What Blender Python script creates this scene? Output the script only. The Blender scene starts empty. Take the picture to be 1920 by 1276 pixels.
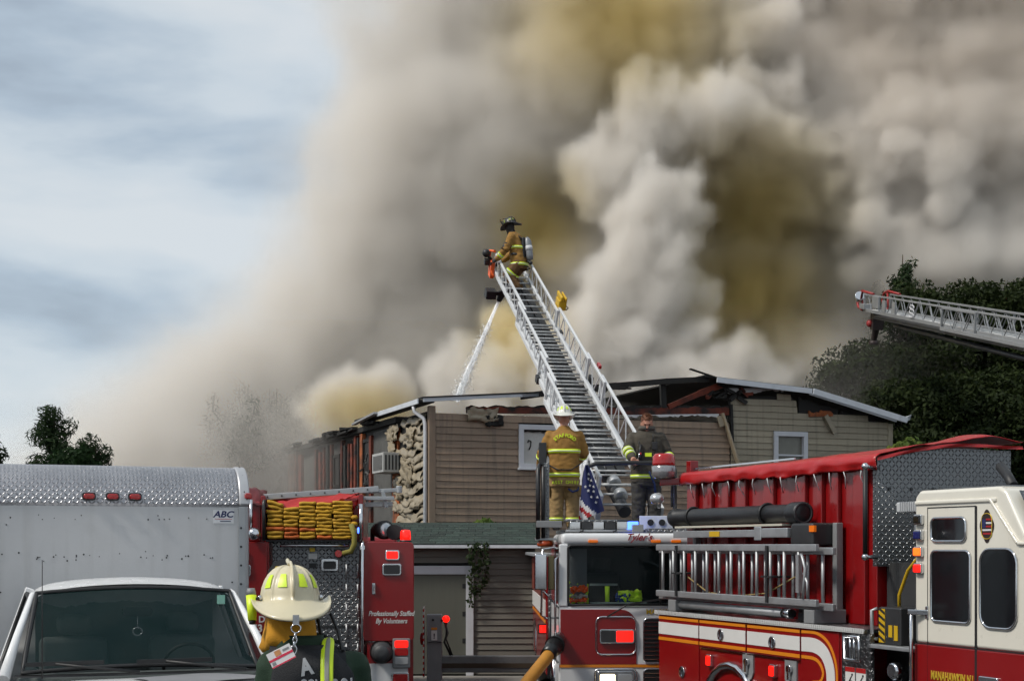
import bpy, bmesh, math, random
import numpy as np
from mathutils import Vector, Matrix, Euler, noise as mnoise
R = math.radians
S = bpy.context.scene
col = S.collection
rnd = random.Random(7)

# ------------------------------------------------------------------ camera
cam = bpy.data.cameras.new('camera'); cam_o = bpy.data.objects.new('camera', cam); col.objects.link(cam_o)
cam_o.location = (0, 0, 2.6); cam_o.rotation_euler = (R(90), 0, 0)
cam.sensor_width = 36; cam.lens = 50.6; cam.shift_y = 0.2; cam.clip_start = .1; cam.clip_end = 3000
S.camera = cam_o
S.view_settings.view_transform = 'Standard'; S.view_settings.look = 'None'
S.view_settings.exposure = 0.08; S.view_settings.gamma = 1
S.cycles.max_bounces = 6; S.cycles.volume_bounces = 4
S.cycles.volume_step_rate = 4; S.cycles.volume_max_steps = 256
S.cycles.use_denoising = True
S.cycles.use_adaptive_sampling = True; S.cycles.adaptive_threshold = .03; S.cycles.adaptive_min_samples = 16
S.cycles.caustics_reflective = False; S.cycles.caustics_refractive = False
S.cycles.sample_clamp_indirect = 6

# ------------------------------------------------------------------ world: daylight behind a broken overcast
def nd(nt, t, **k):
    n = nt.nodes.new(t)
    for a, b in k.items():
        if a.startswith('_'): n.inputs[a[1:].replace('__', ' ')].default_value = b
        else: setattr(n, a, b)
    return n
SUN = Vector((-.60, -.30, .74)).normalized()          # towards the sun: upper left
w = bpy.data.worlds.new('World'); S.world = w; w.use_nodes = True
nt = w.node_tree; nt.nodes.clear(); L = nt.links
sky = nd(nt, 'ShaderNodeTexSky', sky_type='NISHITA', sun_disc=False, sun_elevation=math.asin(SUN.z), sun_rotation=math.atan2(SUN.x, SUN.y))
sc = nd(nt, 'ShaderNodeVectorMath', operation='SCALE'); sc.inputs['Scale'].default_value = .10
L.new(sky.outputs[0], sc.inputs[0])
tc = nd(nt, 'ShaderNodeTexCoord')
mp = nd(nt, 'ShaderNodeMapping'); mp.inputs['Scale'].default_value = (1, 1, 3.0); mp.inputs['Location'].default_value = (7.1, 4.4, .12)
L.new(tc.outputs['Generated'], mp.inputs['Vector'])
n1 = nd(nt, 'ShaderNodeTexNoise', _Scale=3.0, _Detail=6.0, _Roughness=.48, _Distortion=.1)
L.new(mp.outputs[0], n1.inputs['Vector'])
cr = nd(nt, 'ShaderNodeValToRGB'); e = cr.color_ramp.elements
e[0].position = .335; e[0].color = (.27, .32, .385, 1)
e[1].position = .58; e[1].color = (.70, .745, .775, 1)
m_ = e.new(.435); m_.color = (.45, .535, .62, 1)
m_ = e.new(.50); m_.color = (.61, .68, .735, 1)
L.new(n1.outputs['Fac'], cr.inputs[0])
mx = nd(nt, 'ShaderNodeMix', data_type='RGBA'); mx.inputs[0].default_value = .86
L.new(sc.outputs[0], mx.inputs[6]); L.new(cr.outputs[0], mx.inputs[7])
bg = nd(nt, 'ShaderNodeBackground'); L.new(mx.outputs[2], bg.inputs['Color']); bg.inputs['Strength'].default_value = 1.0
wo = nd(nt, 'ShaderNodeOutputWorld'); L.new(bg.outputs[0], wo.inputs[0])
sun = bpy.data.lights.new('sun', 'SUN'); sun_o = bpy.data.objects.new('sun', sun); col.objects.link(sun_o)
sun.energy = 2.9; sun.angle = R(10); sun.color = (1, .95, .87)
sun_o.rotation_euler = (-SUN).to_track_quat('-Z', 'Y').to_euler()

# ------------------------------------------------------------------ helpers
def P(px, py, y):                      # the point at distance y that the photograph shows at pixel (px, py)
    return Vector(((px-960)/2700*y, y, 2.6+(1022-py)/2700*y))

class X:                               # arithmetic on shader sockets
    nt = None
    def __init__(s, o): s.o = o
    @staticmethod
    def op(o, *a, clamp=False):
        n = X.nt.nodes.new('ShaderNodeMath'); n.operation = o; n.use_clamp = clamp
        for i, v in enumerate(a):
            if isinstance(v, X): X.nt.links.new(v.o, n.inputs[i])
            else: n.inputs[i].default_value = v
        return X(n.outputs[0])
    def __add__(s, b): return X.op('ADD', s, b)
    def __sub__(s, b): return X.op('SUBTRACT', s, b)
    def __rsub__(s, b): return X.op('SUBTRACT', b, s)
    def __mul__(s, b): return X.op('MULTIPLY', s, b)
    __radd__ = __add__; __rmul__ = __mul__
    def __truediv__(s, b): return X.op('DIVIDE', s, b)

MATS = {}
def mat(name, c, rough=.55, metal=0., var=.12, scale=3., bump=0., bscale=60., rv=0., coat=0., emit=0., dirt=0., dcol=(.05, .045, .04), dscale=1.3,
        plate=0., trans=0., spec=.5, stretch=(1, 1, 1), alpha=1., streak=0., ecol=None):
    if name in MATS: return MATS[name]
    m = bpy.data.materials.new(name); m.use_nodes = True; t = m.node_tree; l = t.links
    b = t.nodes['Principled BSDF']; X.nt = t
    b.inputs['Roughness'].default_value = rough; b.inputs['Metallic'].default_value = metal
    b.inputs['Specular IOR Level'].default_value = spec
    if coat: b.inputs['Coat Weight'].default_value = coat; b.inputs['Coat Roughness'].default_value = .06
    if trans: b.inputs['Transmission Weight'].default_value = trans
    if alpha < 1: b.inputs['Alpha'].default_value = alpha
    tc = t.nodes.new('ShaderNodeTexCoord'); mp = t.nodes.new('ShaderNodeMapping'); mp.inputs['Scale'].default_value = stretch
    l.new(tc.outputs['Object'], mp.inputs[0])
    oi = t.nodes.new('ShaderNodeObjectInfo')
    ad = nd(t, 'ShaderNodeVectorMath', operation='ADD'); l.new(mp.outputs[0], ad.inputs[0])
    off = nd(t, 'ShaderNodeVectorMath', operation='SCALE'); off.inputs[0].default_value = (7, 13, 5); l.new(oi.outputs['Random'], off.inputs['Scale'])
    l.new(off.outputs[0], ad.inputs[1]); vec = ad.outputs[0] if rv else mp.outputs[0]
    n = nd(t, 'ShaderNodeTexNoise', _Scale=scale, _Detail=5.0, _Roughness=.6); l.new(vec, n.inputs['Vector'])
    f = (X(n.outputs['Fac'])-.5)*(2.2*var)+1.0
    if rv: f = f+(X(oi.outputs['Random'])-.5)*(2*rv)
    cv = nd(t, 'ShaderNodeVectorMath', operation='SCALE'); cv.inputs[0].default_value = c[:3]; l.new(f.o, cv.inputs['Scale'])
    out = cv.outputs[0]
    if dirt:
        n2 = nd(t, 'ShaderNodeTexNoise', _Scale=dscale, _Detail=8.0, _Roughness=.7); l.new(vec, n2.inputs['Vector'])
        g = X.op('MULTIPLY', (X(n2.outputs['Fac'])-(.62-.22*dirt))*5, dirt, clamp=True)
        dm = nd(t, 'ShaderNodeMix', data_type='RGBA'); l.new(g.o, dm.inputs[0]); l.new(out, dm.inputs[6]); dm.inputs[7].default_value = (*dcol, 1); out = dm.outputs[2]
    if streak:
        mq = t.nodes.new('ShaderNodeMapping'); mq.inputs['Scale'].default_value = (9, 9, .5); l.new(tc.outputs['Object'], mq.inputs[0])
        n3 = nd(t, 'ShaderNodeTexNoise', _Scale=1.0, _Detail=4.0); l.new(mq.outputs[0], n3.inputs['Vector'])
        g = X.op('MULTIPLY', (X(n3.outputs['Fac'])-.5)*4, streak, clamp=True)
        dm = nd(t, 'ShaderNodeMix', data_type='RGBA'); l.new(g.o, dm.inputs[0]); l.new(out, dm.inputs[6]); dm.inputs[7].default_value = (*dcol, 1); out = dm.outputs[2]
    l.new(out, b.inputs['Base Color'])
    rr = X(n.outputs['Fac'])*.25+(rough-.12); l.new(X.op('MAXIMUM', rr, .03).o, b.inputs['Roughness'])
    h = None
    if plate:                          # raised lozenges of tread plate, laid out in metres
        sp = nd(t, 'ShaderNodeSeparateXYZ'); l.new(tc.outputs['Object'], sp.inputs[0])
        # the two larger extents of the face: use x (or y) across and z (or y) up, chosen by the normal
        ge = t.nodes.new('ShaderNodeTexCoord'); sn = nd(t, 'ShaderNodeSeparateXYZ'); l.new(ge.outputs['Normal'], sn.inputs[0])
        ax = X.op('GREATER_THAN', X.op('ABSOLUTE', X(sn.outputs[0])), .7); az = X.op('GREATER_THAN', X.op('ABSOLUTE', X(sn.outputs[2])), .7)
        px, py, pz = (X(sp.outputs[i]) for i in range(3))
        u = px*(1-ax)+py*ax; v = pz*(1-az)+py*az
        k = 1/plate
        u = u*k; v = v*k
        iu = X.op('FLOOR', u); iv = X.op('FLOOR', v)
        par = X.op('FLOORED_MODULO', iu+iv, 2.0)*2-1
        fu = u-iu-.5; fv = v-iv-.5
        a = (fu+fv*par)*.707; c2 = (fv-fu*par)*.707
        q = X.op('SUBTRACT', 1.0, (a/.56)*(a/.56)+(c2/.17)*(c2/.17), clamp=True)
        h = q
        f2 = f*(.62+q*.75) if False else None
        rgh = X.op('MAXIMUM', rr-q*.1, .05); l.new(rgh.o, b.inputs['Roughness'])
    if bump:
        n4 = nd(t, 'ShaderNodeTexNoise', _Scale=bscale, _Detail=4.0); l.new(vec, n4.inputs['Vector'])
        hb = X(n4.outputs['Fac'])*bump; h = hb if h is None else h+hb
    if h is not None:
        bp = nd(t, 'ShaderNodeBump'); bp.inputs['Strength'].default_value = 1.0 if plate else .6
        bp.inputs['Distance'].default_value = .012 if plate else .02
        l.new(h.o, bp.inputs['Height']); l.new(bp.outputs[0], b.inputs['Normal'])
    if emit:
        b.inputs['Emission Color'].default_value = (*(ecol or c)[:3], 1); b.inputs['Emission Strength'].default_value = emit
    MATS[name] = m
    return m

class MB:                              # a mesh builder: many shapes, one mesh object
    def __init__(s): s.v = []; s.f = []; s.sm = []; s.mi = []; s.cur = 0; s.M = None
    def add(s, vs, fs, smooth=False):
        o = len(s.v)
        if s.M is not None: vs = [s.M @ Vector(p) for p in vs]
        s.v += [tuple(p) for p in vs]; s.f += [tuple(i+o for i in f) for f in fs]
        s.sm += [smooth]*len(fs); s.mi += [s.cur]*len(fs)
        return s
    def bx(s, x0, x1, y0, y1, z0, z1):
        v = [(x, y, z) for z in (z0, z1) for y in (y0, y1) for x in (x0, x1)]
        return s.add(v, [(0, 2, 3, 1), (4, 5, 7, 6), (0, 1, 5, 4), (2, 6, 7, 3), (0, 4, 6, 2), (1, 3, 7, 5)])
    def bar(s, p, q, w, h, up=(0, 0, 1)):      # a square bar from p to q, w across and h along up
        p = Vector(p); q = Vector(q); d = (q-p).normalized(); a = d.cross(Vector(up))
        if a.length < 1e-4: a = d.cross(Vector((0, 1, 0)))
        a.normalize(); b = a.cross(d).normalized(); a = a*(w/2); b = b*(h/2)
        v = [p-a-b, p+a-b, p+a+b, p-a+b, q-a-b, q+a-b, q+a+b, q-a+b]
        return s.add(v, [(0, 3, 2, 1), (4, 5, 6, 7), (0, 1, 5, 4), (1, 2, 6, 5), (2, 3, 7, 6), (3, 0, 4, 7)])
    def tube(s, pts, r, n=8, cap=True, closed=False, sx=1.):
        pts = [Vector(p) for p in pts]; N = len(pts); rs = r if isinstance(r, (list, tuple)) else [r]*N
        rings = []; prev = None
        for i, p in enumerate(pts):
            if closed: d = pts[(i+1) % N]-pts[i-1]
            else: d = pts[min(i+1, N-1)]-pts[max(i-1, 0)]
            d = d.normalized() if d.length else Vector((0, 0, 1))
            if prev is None:
                a = d.cross(Vector((0, 0, 1)));
                if a.length < .05: a = d.cross(Vector((0, 1, 0)))
            else: a = prev-d*prev.dot(d)
            a.normalize(); prev = a; b = d.cross(a)
            rings.append([p+(a*math.cos(t)*sx+b*math.sin(t))*rs[i] for t in (2*math.pi*k/n for k in range(n))])
        return s.loft(rings, cap, closed)
    def loft(s, rings, cap=True, closed=False, smooth=True):
        n = len(rings[0]); N = len(rings); v = [p for r in rings for p in r]; f = []
        for i in range(N if closed else N-1):
            j = (i+1) % N
            for k in range(n): f.append((i*n+k, i*n+(k+1) % n, j*n+(k+1) % n, j*n+k))
        s.add(v, f, smooth)
        if cap and not closed:
            o = len(s.v)-len(v); s.f += [tuple(o+k for k in reversed(range(n))), tuple(o+(N-1)*n+k for k in range(n))]; s.sm += [False]*2; s.mi += [s.cur]*2
        return s
    def cyl(s, p, q, r, r2=None, n=12): return s.tube([p, q], [r, r if r2 is None else r2], n)
    def lathe(s, prof, n=20, M=None):          # profile of (radius, z) about z, placed by M
        M = M or Matrix(); rings = [[M @ Vector((r*math.cos(2*math.pi*k/n), r*math.sin(2*math.pi*k/n), z)) for k in range(n)] for r, z in prof]
        return s.loft(rings)
    def prism(s, poly, a, b, ax='y'):          # a polygon in the plane across ax, pushed from a to b along ax
        n = len(poly)
        def pt(u, v, t): return {'y': (u, t, v), 'x': (t, u, v), 'z': (u, v, t)}[ax]
        v = [pt(u, w_, a) for u, w_ in poly]+[pt(u, w_, b) for u, w_ in poly]
        f = [tuple(range(n)), tuple(reversed(range(n, 2*n)))]+[(k, n+k, n+(k+1) % n, (k+1) % n) for k in range(n)]
        return s.add(v, f)
    def sph(s, c, r, n=12, m=8, sc=(1, 1, 1)):
        c = Vector(c); rings = []
        for i in range(1, m):
            a = math.pi*i/m
            rings.append([c+Vector((math.sin(a)*math.cos(2*math.pi*k/n)*r*sc[0], math.sin(a)*math.sin(2*math.pi*k/n)*r*sc[1], -math.cos(a)*r*sc[2])) for k in range(n)])
        return s.loft(rings)
    def build(s, name, m, parent=None, bevel=0., seg=2, fix=True):
        me = bpy.data.meshes.new(name); me.from_pydata([tuple(p) for p in s.v], [], s.f)
        ms = m if isinstance(m, (list, tuple)) else [m]
        for q in ms: me.materials.append(q)
        me.polygons.foreach_set('use_smooth', s.sm); me.polygons.foreach_set('material_index', s.mi)
        if fix:
            bm = bmesh.new(); bm.from_mesh(me); bmesh.ops.recalc_face_normals(bm, faces=bm.faces); bm.to_mesh(me); bm.free()
        me.update()
        o = bpy.data.objects.new(name, me); col.objects.link(o)
        if parent: o.parent = parent
        if bevel:
            md = o.modifiers.new('bevel', 'BEVEL'); md.width = bevel; md.segments = seg; md.limit_method = 'ANGLE'; md.angle_limit = R(40)
            for p in me.polygons: p.use_smooth = True
            wn = o.modifiers.new('wn', 'WEIGHTED_NORMAL'); wn.keep_sharp = True
        return o

def box(name, m, parent, *d, bevel=0.): return MB().bx(*d).build(name, m, parent, bevel)
def tag(o, label=None, cat=None, group=None, kind=None):
    if label: o['label'] = label
    if cat: o['category'] = cat
    if group: o['group'] = group
    if kind: o['kind'] = kind
    return o
def thing(name, loc, rz, label, cat, group=None, rx=0, ry=0):
    o = bpy.data.objects.new(name, None); col.objects.link(o); o.empty_display_size = .2
    o.location = loc; o.rotation_euler = (rx, ry, rz)
    return tag(o, label, cat, group)
def copy(o, parent, loc=None, rot=None, scale=None):
    c = o.copy(); col.objects.link(c); c.parent = parent
    if loc is not None: c.location = loc
    if rot is not None: c.rotation_euler = rot
    if scale is not None: c.scale = scale
    return c
def text(name, s, m, parent, M, size, shear=0., ext=.002, align='CENTER', width=1., bold=0.):
    cu = bpy.data.curves.new(name, 'FONT'); cu.body = s; cu.size = size; cu.shear = shear; cu.extrude = ext; cu.align_x = align; cu.align_y = 'CENTER'; cu.offset = bold; cu.resolution_u = 4
    t = bpy.data.objects.new(name+'_c', cu); col.objects.link(t)
    me = bpy.data.meshes.new_from_object(t.evaluated_get(bpy.context.evaluated_depsgraph_get()))
    bpy.data.objects.remove(t); bpy.data.curves.remove(cu)
    me.transform(M @ Matrix.Diagonal((width, 1, 1, 1))); me.materials.clear(); me.materials.append(m)
    o = bpy.data.objects.new(name, me); col.objects.link(o); o.parent = parent
    return o
# text lies in its own xy plane; these stand it up
FRONT = Matrix.Rotation(R(90), 4, 'X')                     # readable looking along +y
LEFT = Matrix.Rotation(R(-90), 4, 'Z') @ FRONT             # readable looking along +x
BACK = Matrix.Rotation(R(180), 4, 'Z') @ FRONT             # readable looking along -y
def T(x, y, z): return Matrix.Translation((x, y, z))

# shared materials
WHITE = mat('white_paint', (.62, .63, .64), .35, var=.06, coat=.3, dirt=.25, dcol=(.25, .24, .22))
RED = mat('red_paint', (.21, .003, .004), .32, var=.10, coat=.45, dirt=.12, dcol=(.10, .01, .01))
CREAM = mat('cream_paint', (.66, .63, .55), .30, var=.05, coat=.6, dirt=.12, dcol=(.35, .32, .26))
CHROME = mat('chrome', (.62, .63, .65), .14, 1., var=.1, dirt=.2, dcol=(.2, .19, .18))
ALU = mat('aluminium', (.40, .41, .42), .5, .75, var=.15, scale=9, dirt=.35, dcol=(.2, .2, .2))
PLATE = mat('tread_plate', (.20, .205, .21), .36, 1., var=.25, plate=.045, dirt=.3, dcol=(.16, .15, .14))
BLACK = mat('black_rubber', (.012, .012, .013), .5, var=.3)
DARK = mat('dark_steel', (.035, .036, .038), .45, .3, var=.3)
GLASS = mat('dark_glass', (.008, .010, .012), .06, 0, var=.3, spec=.6)
REDLENS = mat('red_lens', (.35, .008, .008), .15, var=.2, coat=.5)
REDLIT = mat('red_lamp_lit', (.5, .006, .004), .3, emit=1.3, ecol=(1, .012, .006))
AMBER = mat('amber_lens', (.65, .14, .01), .2, var=.2, emit=.25)
BLUELIT = mat('blue_lamp_lit', (.05, .12, .8), .3, emit=4.0, ecol=(.06, .16, 1))
CLEAR = mat('lamp_glass', (.55, .56, .57), .12, .6, var=.2)
WARM = mat('headlamp_lit', (.9, .8, .5), .3, emit=7.0, ecol=(1, .78, .42))
ORANGE = mat('orange_stripe', (.62, .20, .01), .4, var=.08)
SILVERY = mat('white_reflective_stripe', (.60, .59, .57), .5, var=.08, dirt=.15, dcol=(.3, .29, .27))
GOLD = mat('gold_leaf', (.62, .42, .04), .35, .3, var=.2)
GREY = mat('grey_paint', (.20, .205, .21), .45, var=.15, dirt=.3)
YELLOW = mat('yellow_plastic', (.52, .32, .01), .45, var=.15, dirt=.2)
LIME = mat('lime_reflective', (.58, .80, .02), .4, var=.1, emit=.10)
SILVERTAPE = mat('silver_tape', (.6, .6, .58), .4, var=.1)
# ------------------------------------------------------------------ ground: a lot that falls away from the photographer
ASPH = mat('asphalt', (.045, .045, .047), .85, var=.35, scale=1.2, bump=.5, bscale=90, dirt=.4, dcol=(.09, .085, .08))
g = MB(); ys = [-60, 4, 6.4, 6.9, 7.5, 8.1, 8.6, 12, 30, 80, 600, 1500]; zs = [.76, .76, .745, .64, .36, .08, 0, 0, 0, 0, 0, 0]; xs_ = [-1500, -200, -40, -10, 0, 10, 40, 200, 1500]
g.add([(x, y, z) for y, z in zip(ys, zs) for x in xs_], [(j*9+i, j*9+i+1, (j+1)*9+i+1, (j+1)*9+i) for j in range(11) for i in range(8)])
tag(g.build('ground', ASPH), kind='structure')
CONC = mat('concrete', (.24, .23, .21), .85, var=.2, bump=.4, bscale=50, dirt=.5, dcol=(.1, .1, .08))
tag(MB().bx(-4.2, 1.2, 26.9, 28.45, -.05, .03).build('apron', CONC, bevel=.01), kind='structure')

# ------------------------------------------------------------------ burning two-storey house
SID_A = mat('siding_brown', (.262, .188, .130), .6, var=.18, scale=2.0, rv=.13, bump=.12, bscale=25, streak=.5, dirt=.45, dcol=(.07, .055, .045), stretch=(.4, 1, 1))
SID_B = mat('siding_beige', (.315, .272, .195), .6, var=.18, scale=2.0, rv=.13, bump=.12, bscale=25, streak=.5, dirt=.35, dcol=(.09, .08, .06), stretch=(.4, 1, 1))
SID_M = mat('siding_melted', (.30, .25, .175), .34, var=.25, scale=4, rv=.10, dirt=.35, dcol=(.06, .05, .04))
CHAR = mat('charred_wood', (.012, .011, .010), .8, var=.5, bump=1., bscale=30, rv=.2)
BURNT = mat('scorched_wood', (.20, .036, .015), .8, var=.5, scale=5, rv=.3, bump=.6, bscale=30, dirt=.95, dcol=(.012, .010, .009), dscale=2.5)
ORNG = mat('exposed_orange_board', (.34, .09, .022), .75, var=.35, scale=4, rv=.25, dirt=.85, dcol=(.03, .02, .015), dscale=3, bump=.5)
PLAST = mat('smoked_plaster', (.10, .098, .092), .85, var=.45, scale=2.2, rv=.2, dirt=.5, dcol=(.02, .02, .02), dscale=3.2, bump=.6, bscale=18)
WTRIM = mat('white_trim', (.56, .57, .60), .5, var=.1, dirt=.3, dcol=(.12, .11, .10))
WHITEMETAL = mat('white_metal_fascia', (.55, .58, .62), .35, var=.12, dirt=.35, dcol=(.08, .08, .08), dscale=2.)
INSUL = mat('white_insulation', (.6, .6, .6), .9, var=.2, bump=1., bscale=20, dirt=.4)
house = thing('burning_house', (-1.88, 33.0, 0), math.atan2(.353, .935), 'burning two-storey house with tan siding and a burnt-open roof', 'house')
WX, WD, EZ = 12.6, 21.0, 5.84
def wall_poly(rects, y0, y1, name, m, parent):
    b = MB()
    for r in rects: b.bx(r[0], r[1], y0, y1, r[2], r[3])
    return b.build(name, m, parent)
WIN = [(2.17, 3.31, 4.40, 5.44), (9.03, 10.01, 4.42, 5.47)]
fw = wall_poly([(0.02, 2.3, 0, 5.64), (2.3, 3.2, 0, 4.5), (2.3, 3.2, 5.3, 5.64), (3.2, 9.14, 0, 5.66), (9.14, 9.92, 0, 4.5), (9.14, 9.92, 5.36, 5.75), (9.92, 12.5, 0, 5.75)], .03, .16, 'front_wall', CHAR, house)
prof = [(-.024, 0), (-.018, .012), (0., .152), (.012, .152), (.012, 0)]
def board(x0, x1, z, m, parent, h=1.0):
    L_ = x1-x0; nseg = max(1, int(L_/.6)); ph = rnd.uniform(0, 9)
    rings = []
    for i in range(nseg+1):
        x = x0+L_*i/nseg; wv = .004*math.sin(x*1.7+ph)+.003*math.sin(x*4.1+ph*2)
        rings.append([(x, y+wv*.7, z+v*h+wv) for y, v in prof])
    return MB().loft(rings, smooth=False).build('siding_board', m, parent)
def cut(x0, x1, z, wins):
    seg = [(x0, x1)]
    for (a, b_, c, d) in wins:
        if z+.155 > c+.03 and z < d-.03:
            seg = [s_ for (p, q) in seg for s_ in ((p, min(q, a)), (max(p, b_), q)) if s_[1]-s_[0] > .05]
    return seg
top_b = [(7.82, 6.33), (9.5, 6.42), (9.68, 6.36), (9.75, 5.98), (11.0, 5.98), (11.1, 6.10), (12.45, 5.80)]
for i in range(41):
    z = .06+.155*i
    if z+.155 < 5.68:
        for a, b_ in cut(.13, 7.78, z, WIN): board(a, b_, z, SID_A, fw)
        for a, b_ in cut(7.82, 12.44, z, WIN): board(a, b_, z, SID_B, fw)
    else:
        zt = z+.14; a = None
        xs2 = [7.82+.02*k for k in range(232)]
        ok = [x for x in xs2 if np.interp(x, [p[0] for p in top_b], [p[1] for p in top_b]) > zt]
        runs = []
        for x in ok:
            if runs and x-runs[-1][1] < .05: runs[-1][1] = x
            else: runs.append([x, x])
        for a, b_ in runs:
            if b_-a > .15: board(a, b_, z, SID_B, fw)
MB().prism([(7.82, 5.74), (7.82, 6.3), (9.5, 6.38), (9.66, 6.3), (9.74, 5.92), (11., 5.92), (11.1, 6.04), (12.45, 5.76), (12.45, 5.74)], .03, .14).build('gable_wall', CHAR, fw)
box('corner_board', SID_A, house, -.03, .125, -.032, .12, 0, 5.80, bevel=.006)
box('corner_board', SID_B, house, 12.44, 12.58, -.034, .12, 0, 5.76, bevel=.006)
# charred top plate with a ragged upper edge
def ragged(x0, x1, zl, zr, hl, hr, jag, n, y0, y1, name, m, parent, down=False):
    up = []; lo = []
    for i in range(n+1):
        u = i/n; x = x0+(x1-x0)*u; z = zl+(zr-zl)*u; h = hl+(hr-hl)*u; j = rnd.uniform(-jag, jag)
        up.append((x, z+h+(0 if down else j))); lo.append((x, z+(j if down else 0)))
    return MB().prism(up+lo[::-1], y0, y1).build(name, m, parent)
ragged(.9, 7.76, 5.665, 5.83, .13, .19, .025, 60, -.03, .10, 'burnt_top_plate', BURNT, house)
ragged(.9, 7.76, 5.78, 6.0, .04, .05, .03, 70, -.02, .12, 'charred_edge', CHAR, house)
ragged(4.9, 7.45, 5.70, 5.80, .04, .05, .035, 34, -.075, -.034, 'torn_insulation', INSUL, house, True)
# window 1 and 2
def window(x0, x1, z0, z1, pm, bar, fwid=.12):
    w_ = MB().bx(x0, x1, -.06, .1, z1-fwid, z1).bx(x0, x1, -.075, .1, z0, z0+fwid).bx(x0, x0+fwid, -.06, .1, z0+fwid, z1-fwid).bx(x1-fwid, x1, -.06, .1, z0+fwid, z1-fwid).build('window', WTRIM, fw, .006)
    box('pane', pm, w_, x0+fwid, x1-fwid, .05, .07, z0+fwid, z1-fwid)
    if bar: box('sash_bar', WTRIM, w_, x0+fwid, x1-fwid, -.03, .055, (z0+z1)/2-.09, (z0+z1)/2-.05)
    box('sill', WTRIM, w_, x0-.03, x1+.03, -.10, -.02, z0-.03, z0+.02, bevel=.005)
    return w_
PANE1 = mat('smoked_pane_pale', (.50, .49, .46), .25, var=.25, scale=2, dirt=.3, dcol=(.12, .11, .1), dscale=2)
PANE2 = mat('smoked_pane_dim', (.17, .165, .135), .2, var=.3, scale=3)
w1 = window(*WIN[0], PANE1, False); window(*WIN[1], PANE2, True)
MB().tube([(2.42, .03, 5.02), (2.44, .03, 5.08), (2.50, .03, 5.05), (2.49, .03, 4.95), (2.45, .03, 4.85)], .014, 6).build('burnt_latch', CHAR, w1)
ragged(2.3, 3.2, 5.27, 5.27, .05, .05, .025, 14, .0, .045, 'burnt_blind', CHAR, w1, True)
# rake boards and roof
ra = MB()
pl = [(-.2, 5.90), (.9, 5.99), (2.2, 6.08), (2.75, 6.17), (4.62, 6.43), (5.9, 6.58), (7.1, 6.68)]
for (a, b_) in zip(pl[2:], pl[3:]):
    ra.bar((a[0], -.12, a[1]), (b_[0], -.12, b_[1]), .16, rnd.uniform(.11, .15))
ra.build('burnt_rake_beam', CHAR, house)
for k in range(16):
    x = rnd.uniform(2.0, 4.6); z = np.interp(x, [p[0] for p in pl], [p[1] for p in pl])
    MB().bar((x, -.16, z-.03), (x+rnd.uniform(.25, .6), -.18, z+rnd.uniform(-.06, .08)), .10, rnd.uniform(.03, .07)).build('charred_shingle', CHAR, house)
MB().bar((-.22, -.18, 5.91), (.9, -.18, 6.0), .04, .09).bar((.9, -.18, 6.0), (2.6, -.18, 6.13), .04, .07).build('rake_fascia', WHITEMETAL, house)
MB().bar((-.25, -.05, 5.965), (2.75, -.05, 6.20), .34, .03).build('rake_shingles', CHAR, house)
# the intact right slope: deck, white fascia in two lengths, soffit
rs = MB().add([(6.9, -.3, 6.76), (10.1, -.3, 6.55), (12.78, -.3, 5.90), (12.78, 9, 5.90), (10.1, 9, 6.55), (6.9, 6, 6.76),
               (6.9, -.3, 6.72), (10.1, -.3, 6.51), (12.78, -.3, 5.86), (12.78, 9, 5.86), (10.1, 9, 6.51), (6.9, 6, 6.72)],
              [(0, 1, 4, 5), (1, 2, 3, 4), (6, 11, 10, 7), (7, 10, 9, 8), (0, 6, 7, 1), (1, 7, 8, 2), (2, 8, 9, 3), (3, 9, 10, 4), (4, 10, 11, 5), (5, 11, 6, 0)])
roof = rs.build('roof', CHAR, house)
MB().bar((7.25, -.33, 6.655), (9.95, -.33, 6.475), .04, .13).build('rake_fascia', WHITEMETAL, roof, .004)
MB().bar((9.98, -.345, 6.475), (12.8, -.345, 5.83), .04, .15).build('rake_fascia', WHITEMETAL, roof, .004)
MB().bar((9.9, -.30, 6.42), (12.5, -.30, 5.81), .04, .06).build('rake_trim', WHITEMETAL, roof)
MB().add([(12.8, -.34, 5.92), (13.0, -.25, 5.99), (12.95, .2, 5.93), (12.78, -.34, 5.80), (12.98, -.2, 5.86)], [(0, 1, 4, 3), (0, 1, 2)]).build('bent_gutter_end', WHITEMETAL, roof, fix=False)
MB().bar((6.55, -.25, 6.90), (7.3, -.28, 6.70), .10, .03).build('lifted_shingle', CHAR, roof)
MB().bar((5.93, .0, 6.60), (5.96, .0, 5.95), .10, .13).build('king_post', CHAR, house)
MB().bar((6.08, .0, 5.98), (6.95, .0, 6.34), .10, .13).bar((6.95, .0, 6.34), (7.55, .0, 6.58), .10, .15).build('roof_brace', BURNT, house)
for k in range(16):
    x = rnd.uniform(7.15, 8.2); z = rnd.uniform(6.25, 6.55)
    MB().bar((x, -.05, z), (x+rnd.uniform(-.3, .3), -.12, z+rnd.uniform(-.16, .10)), .09, rnd.uniform(.03, .10)).build('charred_debris', [CHAR, BURNT][k % 5 == 0], house)
ragged(7.75, 9.3, 6.40, 6.50, .10, .06, .05, 24, -.04, .06, 'torn_wrap', INSUL, house, True)
ragged(9.78, 10.95, 5.93, 5.93, .42, .12, .04, 16, .02, .08, 'burnt_gable_hole', CHAR, house)
ragged(10.05, 10.75, 5.86, 5.90, .14, .12, .05, 12, -.05, .01, 'exposed_board', ORNG, house)
MB().bar((10.5, -.10, 5.90), (10.78, -.10, 5.46), .06, .12).build('hanging_siding', SID_M, house)
MB().bar((7.52, -.10, 5.86), (7.97, -.12, 4.60), .16, .05).bar((7.47, -.09, 5.80), (7.56, -.09, 5.55), .05, .2).build('fallen_corner_trim', SID_M, house, .01)
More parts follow.
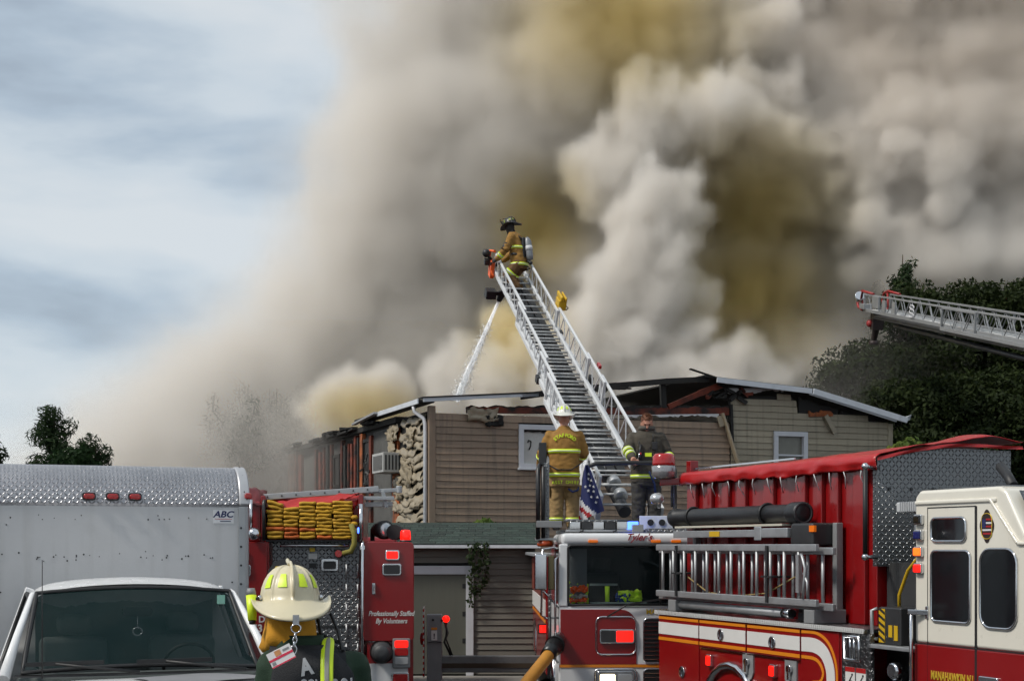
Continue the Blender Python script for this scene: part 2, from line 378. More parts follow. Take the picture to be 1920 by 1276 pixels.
MB().bar((7.80, -.05, 6.1), (7.84, -.05, 5.0), .06, .07).build('charred_corner', CHAR, house)
def crumple(name, m, parent, c, sx, sz, amp, seed, nx=10, nz=8, ax='y'):
    v = []; r_ = random.Random(seed)
    for j in range(nz+1):
        for i in range(nx+1):
            u = i/nx-.5; q = j/nz-.5
            n_ = mnoise.noise(Vector((u*5+seed, q*6, seed)))*amp+mnoise.noise(Vector((u*13, q*11+seed, 3)))*amp*.5
            e_ = r_.uniform(-.1, .1)/nx
            p = (c[0]+(u+e_)*sx, c[1]-abs(n_), c[2]+q*sz+n_*.4) if ax == 'y' else (c[0]-abs(n_), c[1]+(u+e_)*sx, c[2]+q*sz+n_*.4)
            v.append(p)
    o = MB().add(v, [(j*(nx+1)+i, j*(nx+1)+i+1, (j+1)*(nx+1)+i+1, (j+1)*(nx+1)+i) for j in range(nz) for i in range(nx)], True).build(name, m, parent, fix=False)
    md = o.modifiers.new('t', 'SOLIDIFY'); md.thickness = .012
    return o
crumple('curled_siding', SID_M, house, (1.25, -.06, 5.62), .75, .30, .16, 3)
crumple('curled_siding', CHAR, house, (1.55, -.05, 5.50), .45, .26, .12, 8)
# ---- the long side, burnt through
sw = box('side_wall', CHAR, house, .03, .16, .2, WD, 0, 5.70)
for i in range(26):                                  # heat-sagged siding courses
    z = 5.50-.135*i-rnd.uniform(-.045, .045); L_ = (2.3 if z < 4.9 else 1.6)+rnd.uniform(-.5, .5); tlt = rnd.uniform(-.10, .12); fq = rnd.uniform(.6, 1.5)
    nx = 26; v = []; ph = rnd.uniform(0, 6); sag = rnd.uniform(.02, .20)
    for j in range(5):
        for k in range(nx+1):
            u = k/nx; y = .2+L_*u
            dz = -sag*math.sin(u*math.pi*fq)-.03*math.sin(u*11*fq+ph)-.02*math.sin(u*23+ph*2)+tlt*u+.05*mnoise.noise(Vector((u*6, i*3.1, ph)))
            bl = .03+.055*abs(math.sin(u*4*fq+ph))*math.sin(math.pi*j/4+.2)+.018*math.sin(u*27*fq+ph)+.05*mnoise.noise(Vector((u*9, i*1.7+j*.6, ph)))
            v.append((-.02-bl*(1-.55*j/4)-.02*(j == 0), y, z+dz*(1.2-.4*j/4)+.16*j/4))
    o = MB().add(v, [(j*(nx+1)+k, j*(nx+1)+k+1, (j+1)*(nx+1)+k+1, (j+1)*(nx+1)+k) for j in range(4) for k in range(nx)], True).build('sagging_siding', SID_M, sw, fix=False)
    o.modifiers.new('t', 'SOLIDIFY').thickness = .008
for k in range(7):
    crumple('curled_siding', SID_M, sw, (-.06, rnd.uniform(1.2, 3.0), rnd.uniform(4.0, 5.6)), rnd.uniform(.3, .7), rnd.uniform(.3, .6), .16, 20+k, ax='x')
def panel(y0, y1, z0, z1, m, name, t=.04, jag=.06):
    n = 10; a = []; b_ = []
    for i in range(n+1):
        z = z0+(z1-z0)*i/n; a.append((y0+rnd.uniform(-jag, jag), z)); b_.append((y1+rnd.uniform(-jag, jag), z))
    return MB().prism(a+b_[::-1], .03-t, .05, 'x').build(name, m, sw)
panel(2.55, 3.1, .3, 5.5, ORNG, 'exposed_board', .05, .12)
panel(3.0, 4.95, .3, 5.55, PLAST, 'plaster_panel', .035, .05)
panel(5.85, 6.4, .3, 4.3, PLAST, 'plaster_panel', .03, .05)
panel(11.6, 13.3, .3, 5.35, PLAST, 'plaster_panel', .035, .1)
panel(8.1, 9.4, 5.0, 5.55, PLAST, 'plaster_panel', .035, .1)
panel(7.0, 11.5, .3, 4.1, PLAST, 'plaster_panel', .03, .2)
for y, wd in [(5.0, .2), (5.95, .26), (6.25, .16), (6.6, .2), (6.95, .22), (7.3, .15), (7.7, .24), (8.1, .18), (9.35, .2), (9.8, .24), (10.3, .18), (10.8, .25), (11.3, .2), (13.5, .4), (14.2, .3), (15.1, .45), (16.2, .3)]:
    m = ORNG if y in (5.95, 15.1) else (BURNT if rnd.random() < .6 else CHAR)
    MB().bar((-.03+rnd.uniform(-.02, .01), y, .3), (-.03, y+rnd.uniform(-.05, .05), 5.45+rnd.uniform(-.15, .2)), .10, wd, (0, 1, 0)).build('burnt_stud', m, sw)
for (y0, y1, z0, z1) in [(4.98, 5.86, 4.2, 5.42), (8.4, 9.15, 4.25, 5.2)]:
    w_ = MB().bx(-.06, .02, y0, y0+.09, z0, z1).bx(-.06, .02, y1-.09, y1, z0, z1).bx(-.06, .02, y0+.09, y1-.09, z1-.09, z1).bx(-.06, .02, y0+.09, y1-.09, z0, z0+.08).build('burnt_window_frame', CHAR, sw)
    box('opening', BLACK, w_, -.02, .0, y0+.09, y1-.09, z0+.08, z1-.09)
for k in range(8):                                   # wires and slivers left in the window
    y = rnd.uniform(5.0, 5.8); z = rnd.uniform(4.3, 5.2)
    MB().bar((-.08, y, z), (-.1, y+rnd.uniform(-.3, .3), z+rnd.uniform(-.4, .4)), .02, .035).build('charred_sliver', [CHAR, PLAST][k % 3 == 0], sw)
crumple('torn_house_wrap', PLAST, sw, (-.1, 16.6, 4.7), 1.8, 1.0, .45, 41, ax='x')
for i in range(30):
    z = .1+.155*i
    MB().loft([[(y0, yy, z+v) for y0, v in [(-.03, 0), (0, .15), (.02, .15), (.02, 0)]] for yy in (16.9+rnd.uniform(-.4, .5), WD)], smooth=False).build('siding_board', SID_B, sw)
ac = MB().bx(-.50, .0, 2.2, 3.2, 4.38, 4.86).build('air_conditioner', mat('ac_case', (.40, .40, .39), .5, var=.15, dirt=.4), sw, .01)
for k in range(9): box('louvre', DARK, ac, -.506, -.501, 2.28+.095*k, 2.33+.095*k, 4.44, 4.80)
for k in range(5): box('louvre', DARK, ac, -.45+.085*k, -.41+.085*k, 2.194, 2.199, 4.44, 4.80)
# eave, gutter and downspout
MB().bx(-.34, .06, -.15, 5.6, 5.86, 5.92).build('eave_deck', CHAR, house)
MB().bx(-.36, -.335, -.2, 3.3, 5.82, 5.93).build('gutter', WHITEMETAL, house)
MB().bar((-.40, 3.2, 5.90), (-.36, 5.6, 5.80), .12, .05).build('bent_gutter', ALU, house)
for k in range(34):
    y = 3.6+rnd.random()*17.2
    MB().bar((-.25+rnd.uniform(-.1, .2), y, 5.74+rnd.uniform(-.05, .06)), (-.2+rnd.uniform(-.1, .2), y+rnd.uniform(.4, 1.3), 5.74+rnd.uniform(-.08, .08)), .18, rnd.uniform(.03, .09)).build('charred_rafter_end', CHAR, house)
MB().bx(-.1, .25, 2.5, 21, 5.62, 5.76).build('charred_wall_plate', CHAR, house)
crumple('broken_roof_edge', CHAR, house, (-.1, 15.3, 5.75), 1.6, .3, .3, 12, ax='x')
MB().tube([(-.32, .25, 5.80), (-.30, .25, 5.68), (-.12, .12, 5.52), (-.085, .10, 5.40), (-.085, .10, .2)], .045, 8).build('downspout', WTRIM, house)
MB().bx(.2, 12.5, 20.8, 21.0, 0, 5.6).build('rear_wall', CHAR, house)
MB().bx(12.45, 12.58, .13, 20.7, 0, 5.7).build('far_side_wall', SID_B, house)

# ------------------------------------------------------------------ shed with the green roof
SID_S = mat('shed_siding', (.135, .125, .105), .65, var=.14, scale=2, rv=.12, bump=.15, bscale=25, dirt=.3, dcol=(.07, .06, .05), stretch=(.4, 1, 1))
SHING = mat('green_shingle', (.020, .034, .027), .9, var=.4, scale=6, rv=.35, bump=1., bscale=60)
DOORM = mat('door_olive', (.105, .108, .088), .6, var=.12, scale=3, bump=.1, dirt=.2, dcol=(.06, .06, .05), stretch=(6, 6, .6))
shed = thing('shed', (0, 28.5, 0), 0, 'low shed with green shingle roof, tan siding and an olive door', 'shed')
SX0, SX1 = -4.0, .46
box('wall', CHAR, shed, SX0, SX1, .02, 3.6, 0, 2.58)
swl = shed.children[0] if shed.children else None
DX0, DX1, DZ = -2.35, -.91, 2.03
for i in range(21):
    z = .06+.122*i
    for a, b_ in cut(SX0+.05, SX1, z, [(DX0-.15, DX1+.15, 0, DZ+.17)]):
        MB().loft([[(x, y, z+v*.8) for y, v in prof] for x in (a, b_)], smooth=False).build('siding_board', SID_S, swl)
dr = box('door', DOORM, shed, DX0, DX1, -.03, .015, .06, DZ, bevel=.004)
for z in (1.80, 1.25, .72): MB().cyl((DX1+.01, -.045, z-.06), (DX1+.01, -.045, z+.06), .014).bx(DX1-.07, DX1+.07, -.038, -.031, z-.045, z+.045).build('hinge', BLACK, dr)
MB().bx(DX1, DX1+.15, -.06, .01, .03, DZ+.17).bx(DX0-.15, DX0, -.06, .01, .03, DZ+.17).bx(DX0, DX1, -.06, .01, DZ, DZ+.17).build('door_frame', WTRIM, shed, .006)
rf = MB().add([(SX0-.2, -.30, 2.62), (SX1+.1, -.30, 2.62), (SX1+.1, 2.0, 3.06), (SX0-.2, 2.0, 3.06), (SX1+.1, 4.0, 2.62), (SX0-.2, 4.0, 2.62)], [(0, 1, 2, 3), (3, 2, 4, 5), (0, 5, 4, 1), (0, 3, 5), (1, 4, 2)]).build('roof', SHING, shed)
for i in range(9):                                   # shingle courses, each tab a piece
    y = -.33+.26*i; z = 2.628+(y+.30)*.44/2.3; x = SX0-.2+(.15 if i % 2 else 0)
    tab = None
    while x < SX1+.08:
        wd = min(.30, SX1+.1-x)
        MB().add([(x+.004, y, z+.0), (x+wd-.004, y, z+.0), (x+wd-.004, y+.27, z+.05), (x+.004, y+.27, z+.05), (x+.004, y, z+.016), (x+wd-.004, y, z+.016), (x+wd-.004, y+.27, z+.064), (x+.004, y+.27, z+.064)],
                 [(0, 1, 5, 4), (4, 5, 6, 7), (1, 2, 6, 5), (0, 4, 7, 3)]).build('shingle', SHING, rf, fix=False)
        x += .30
box('fascia', WTRIM, shed, SX0-.2, SX1+.1, -.325, -.29, 2.55, 2.615)
box('soffit', WTRIM, shed, SX0-.2, SX1+.1, -.29, .02, 2.555, 2.575)

# ------------------------------------------------------------------ plants
def leaf_mesh(pts, nrm, size, name, m, parent, jitter=.9, aspect=.5, up=0.):
    pts = np.asarray(pts, np.float32); n = len(pts); r_ = np.random.default_rng(n)
    d = np.asarray(nrm, np.float32)+r_.normal(0, jitter, (n, 3)); d[:, 2] += up; d /= np.linalg.norm(d, axis=1, keepdims=True)+1e-6
    a = np.cross(d, r_.normal(0, 1, (n, 3))); a /= np.linalg.norm(a, axis=1, keepdims=True)+1e-6
    b = np.cross(d, a); s_ = (size*r_.uniform(.6, 1.3, (n, 1))).astype(np.float32)
    a = a*s_; b = b*s_*aspect
    v = np.stack([pts-a, pts-b*.9+a*.1, pts+a, pts+b*.9+a*.1], 1).reshape(-1, 3)
    me = bpy.data.meshes.new(name); me.vertices.add(4*n); me.vertices.foreach_set('co', v.astype(np.float32).ravel())
    me.loops.add(4*n); me.loops.foreach_set('vertex_index', np.arange(4*n, dtype=np.int32)); me.polygons.add(n)
    me.polygons.foreach_set('loop_start', np.arange(0, 4*n, 4, dtype=np.int32)); me.update(calc_edges=True)
    me.materials.append(m); o = bpy.data.objects.new(name, me); col.objects.link(o); o.parent = parent
    return o
def leafmat(name, c1, c2, rough=.5):
    if name in MATS: return MATS[name]
    m = bpy.data.materials.new(name); m.use_nodes = True; t = m.node_tree; b = t.nodes['Principled BSDF']
    ge = t.nodes.new('ShaderNodeNewGeometry'); tcn = t.nodes.new('ShaderNodeTexCoord'); n_ = nd(t, 'ShaderNodeTexNoise', _Scale=.8, _Detail=3.0); t.links.new(tcn.outputs['Object'], n_.inputs['Vector'])
    X.nt = t; f = X.op('MULTIPLY', X(ge.outputs['Random Per Island'])*.6+X(n_.outputs['Fac'])*.9-.25, 1.0, clamp=True)
    mm = nd(t, 'ShaderNodeMix', data_type='RGBA'); t.links.new(f.o, mm.inputs[0]); mm.inputs[6].default_value = (*c1, 1); mm.inputs[7].default_value = (*c2, 1)
    t.links.new(mm.outputs[2], b.inputs['Base Color']); b.inputs['Roughness'].default_value = .75; b.inputs['Specular IOR Level'].default_value = .2
    tr = t.nodes.new('ShaderNodeBsdfTranslucent'); t.links.new(mm.outputs[2], tr.inputs[0]); ms = t.nodes.new('ShaderNodeMixShader'); ms.inputs[0].default_value = .25
    t.links.new(b.outputs[0], ms.inputs[1]); t.links.new(tr.outputs[0], ms.inputs[2]); t.links.new(ms.outputs[0], t.nodes['Material Output'].inputs[0])
    MATS[name] = m; return m
BARK = mat('bark', (.055, .042, .032), .9, var=.3, scale=6, bump=1., bscale=25)
LF_D = leafmat('leaf_dark', (.004, .010, .003), (.028, .042, .008))
LF_P = leafmat('needle', (.006, .016, .007), (.030, .055, .016))
LF_V = leafmat('leaf_fresh', (.030, .070, .014), (.13, .17, .03))
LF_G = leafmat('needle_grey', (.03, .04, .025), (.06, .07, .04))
def ball(c, r, n, rg, flat=.8):
    d = rg.normal(0, 1, (n, 3)); d /= np.linalg.norm(d, axis=1, keepdims=True); q = rg.uniform(.35, 1.05, (n, 1))**.6
    return np.asarray(c)+d*q*r*np.array([1, 1, flat]), d
def limb(b, p, q, r0, r1, bend=.15, n=5, seed=0):
    p = Vector(p); q = Vector(q); rr = random.Random(seed); pts = []
    for i in range(n+1):
        u = i/n; o_ = Vector((rr.uniform(-1, 1), rr.uniform(-1, 1), rr.uniform(-.3, .3)))*bend*(q-p).length*math.sin(u*math.pi)*.5
        pts.append(p.lerp(q, u)+o_)
    b.tube(pts, [r0+(r1-r0)*i/n for i in range(n+1)], 7)
def broad_tree(name, base, h, rad, seed, label, m, group=None, nclump=60, nleaf=260, size=.13, cr=.9, zlow=.2):
    t = thing(name, base, 0, label, 'tree', group); rg = np.random.default_rng(seed); b = MB()
    limb(b, (0, 0, -.1), (.2, 0, h*.75), .22, .06, .1, 6, seed); P_ = []; D_ = []
    for k in range(nclump):
        a = rg.uniform(0, 6.28); u = rg.uniform(0, 1); z = h*(zlow+(1-zlow)*u); rr = rad*math.sqrt(max(.05, 1-((u-.38)/.66)**2))*rg.uniform(.55, 1.0)
        c = (math.cos(a)*rr, math.sin(a)*rr, z)
        limb(b, (0, 0, max(.4, z*.55)), c, .05, .015, .2, 4, seed*99+k)
        p, d = ball(c, cr*rg.uniform(.55, 1.15), nleaf, rg, .75); P_.append(p); D_.append(d)
    b.build('trunk', BARK, t)
    leaf_mesh(np.concatenate(P_), np.concatenate(D_), size, 'crown', m, t)
    return t
for i, (px, y, h, rad, lab) in enumerate([
        (1650, 42.8, 8.3, 2.5, 'dark leafy tree half veiled in smoke beside the house corner'),
        (1775, 42.6, 10.0, 2.9, 'tall dark leafy tree behind the tip of the far ladder'),
        (1900, 42, 9.9, 2.9, 'dark leafy tree at the right edge above the red tarp'),
        (2040, 43, 10.3, 3.1, 'rightmost dark leafy tree, cut by the frame edge'),
        (1840, 40, 6.8, 2.8, 'lower dark green tree filling in under the far ladder'),
        (1600, 43.6, 6.6, 1.7, 'smallest dark leafy tree, hazy, just above the house roof end'),
        (1730, 40.5, 6.9, 2.4, 'bushy dark tree just right of the house corner')]):
    broad_tree('leafy_tree', ((px-960)/2700*y, y, 0), h, rad, 11+i, lab, LF_D, 'dark trees behind the house', 100, 760, .085)
def juniper(base, h, rad, seed, label, m, n=42, nl=170, size=.10):
    t = thing('juniper_tree', base, 0, label, 'tree'); rg = np.random.default_rng(seed); b = MB()
    limb(b, (0, 0, 0), (0, 0, h), .16, .015, .03, 8, seed); P_ = []; D_ = []
    for k in range(n):
        u = rg.uniform(.12, 1)**.8; a = rg.uniform(0, 6.28); rr = rad*(1-u)**.8*rg.uniform(.5, 1.1)+.06
        q = np.array((math.cos(a)*rr, math.sin(a)*rr, h*u+rr*.7)); p0 = np.array((0, 0, h*u-.1))
        limb(b, p0, q, .03, .008, .1, 3, seed*77+k)
        for s_ in np.linspace(.3, 1.05, 5):
            p, d = ball(p0+(q-p0)*s_, .20+.16*(1-u), nl//5, rg, 1.2); P_.append(p); D_.append(d*.4+(q-p0)/np.linalg.norm(q-p0))
    b.build('trunk', BARK, t); leaf_mesh(np.concatenate(P_), np.concatenate(D_), size, 'crown', m, t, .6, .3)
juniper(((1693-960)/2700*43.6, 43.6, 0), 11.4, 2.2, 5, 'tall juniper spire rising above the leafy trees', LF_P)
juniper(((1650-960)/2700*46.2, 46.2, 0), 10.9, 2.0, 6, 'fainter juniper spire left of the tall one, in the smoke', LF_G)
juniper(((1714-960)/2700*43.3, 43.3, 0), 9.9, 1.6, 9, 'short juniper just right of the tall spire', LF_P)
def pine(base, h, rad, seed, label, n=24, name='pine_tree'):
    t = thing(name, base, 0, label, 'tree', 'pines at the left'); rg = np.random.default_rng(seed); b = MB()
    limb(b, (0, 0, 0), (.1, 0, h), .16, .03, .05, 6, seed); P_ = []; D_ = []
    for k in range(n):
        u = .18+.82*k/(n-1); a = k*2.4+rg.uniform(-.5, .5); rr = rad*(1.08-u)**.75*rg.uniform(.6, 1.1)
        q = np.array((math.cos(a)*rr, math.sin(a)*rr, h*u+rr*.28)); limb(b, (0, 0, h*u*.94), q, .045, .015, .12, 4, seed*55+k)
        for s_ in (1.0, .78, .55):
            c = np.array((0, 0, h*u*.94))*(1-s_)+q*s_+rg.normal(0, .08, 3); p, d = ball(c, .30, 120, rg, .9); P_.append(p); D_.append(d)
    b.build('trunk', BARK, t); leaf_mesh(np.concatenate(P_), np.concatenate(D_), .10, 'crown', LF_P, t, .5, .22)
pine(((95-960)/2700*38, 38, 0), 6.0, 1.9, 21, 'dark pine with a pointed top above the box truck')
pine(((-25-960)/2700*37, 37, 0), 5.3, 1.3, 22, 'dark pine cut by the left edge of the picture')
pine(((172-960)/2700*39, 39, 0), 5.3, 1.1, 23, 'small hazy pine right of the pointed pine', 18)
broad_tree('round_bush', ((138-960)/2700*34, 34, 0), 4.7, .62, 31, 'round dark bush topping out over the box truck roof', LF_V and leafmat('leaf_bush', (.006, .018, .006), (.022, .05, .014)), None, 40, 160, .08, .38, .55)
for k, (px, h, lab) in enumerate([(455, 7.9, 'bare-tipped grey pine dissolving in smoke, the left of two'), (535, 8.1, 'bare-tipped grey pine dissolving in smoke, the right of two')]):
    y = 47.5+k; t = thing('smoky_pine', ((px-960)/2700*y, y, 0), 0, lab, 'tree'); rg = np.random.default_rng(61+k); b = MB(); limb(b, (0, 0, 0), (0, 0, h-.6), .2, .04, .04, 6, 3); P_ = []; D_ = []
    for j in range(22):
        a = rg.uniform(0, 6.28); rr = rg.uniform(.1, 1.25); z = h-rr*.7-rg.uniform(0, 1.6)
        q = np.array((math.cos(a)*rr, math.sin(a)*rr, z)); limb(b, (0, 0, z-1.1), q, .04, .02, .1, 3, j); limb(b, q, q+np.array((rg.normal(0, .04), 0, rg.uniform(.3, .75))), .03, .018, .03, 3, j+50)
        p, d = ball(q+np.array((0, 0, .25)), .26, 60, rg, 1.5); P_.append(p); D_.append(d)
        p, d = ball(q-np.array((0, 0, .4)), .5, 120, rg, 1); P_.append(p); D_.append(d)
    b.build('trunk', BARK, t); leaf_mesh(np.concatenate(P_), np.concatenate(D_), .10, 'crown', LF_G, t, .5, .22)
# climbing vine on the shed, plants along its ridge, vine on the far house corner
def vine(name, base, pts, label, m, size=.05, nl=14, spread=.07, cat='vine'):
    t = thing(name, base, 0, label, cat); rg = np.random.default_rng(len(pts)*7+3); b = MB(); P_ = []; D_ = []
    for st in pts:
        b.tube(st, [.008]*len(st), 5)
        for p0, p1 in zip(st, st[1:]):
            for u in np.linspace(0, 1, 5):
                c = np.array(p0)*(1-u)+np.array(p1)*u; p, d = ball(c, spread*rg.uniform(.6, 1.3), nl, rg, 1); P_.append(p); D_.append(d+np.array((0, -1.0, 0)))
    b.build('stem', BARK, t); leaf_mesh(np.concatenate(P_), np.concatenate(D_), size, 'leaves', m, t, .6, .7)
LF_S = leafmat('leaf_shade', (.010, .022, .008), (.04, .06, .02))
vine('hanging_vine', (-.78, 28.12, 2.55), [[(0, 0, .05), (-.02, -.02, -.2), (.02, .02, -.45)], [(.12, 0, .05), (.16, 0, -.3), (.10, .2, -.55)], [(.26, 0, .05), (.29, .02, -.25), (.25, .25, -.62), (.12, .26, -.88)], [(-.05, .2, -.5), (.0, .24, -.8), (-.04, .24, -1.1)]], 'leafy vine trailing from the shed eave beside the door frame', LF_S, .042, 7, .08)
for px, sz, lab in [(908, .26, 'tallest yellow-green weed tuft above the shed ridge'), (960, .15, 'low yellow-green weed mat at the right of the shed ridge'), (835, .10, 'tiny green sprig at the left of the shed ridge')]:
    y = 31.2; vine('weed', ((px-960)/2700*y, y, 2.75), [[(0, 0, 0), (.02*k, .02, sz), (.06*k, 0, sz*1.5*(1-abs(k)/9))] for k in range(-6, 7)], lab, LF_V, .07, 7, .09, 'plant')
    MB().tube([((px-960)/2700*y, y, 0), ((px-960)/2700*y, y, 2.78)], .03, 6).build('stem', BARK, bpy.data.objects[[o.name for o in bpy.data.objects if o.name.startswith('weed') and o.type == 'EMPTY'][-1]]).matrix_parent_inverse = Matrix.Translation((-(px-960)/2700*y, -y, -2.75))
yv = 36.9; vine('corner_vine', ((1690-960)/2700*yv, yv, 0), [[(.1*math.sin(k), .1*k % .3, 0), (-.15+.1*k, 0, 2.5), (-.25+.14*k, -.1, 4.6+.08*k), (-.3+.22*k, -.2, 5.25-.12*abs(k-2))] for k in range(6)], 'fresh green vine climbing the right corner of the house', LF_V, .09, 11, .2)
def gmat(name, c, alpha, rough=.04):       # tinted window glass one can see through
    m = mat(name, c, rough, var=.2, alpha=alpha, spec=.22); m.blend_method = 'HASHED' if hasattr(m, 'blend_method') else m.blend_method
    return m
def grid_patch(c00, c10, c01, c11, bulge, nx=10, nz=6, n=None):
    c00, c10, c01, c11 = map(Vector, (c00, c10, c01, c11)); n = Vector(n or (0, -1, 0)); v = []
    for j in range(nz+1):
        for i in range(nx+1):
            u, q = i/nx, j/nz; p = (c00*(1-u)+c10*u)*(1-q)+(c01*(1-u)+c11*u)*q
            v.append(p+n*bulge*math.sin(math.pi*u)*(.6+.4*math.sin(math.pi*q)))
    return v, [(j*(nx+1)+i, j*(nx+1)+i+1, (j+1)*(nx+1)+i+1, (j+1)*(nx+1)+i) for j in range(nz) for i in range(nx)]
def rrect(x0, x1, z0, z1, r, n=4):         # rounded rectangle outline
    o = []
    for cx, cz, a0 in ((x1-r, z0+r, -90), (x1-r, z1-r, 0), (x0+r, z1-r, 90), (x0+r, z0+r, 180)):
        for k in range(n+1): a = R(a0+90*k/n); o.append((cx+r*math.cos(a), cz+r*math.sin(a)))
    return o
def rpanel(name, m, parent, x0, x1, z0, z1, r, y0, y1, ax='y', bevel=0.):
    return MB().prism(rrect(x0, x1, z0, z1, r), y0, y1, ax).build(name, m, parent, bevel)
def rring(name, m, parent, x0, x1, z0, z1, r, y, th, ax='y'):
    pts = [((u, y, v) if ax == 'y' else (y, u, v)) for u, v in rrect(x0, x1, z0, z1, r, 5)]
    return MB().tube(pts, th, 6, closed=True).build(name, m, parent)
def wheel(parent, c, r=.5, wd=.3, side=-1):
    M = T(*c) @ Matrix.Rotation(R(90), 4, 'Y')
    o = MB().lathe([(r*.55, -wd/2), (r*.93, -wd/2), (r, -wd/2+.04), (r, wd/2-.04), (r*.93, wd/2), (r*.55, wd/2)], 28, M).build('wheel', BLACK, parent)
    MB().lathe([(.02, side*wd*.30), (r*.25, side*wd*.34), (r*.30, side*wd*.22), (r*.5, side*wd*.30), (r*.56, side*wd*.45)], 20, M).build('rim', CHROME, o)

# ================================================================== white box truck
BOXW = mat('box_white', (.52, .52, .525), .5, var=.10, scale=1.2, dirt=.30, dcol=(.30, .29, .27), streak=.22, bump=.05)
CABW = mat('cab_white', (.74, .74, .74), .25, var=.06, coat=.5, dirt=.2, dcol=(.34, .33, .32), dscale=2.2)
PRIM = mat('primer_grey', (.20, .20, .21), .6, var=.2)
TGLASS = gmat('windscreen', (.004, .017, .017), .60, .05)
NOSE = mat('box_nose_plate', (.38, .38, .40), .42, .85, var=.2, plate=.032, dirt=.3, dcol=(.14, .13, .13))
bt = thing('box_truck', (-3.40, 11.99, 0), R(20), 'white box truck with rounded tread-plate nose over its cab', 'truck')
# cargo box: side profile (y, z) pushed across
bz1, rr = 3.27, .33
nose = [(rr-rr*math.cos(R(a)), bz1-rr+rr*math.sin(R(a))) for a in range(0, 91, 10)]
cb = MB().bx(-1.19, 1.115, .0, 5.2, .95, bz1-rr-.002).build('cargo_box', BOXW, bt)
ring = nose+[(5.2, bz1), (5.2, bz1-rr)]
MB().prism([(y-.012, z+.012) for y, z in nose]+[(.5, bz1-.02), (.5, bz1-rr), (.0, bz1-rr-.012)], -1.19, 1.115, 'x').build('nose_cap', NOSE, cb)
MB().bx(-1.19, 1.115, .5, 5.2, bz1-rr, bz1-.01).build('box_roof', BOXW, cb)
ce = MB(); ra_ = .06
for k in range(2): pass
ce.prism([(1.115, -.018), (1.17, -.018), (1.195, -.005), (1.21, .03), (1.21, 5.2), (1.115, 5.2)], .95, bz1-rr-.004, 'z').build('corner_post', ALU, cb)
MB().prism([(y-.022, z+.02) for y, z in nose]+[(.6, bz1+.02), (.6, bz1-rr), (-.022, bz1-rr)], 1.117, 1.212, 'x').build('corner_cap', mat('cap_alu', (.5, .5, .51), .4, .6, var=.1), cb, .02, 3)
for k in range(11): MB().cyl((1.135, -.019, 1.15+.16*k), (1.135, -.024, 1.15+.16*k), .010, n=8).build('rivet', DARK, cb)
for k in range(3):
    a = R(20+28*k); MB().sph((1.165, .33-.352*math.cos(a)-.0, bz1-.33+.352*math.sin(a)), .009, 6, 4).build('rivet', DARK, cb)
for x in (-.12, .07, .25):
    l_ = rpanel('marker_lamp', REDLENS, cb, x-.045, x+.045, 2.985, 3.03, .02, -.055, .0, bevel=.008); rpanel('lamp_base', DARK, l_, x-.055, x+.055, 2.975, 3.04, .02, -.02, .01)
l_ = rpanel('marker_lamp', REDLENS, cb, 1.165, 1.225, 3.0, 3.05, .015, -.045, .03, bevel=.008)
hr = random.Random(4)
for k in range(75):                                        # open screw holes in three loose rows
    x = hr.uniform(-.85, 1.08); z = hr.choice([2.83, 2.52, 2.50, 2.26, 2.24])+hr.gauss(0, .018)
    MB().cyl((x, -.0005, z), (x, -.003, z), hr.uniform(.004, .008), n=6).build('screw_hole', BLACK, cb)
dc = box('decal', mat('decal_white', (.66, .66, .67), .4, var=.03), cb, .90, 1.075, -.004, -.001, 2.79, 2.905)
NAVY = mat('navy_print', (.01, .014, .08), .5, var=.05)
text('decal_letters', 'ABC', NAVY, dc, T(.985, -.005, 2.865) @ FRONT, .075, .25, .0005, bold=.002, width=1.15)
box('decal_line', mat('red_print', (.45, .05, .05), .5), dc, .915, 1.06, -.0055, -.0042, 2.825, 2.829)
box('decal_small_print', NAVY, dc, .96, 1.05, -.0055, -.0042, 2.805, 2.812)
box('bumper_rail', DARK, bt, -.5, .5, .2, 5.0, .55, .95)
# cab: shell without the windscreen opening
cx = .15
def cabring(y, top, wr, wb, belt=1.66, crown=.045):
    h = [(-wb*.97, .75), (-wb, 1.1), (-wb*.99, 1.45), (-wb*.965, belt)]
    if top > belt+.1: h += [(-(wb*.965*.55+wr*.45), belt+(top-belt)*.5), (-wr, top-.09), (-wr*.92, top-.02), (-wr*.6, top+crown*.5), (0, top+crown)]
    else: h += [(-wb*.95, belt+.01), (-wb*.90, belt+.015), (-wb*.8, top), (-wb*.5, top+.015), (0, top+.02)]
    return h+[(-x, z) for x, z in h[-2::-1]]
st = [(-.22, 2.30, .74, .97), (-.7, 2.325, .75, .98), (-1.12, 2.27, .735, .98)]
rings = [[(cx+x, y, z) for x, z in cabring(y, t, wr, wb)] for y, t, wr, wb in st]
cab = MB(); nr = len(rings[0])
cab.add([p for r_ in rings for p in r_], [(i*nr+k, i*nr+k+1, (i+1)*nr+k+1, (i+1)*nr+k) for i in range(2) for k in range(nr-1) if k not in (3, 4, nr-5, nr-6)]+[tuple(range(nr))], True)
cabo = cab.build('cab', CABW, bt); cabo.modifiers.new('s', 'SUBSURF').render_levels = 2
hood = MB(); hs = [(-1.70, 1.665, .90, .98), (-2.1, 1.64, .9, .985), (-2.8, 1.58, .86, .98), (-3.3, 1.47, .80, .94), (-3.42, 1.30, .78, .92)]
rings = [[(cx+x, y, z) for x, z in cabring(y, t, wr, wb, t-.03)] for y, t, wr, wb in hs]
hood.loft(rings).build('hood', CABW, cabo).modifiers.new('s', 'SUBSURF').render_levels = 2
crumple_p = MB(); pr = random.Random(8)
pp = [(cx+.30+.42*math.cos(a)*(1+.25*math.sin(3*a+1)), -2.12+.22*math.sin(a)*(1+.3*math.sin(2*a))) for a in (2*math.pi*k/26 for k in range(26))]
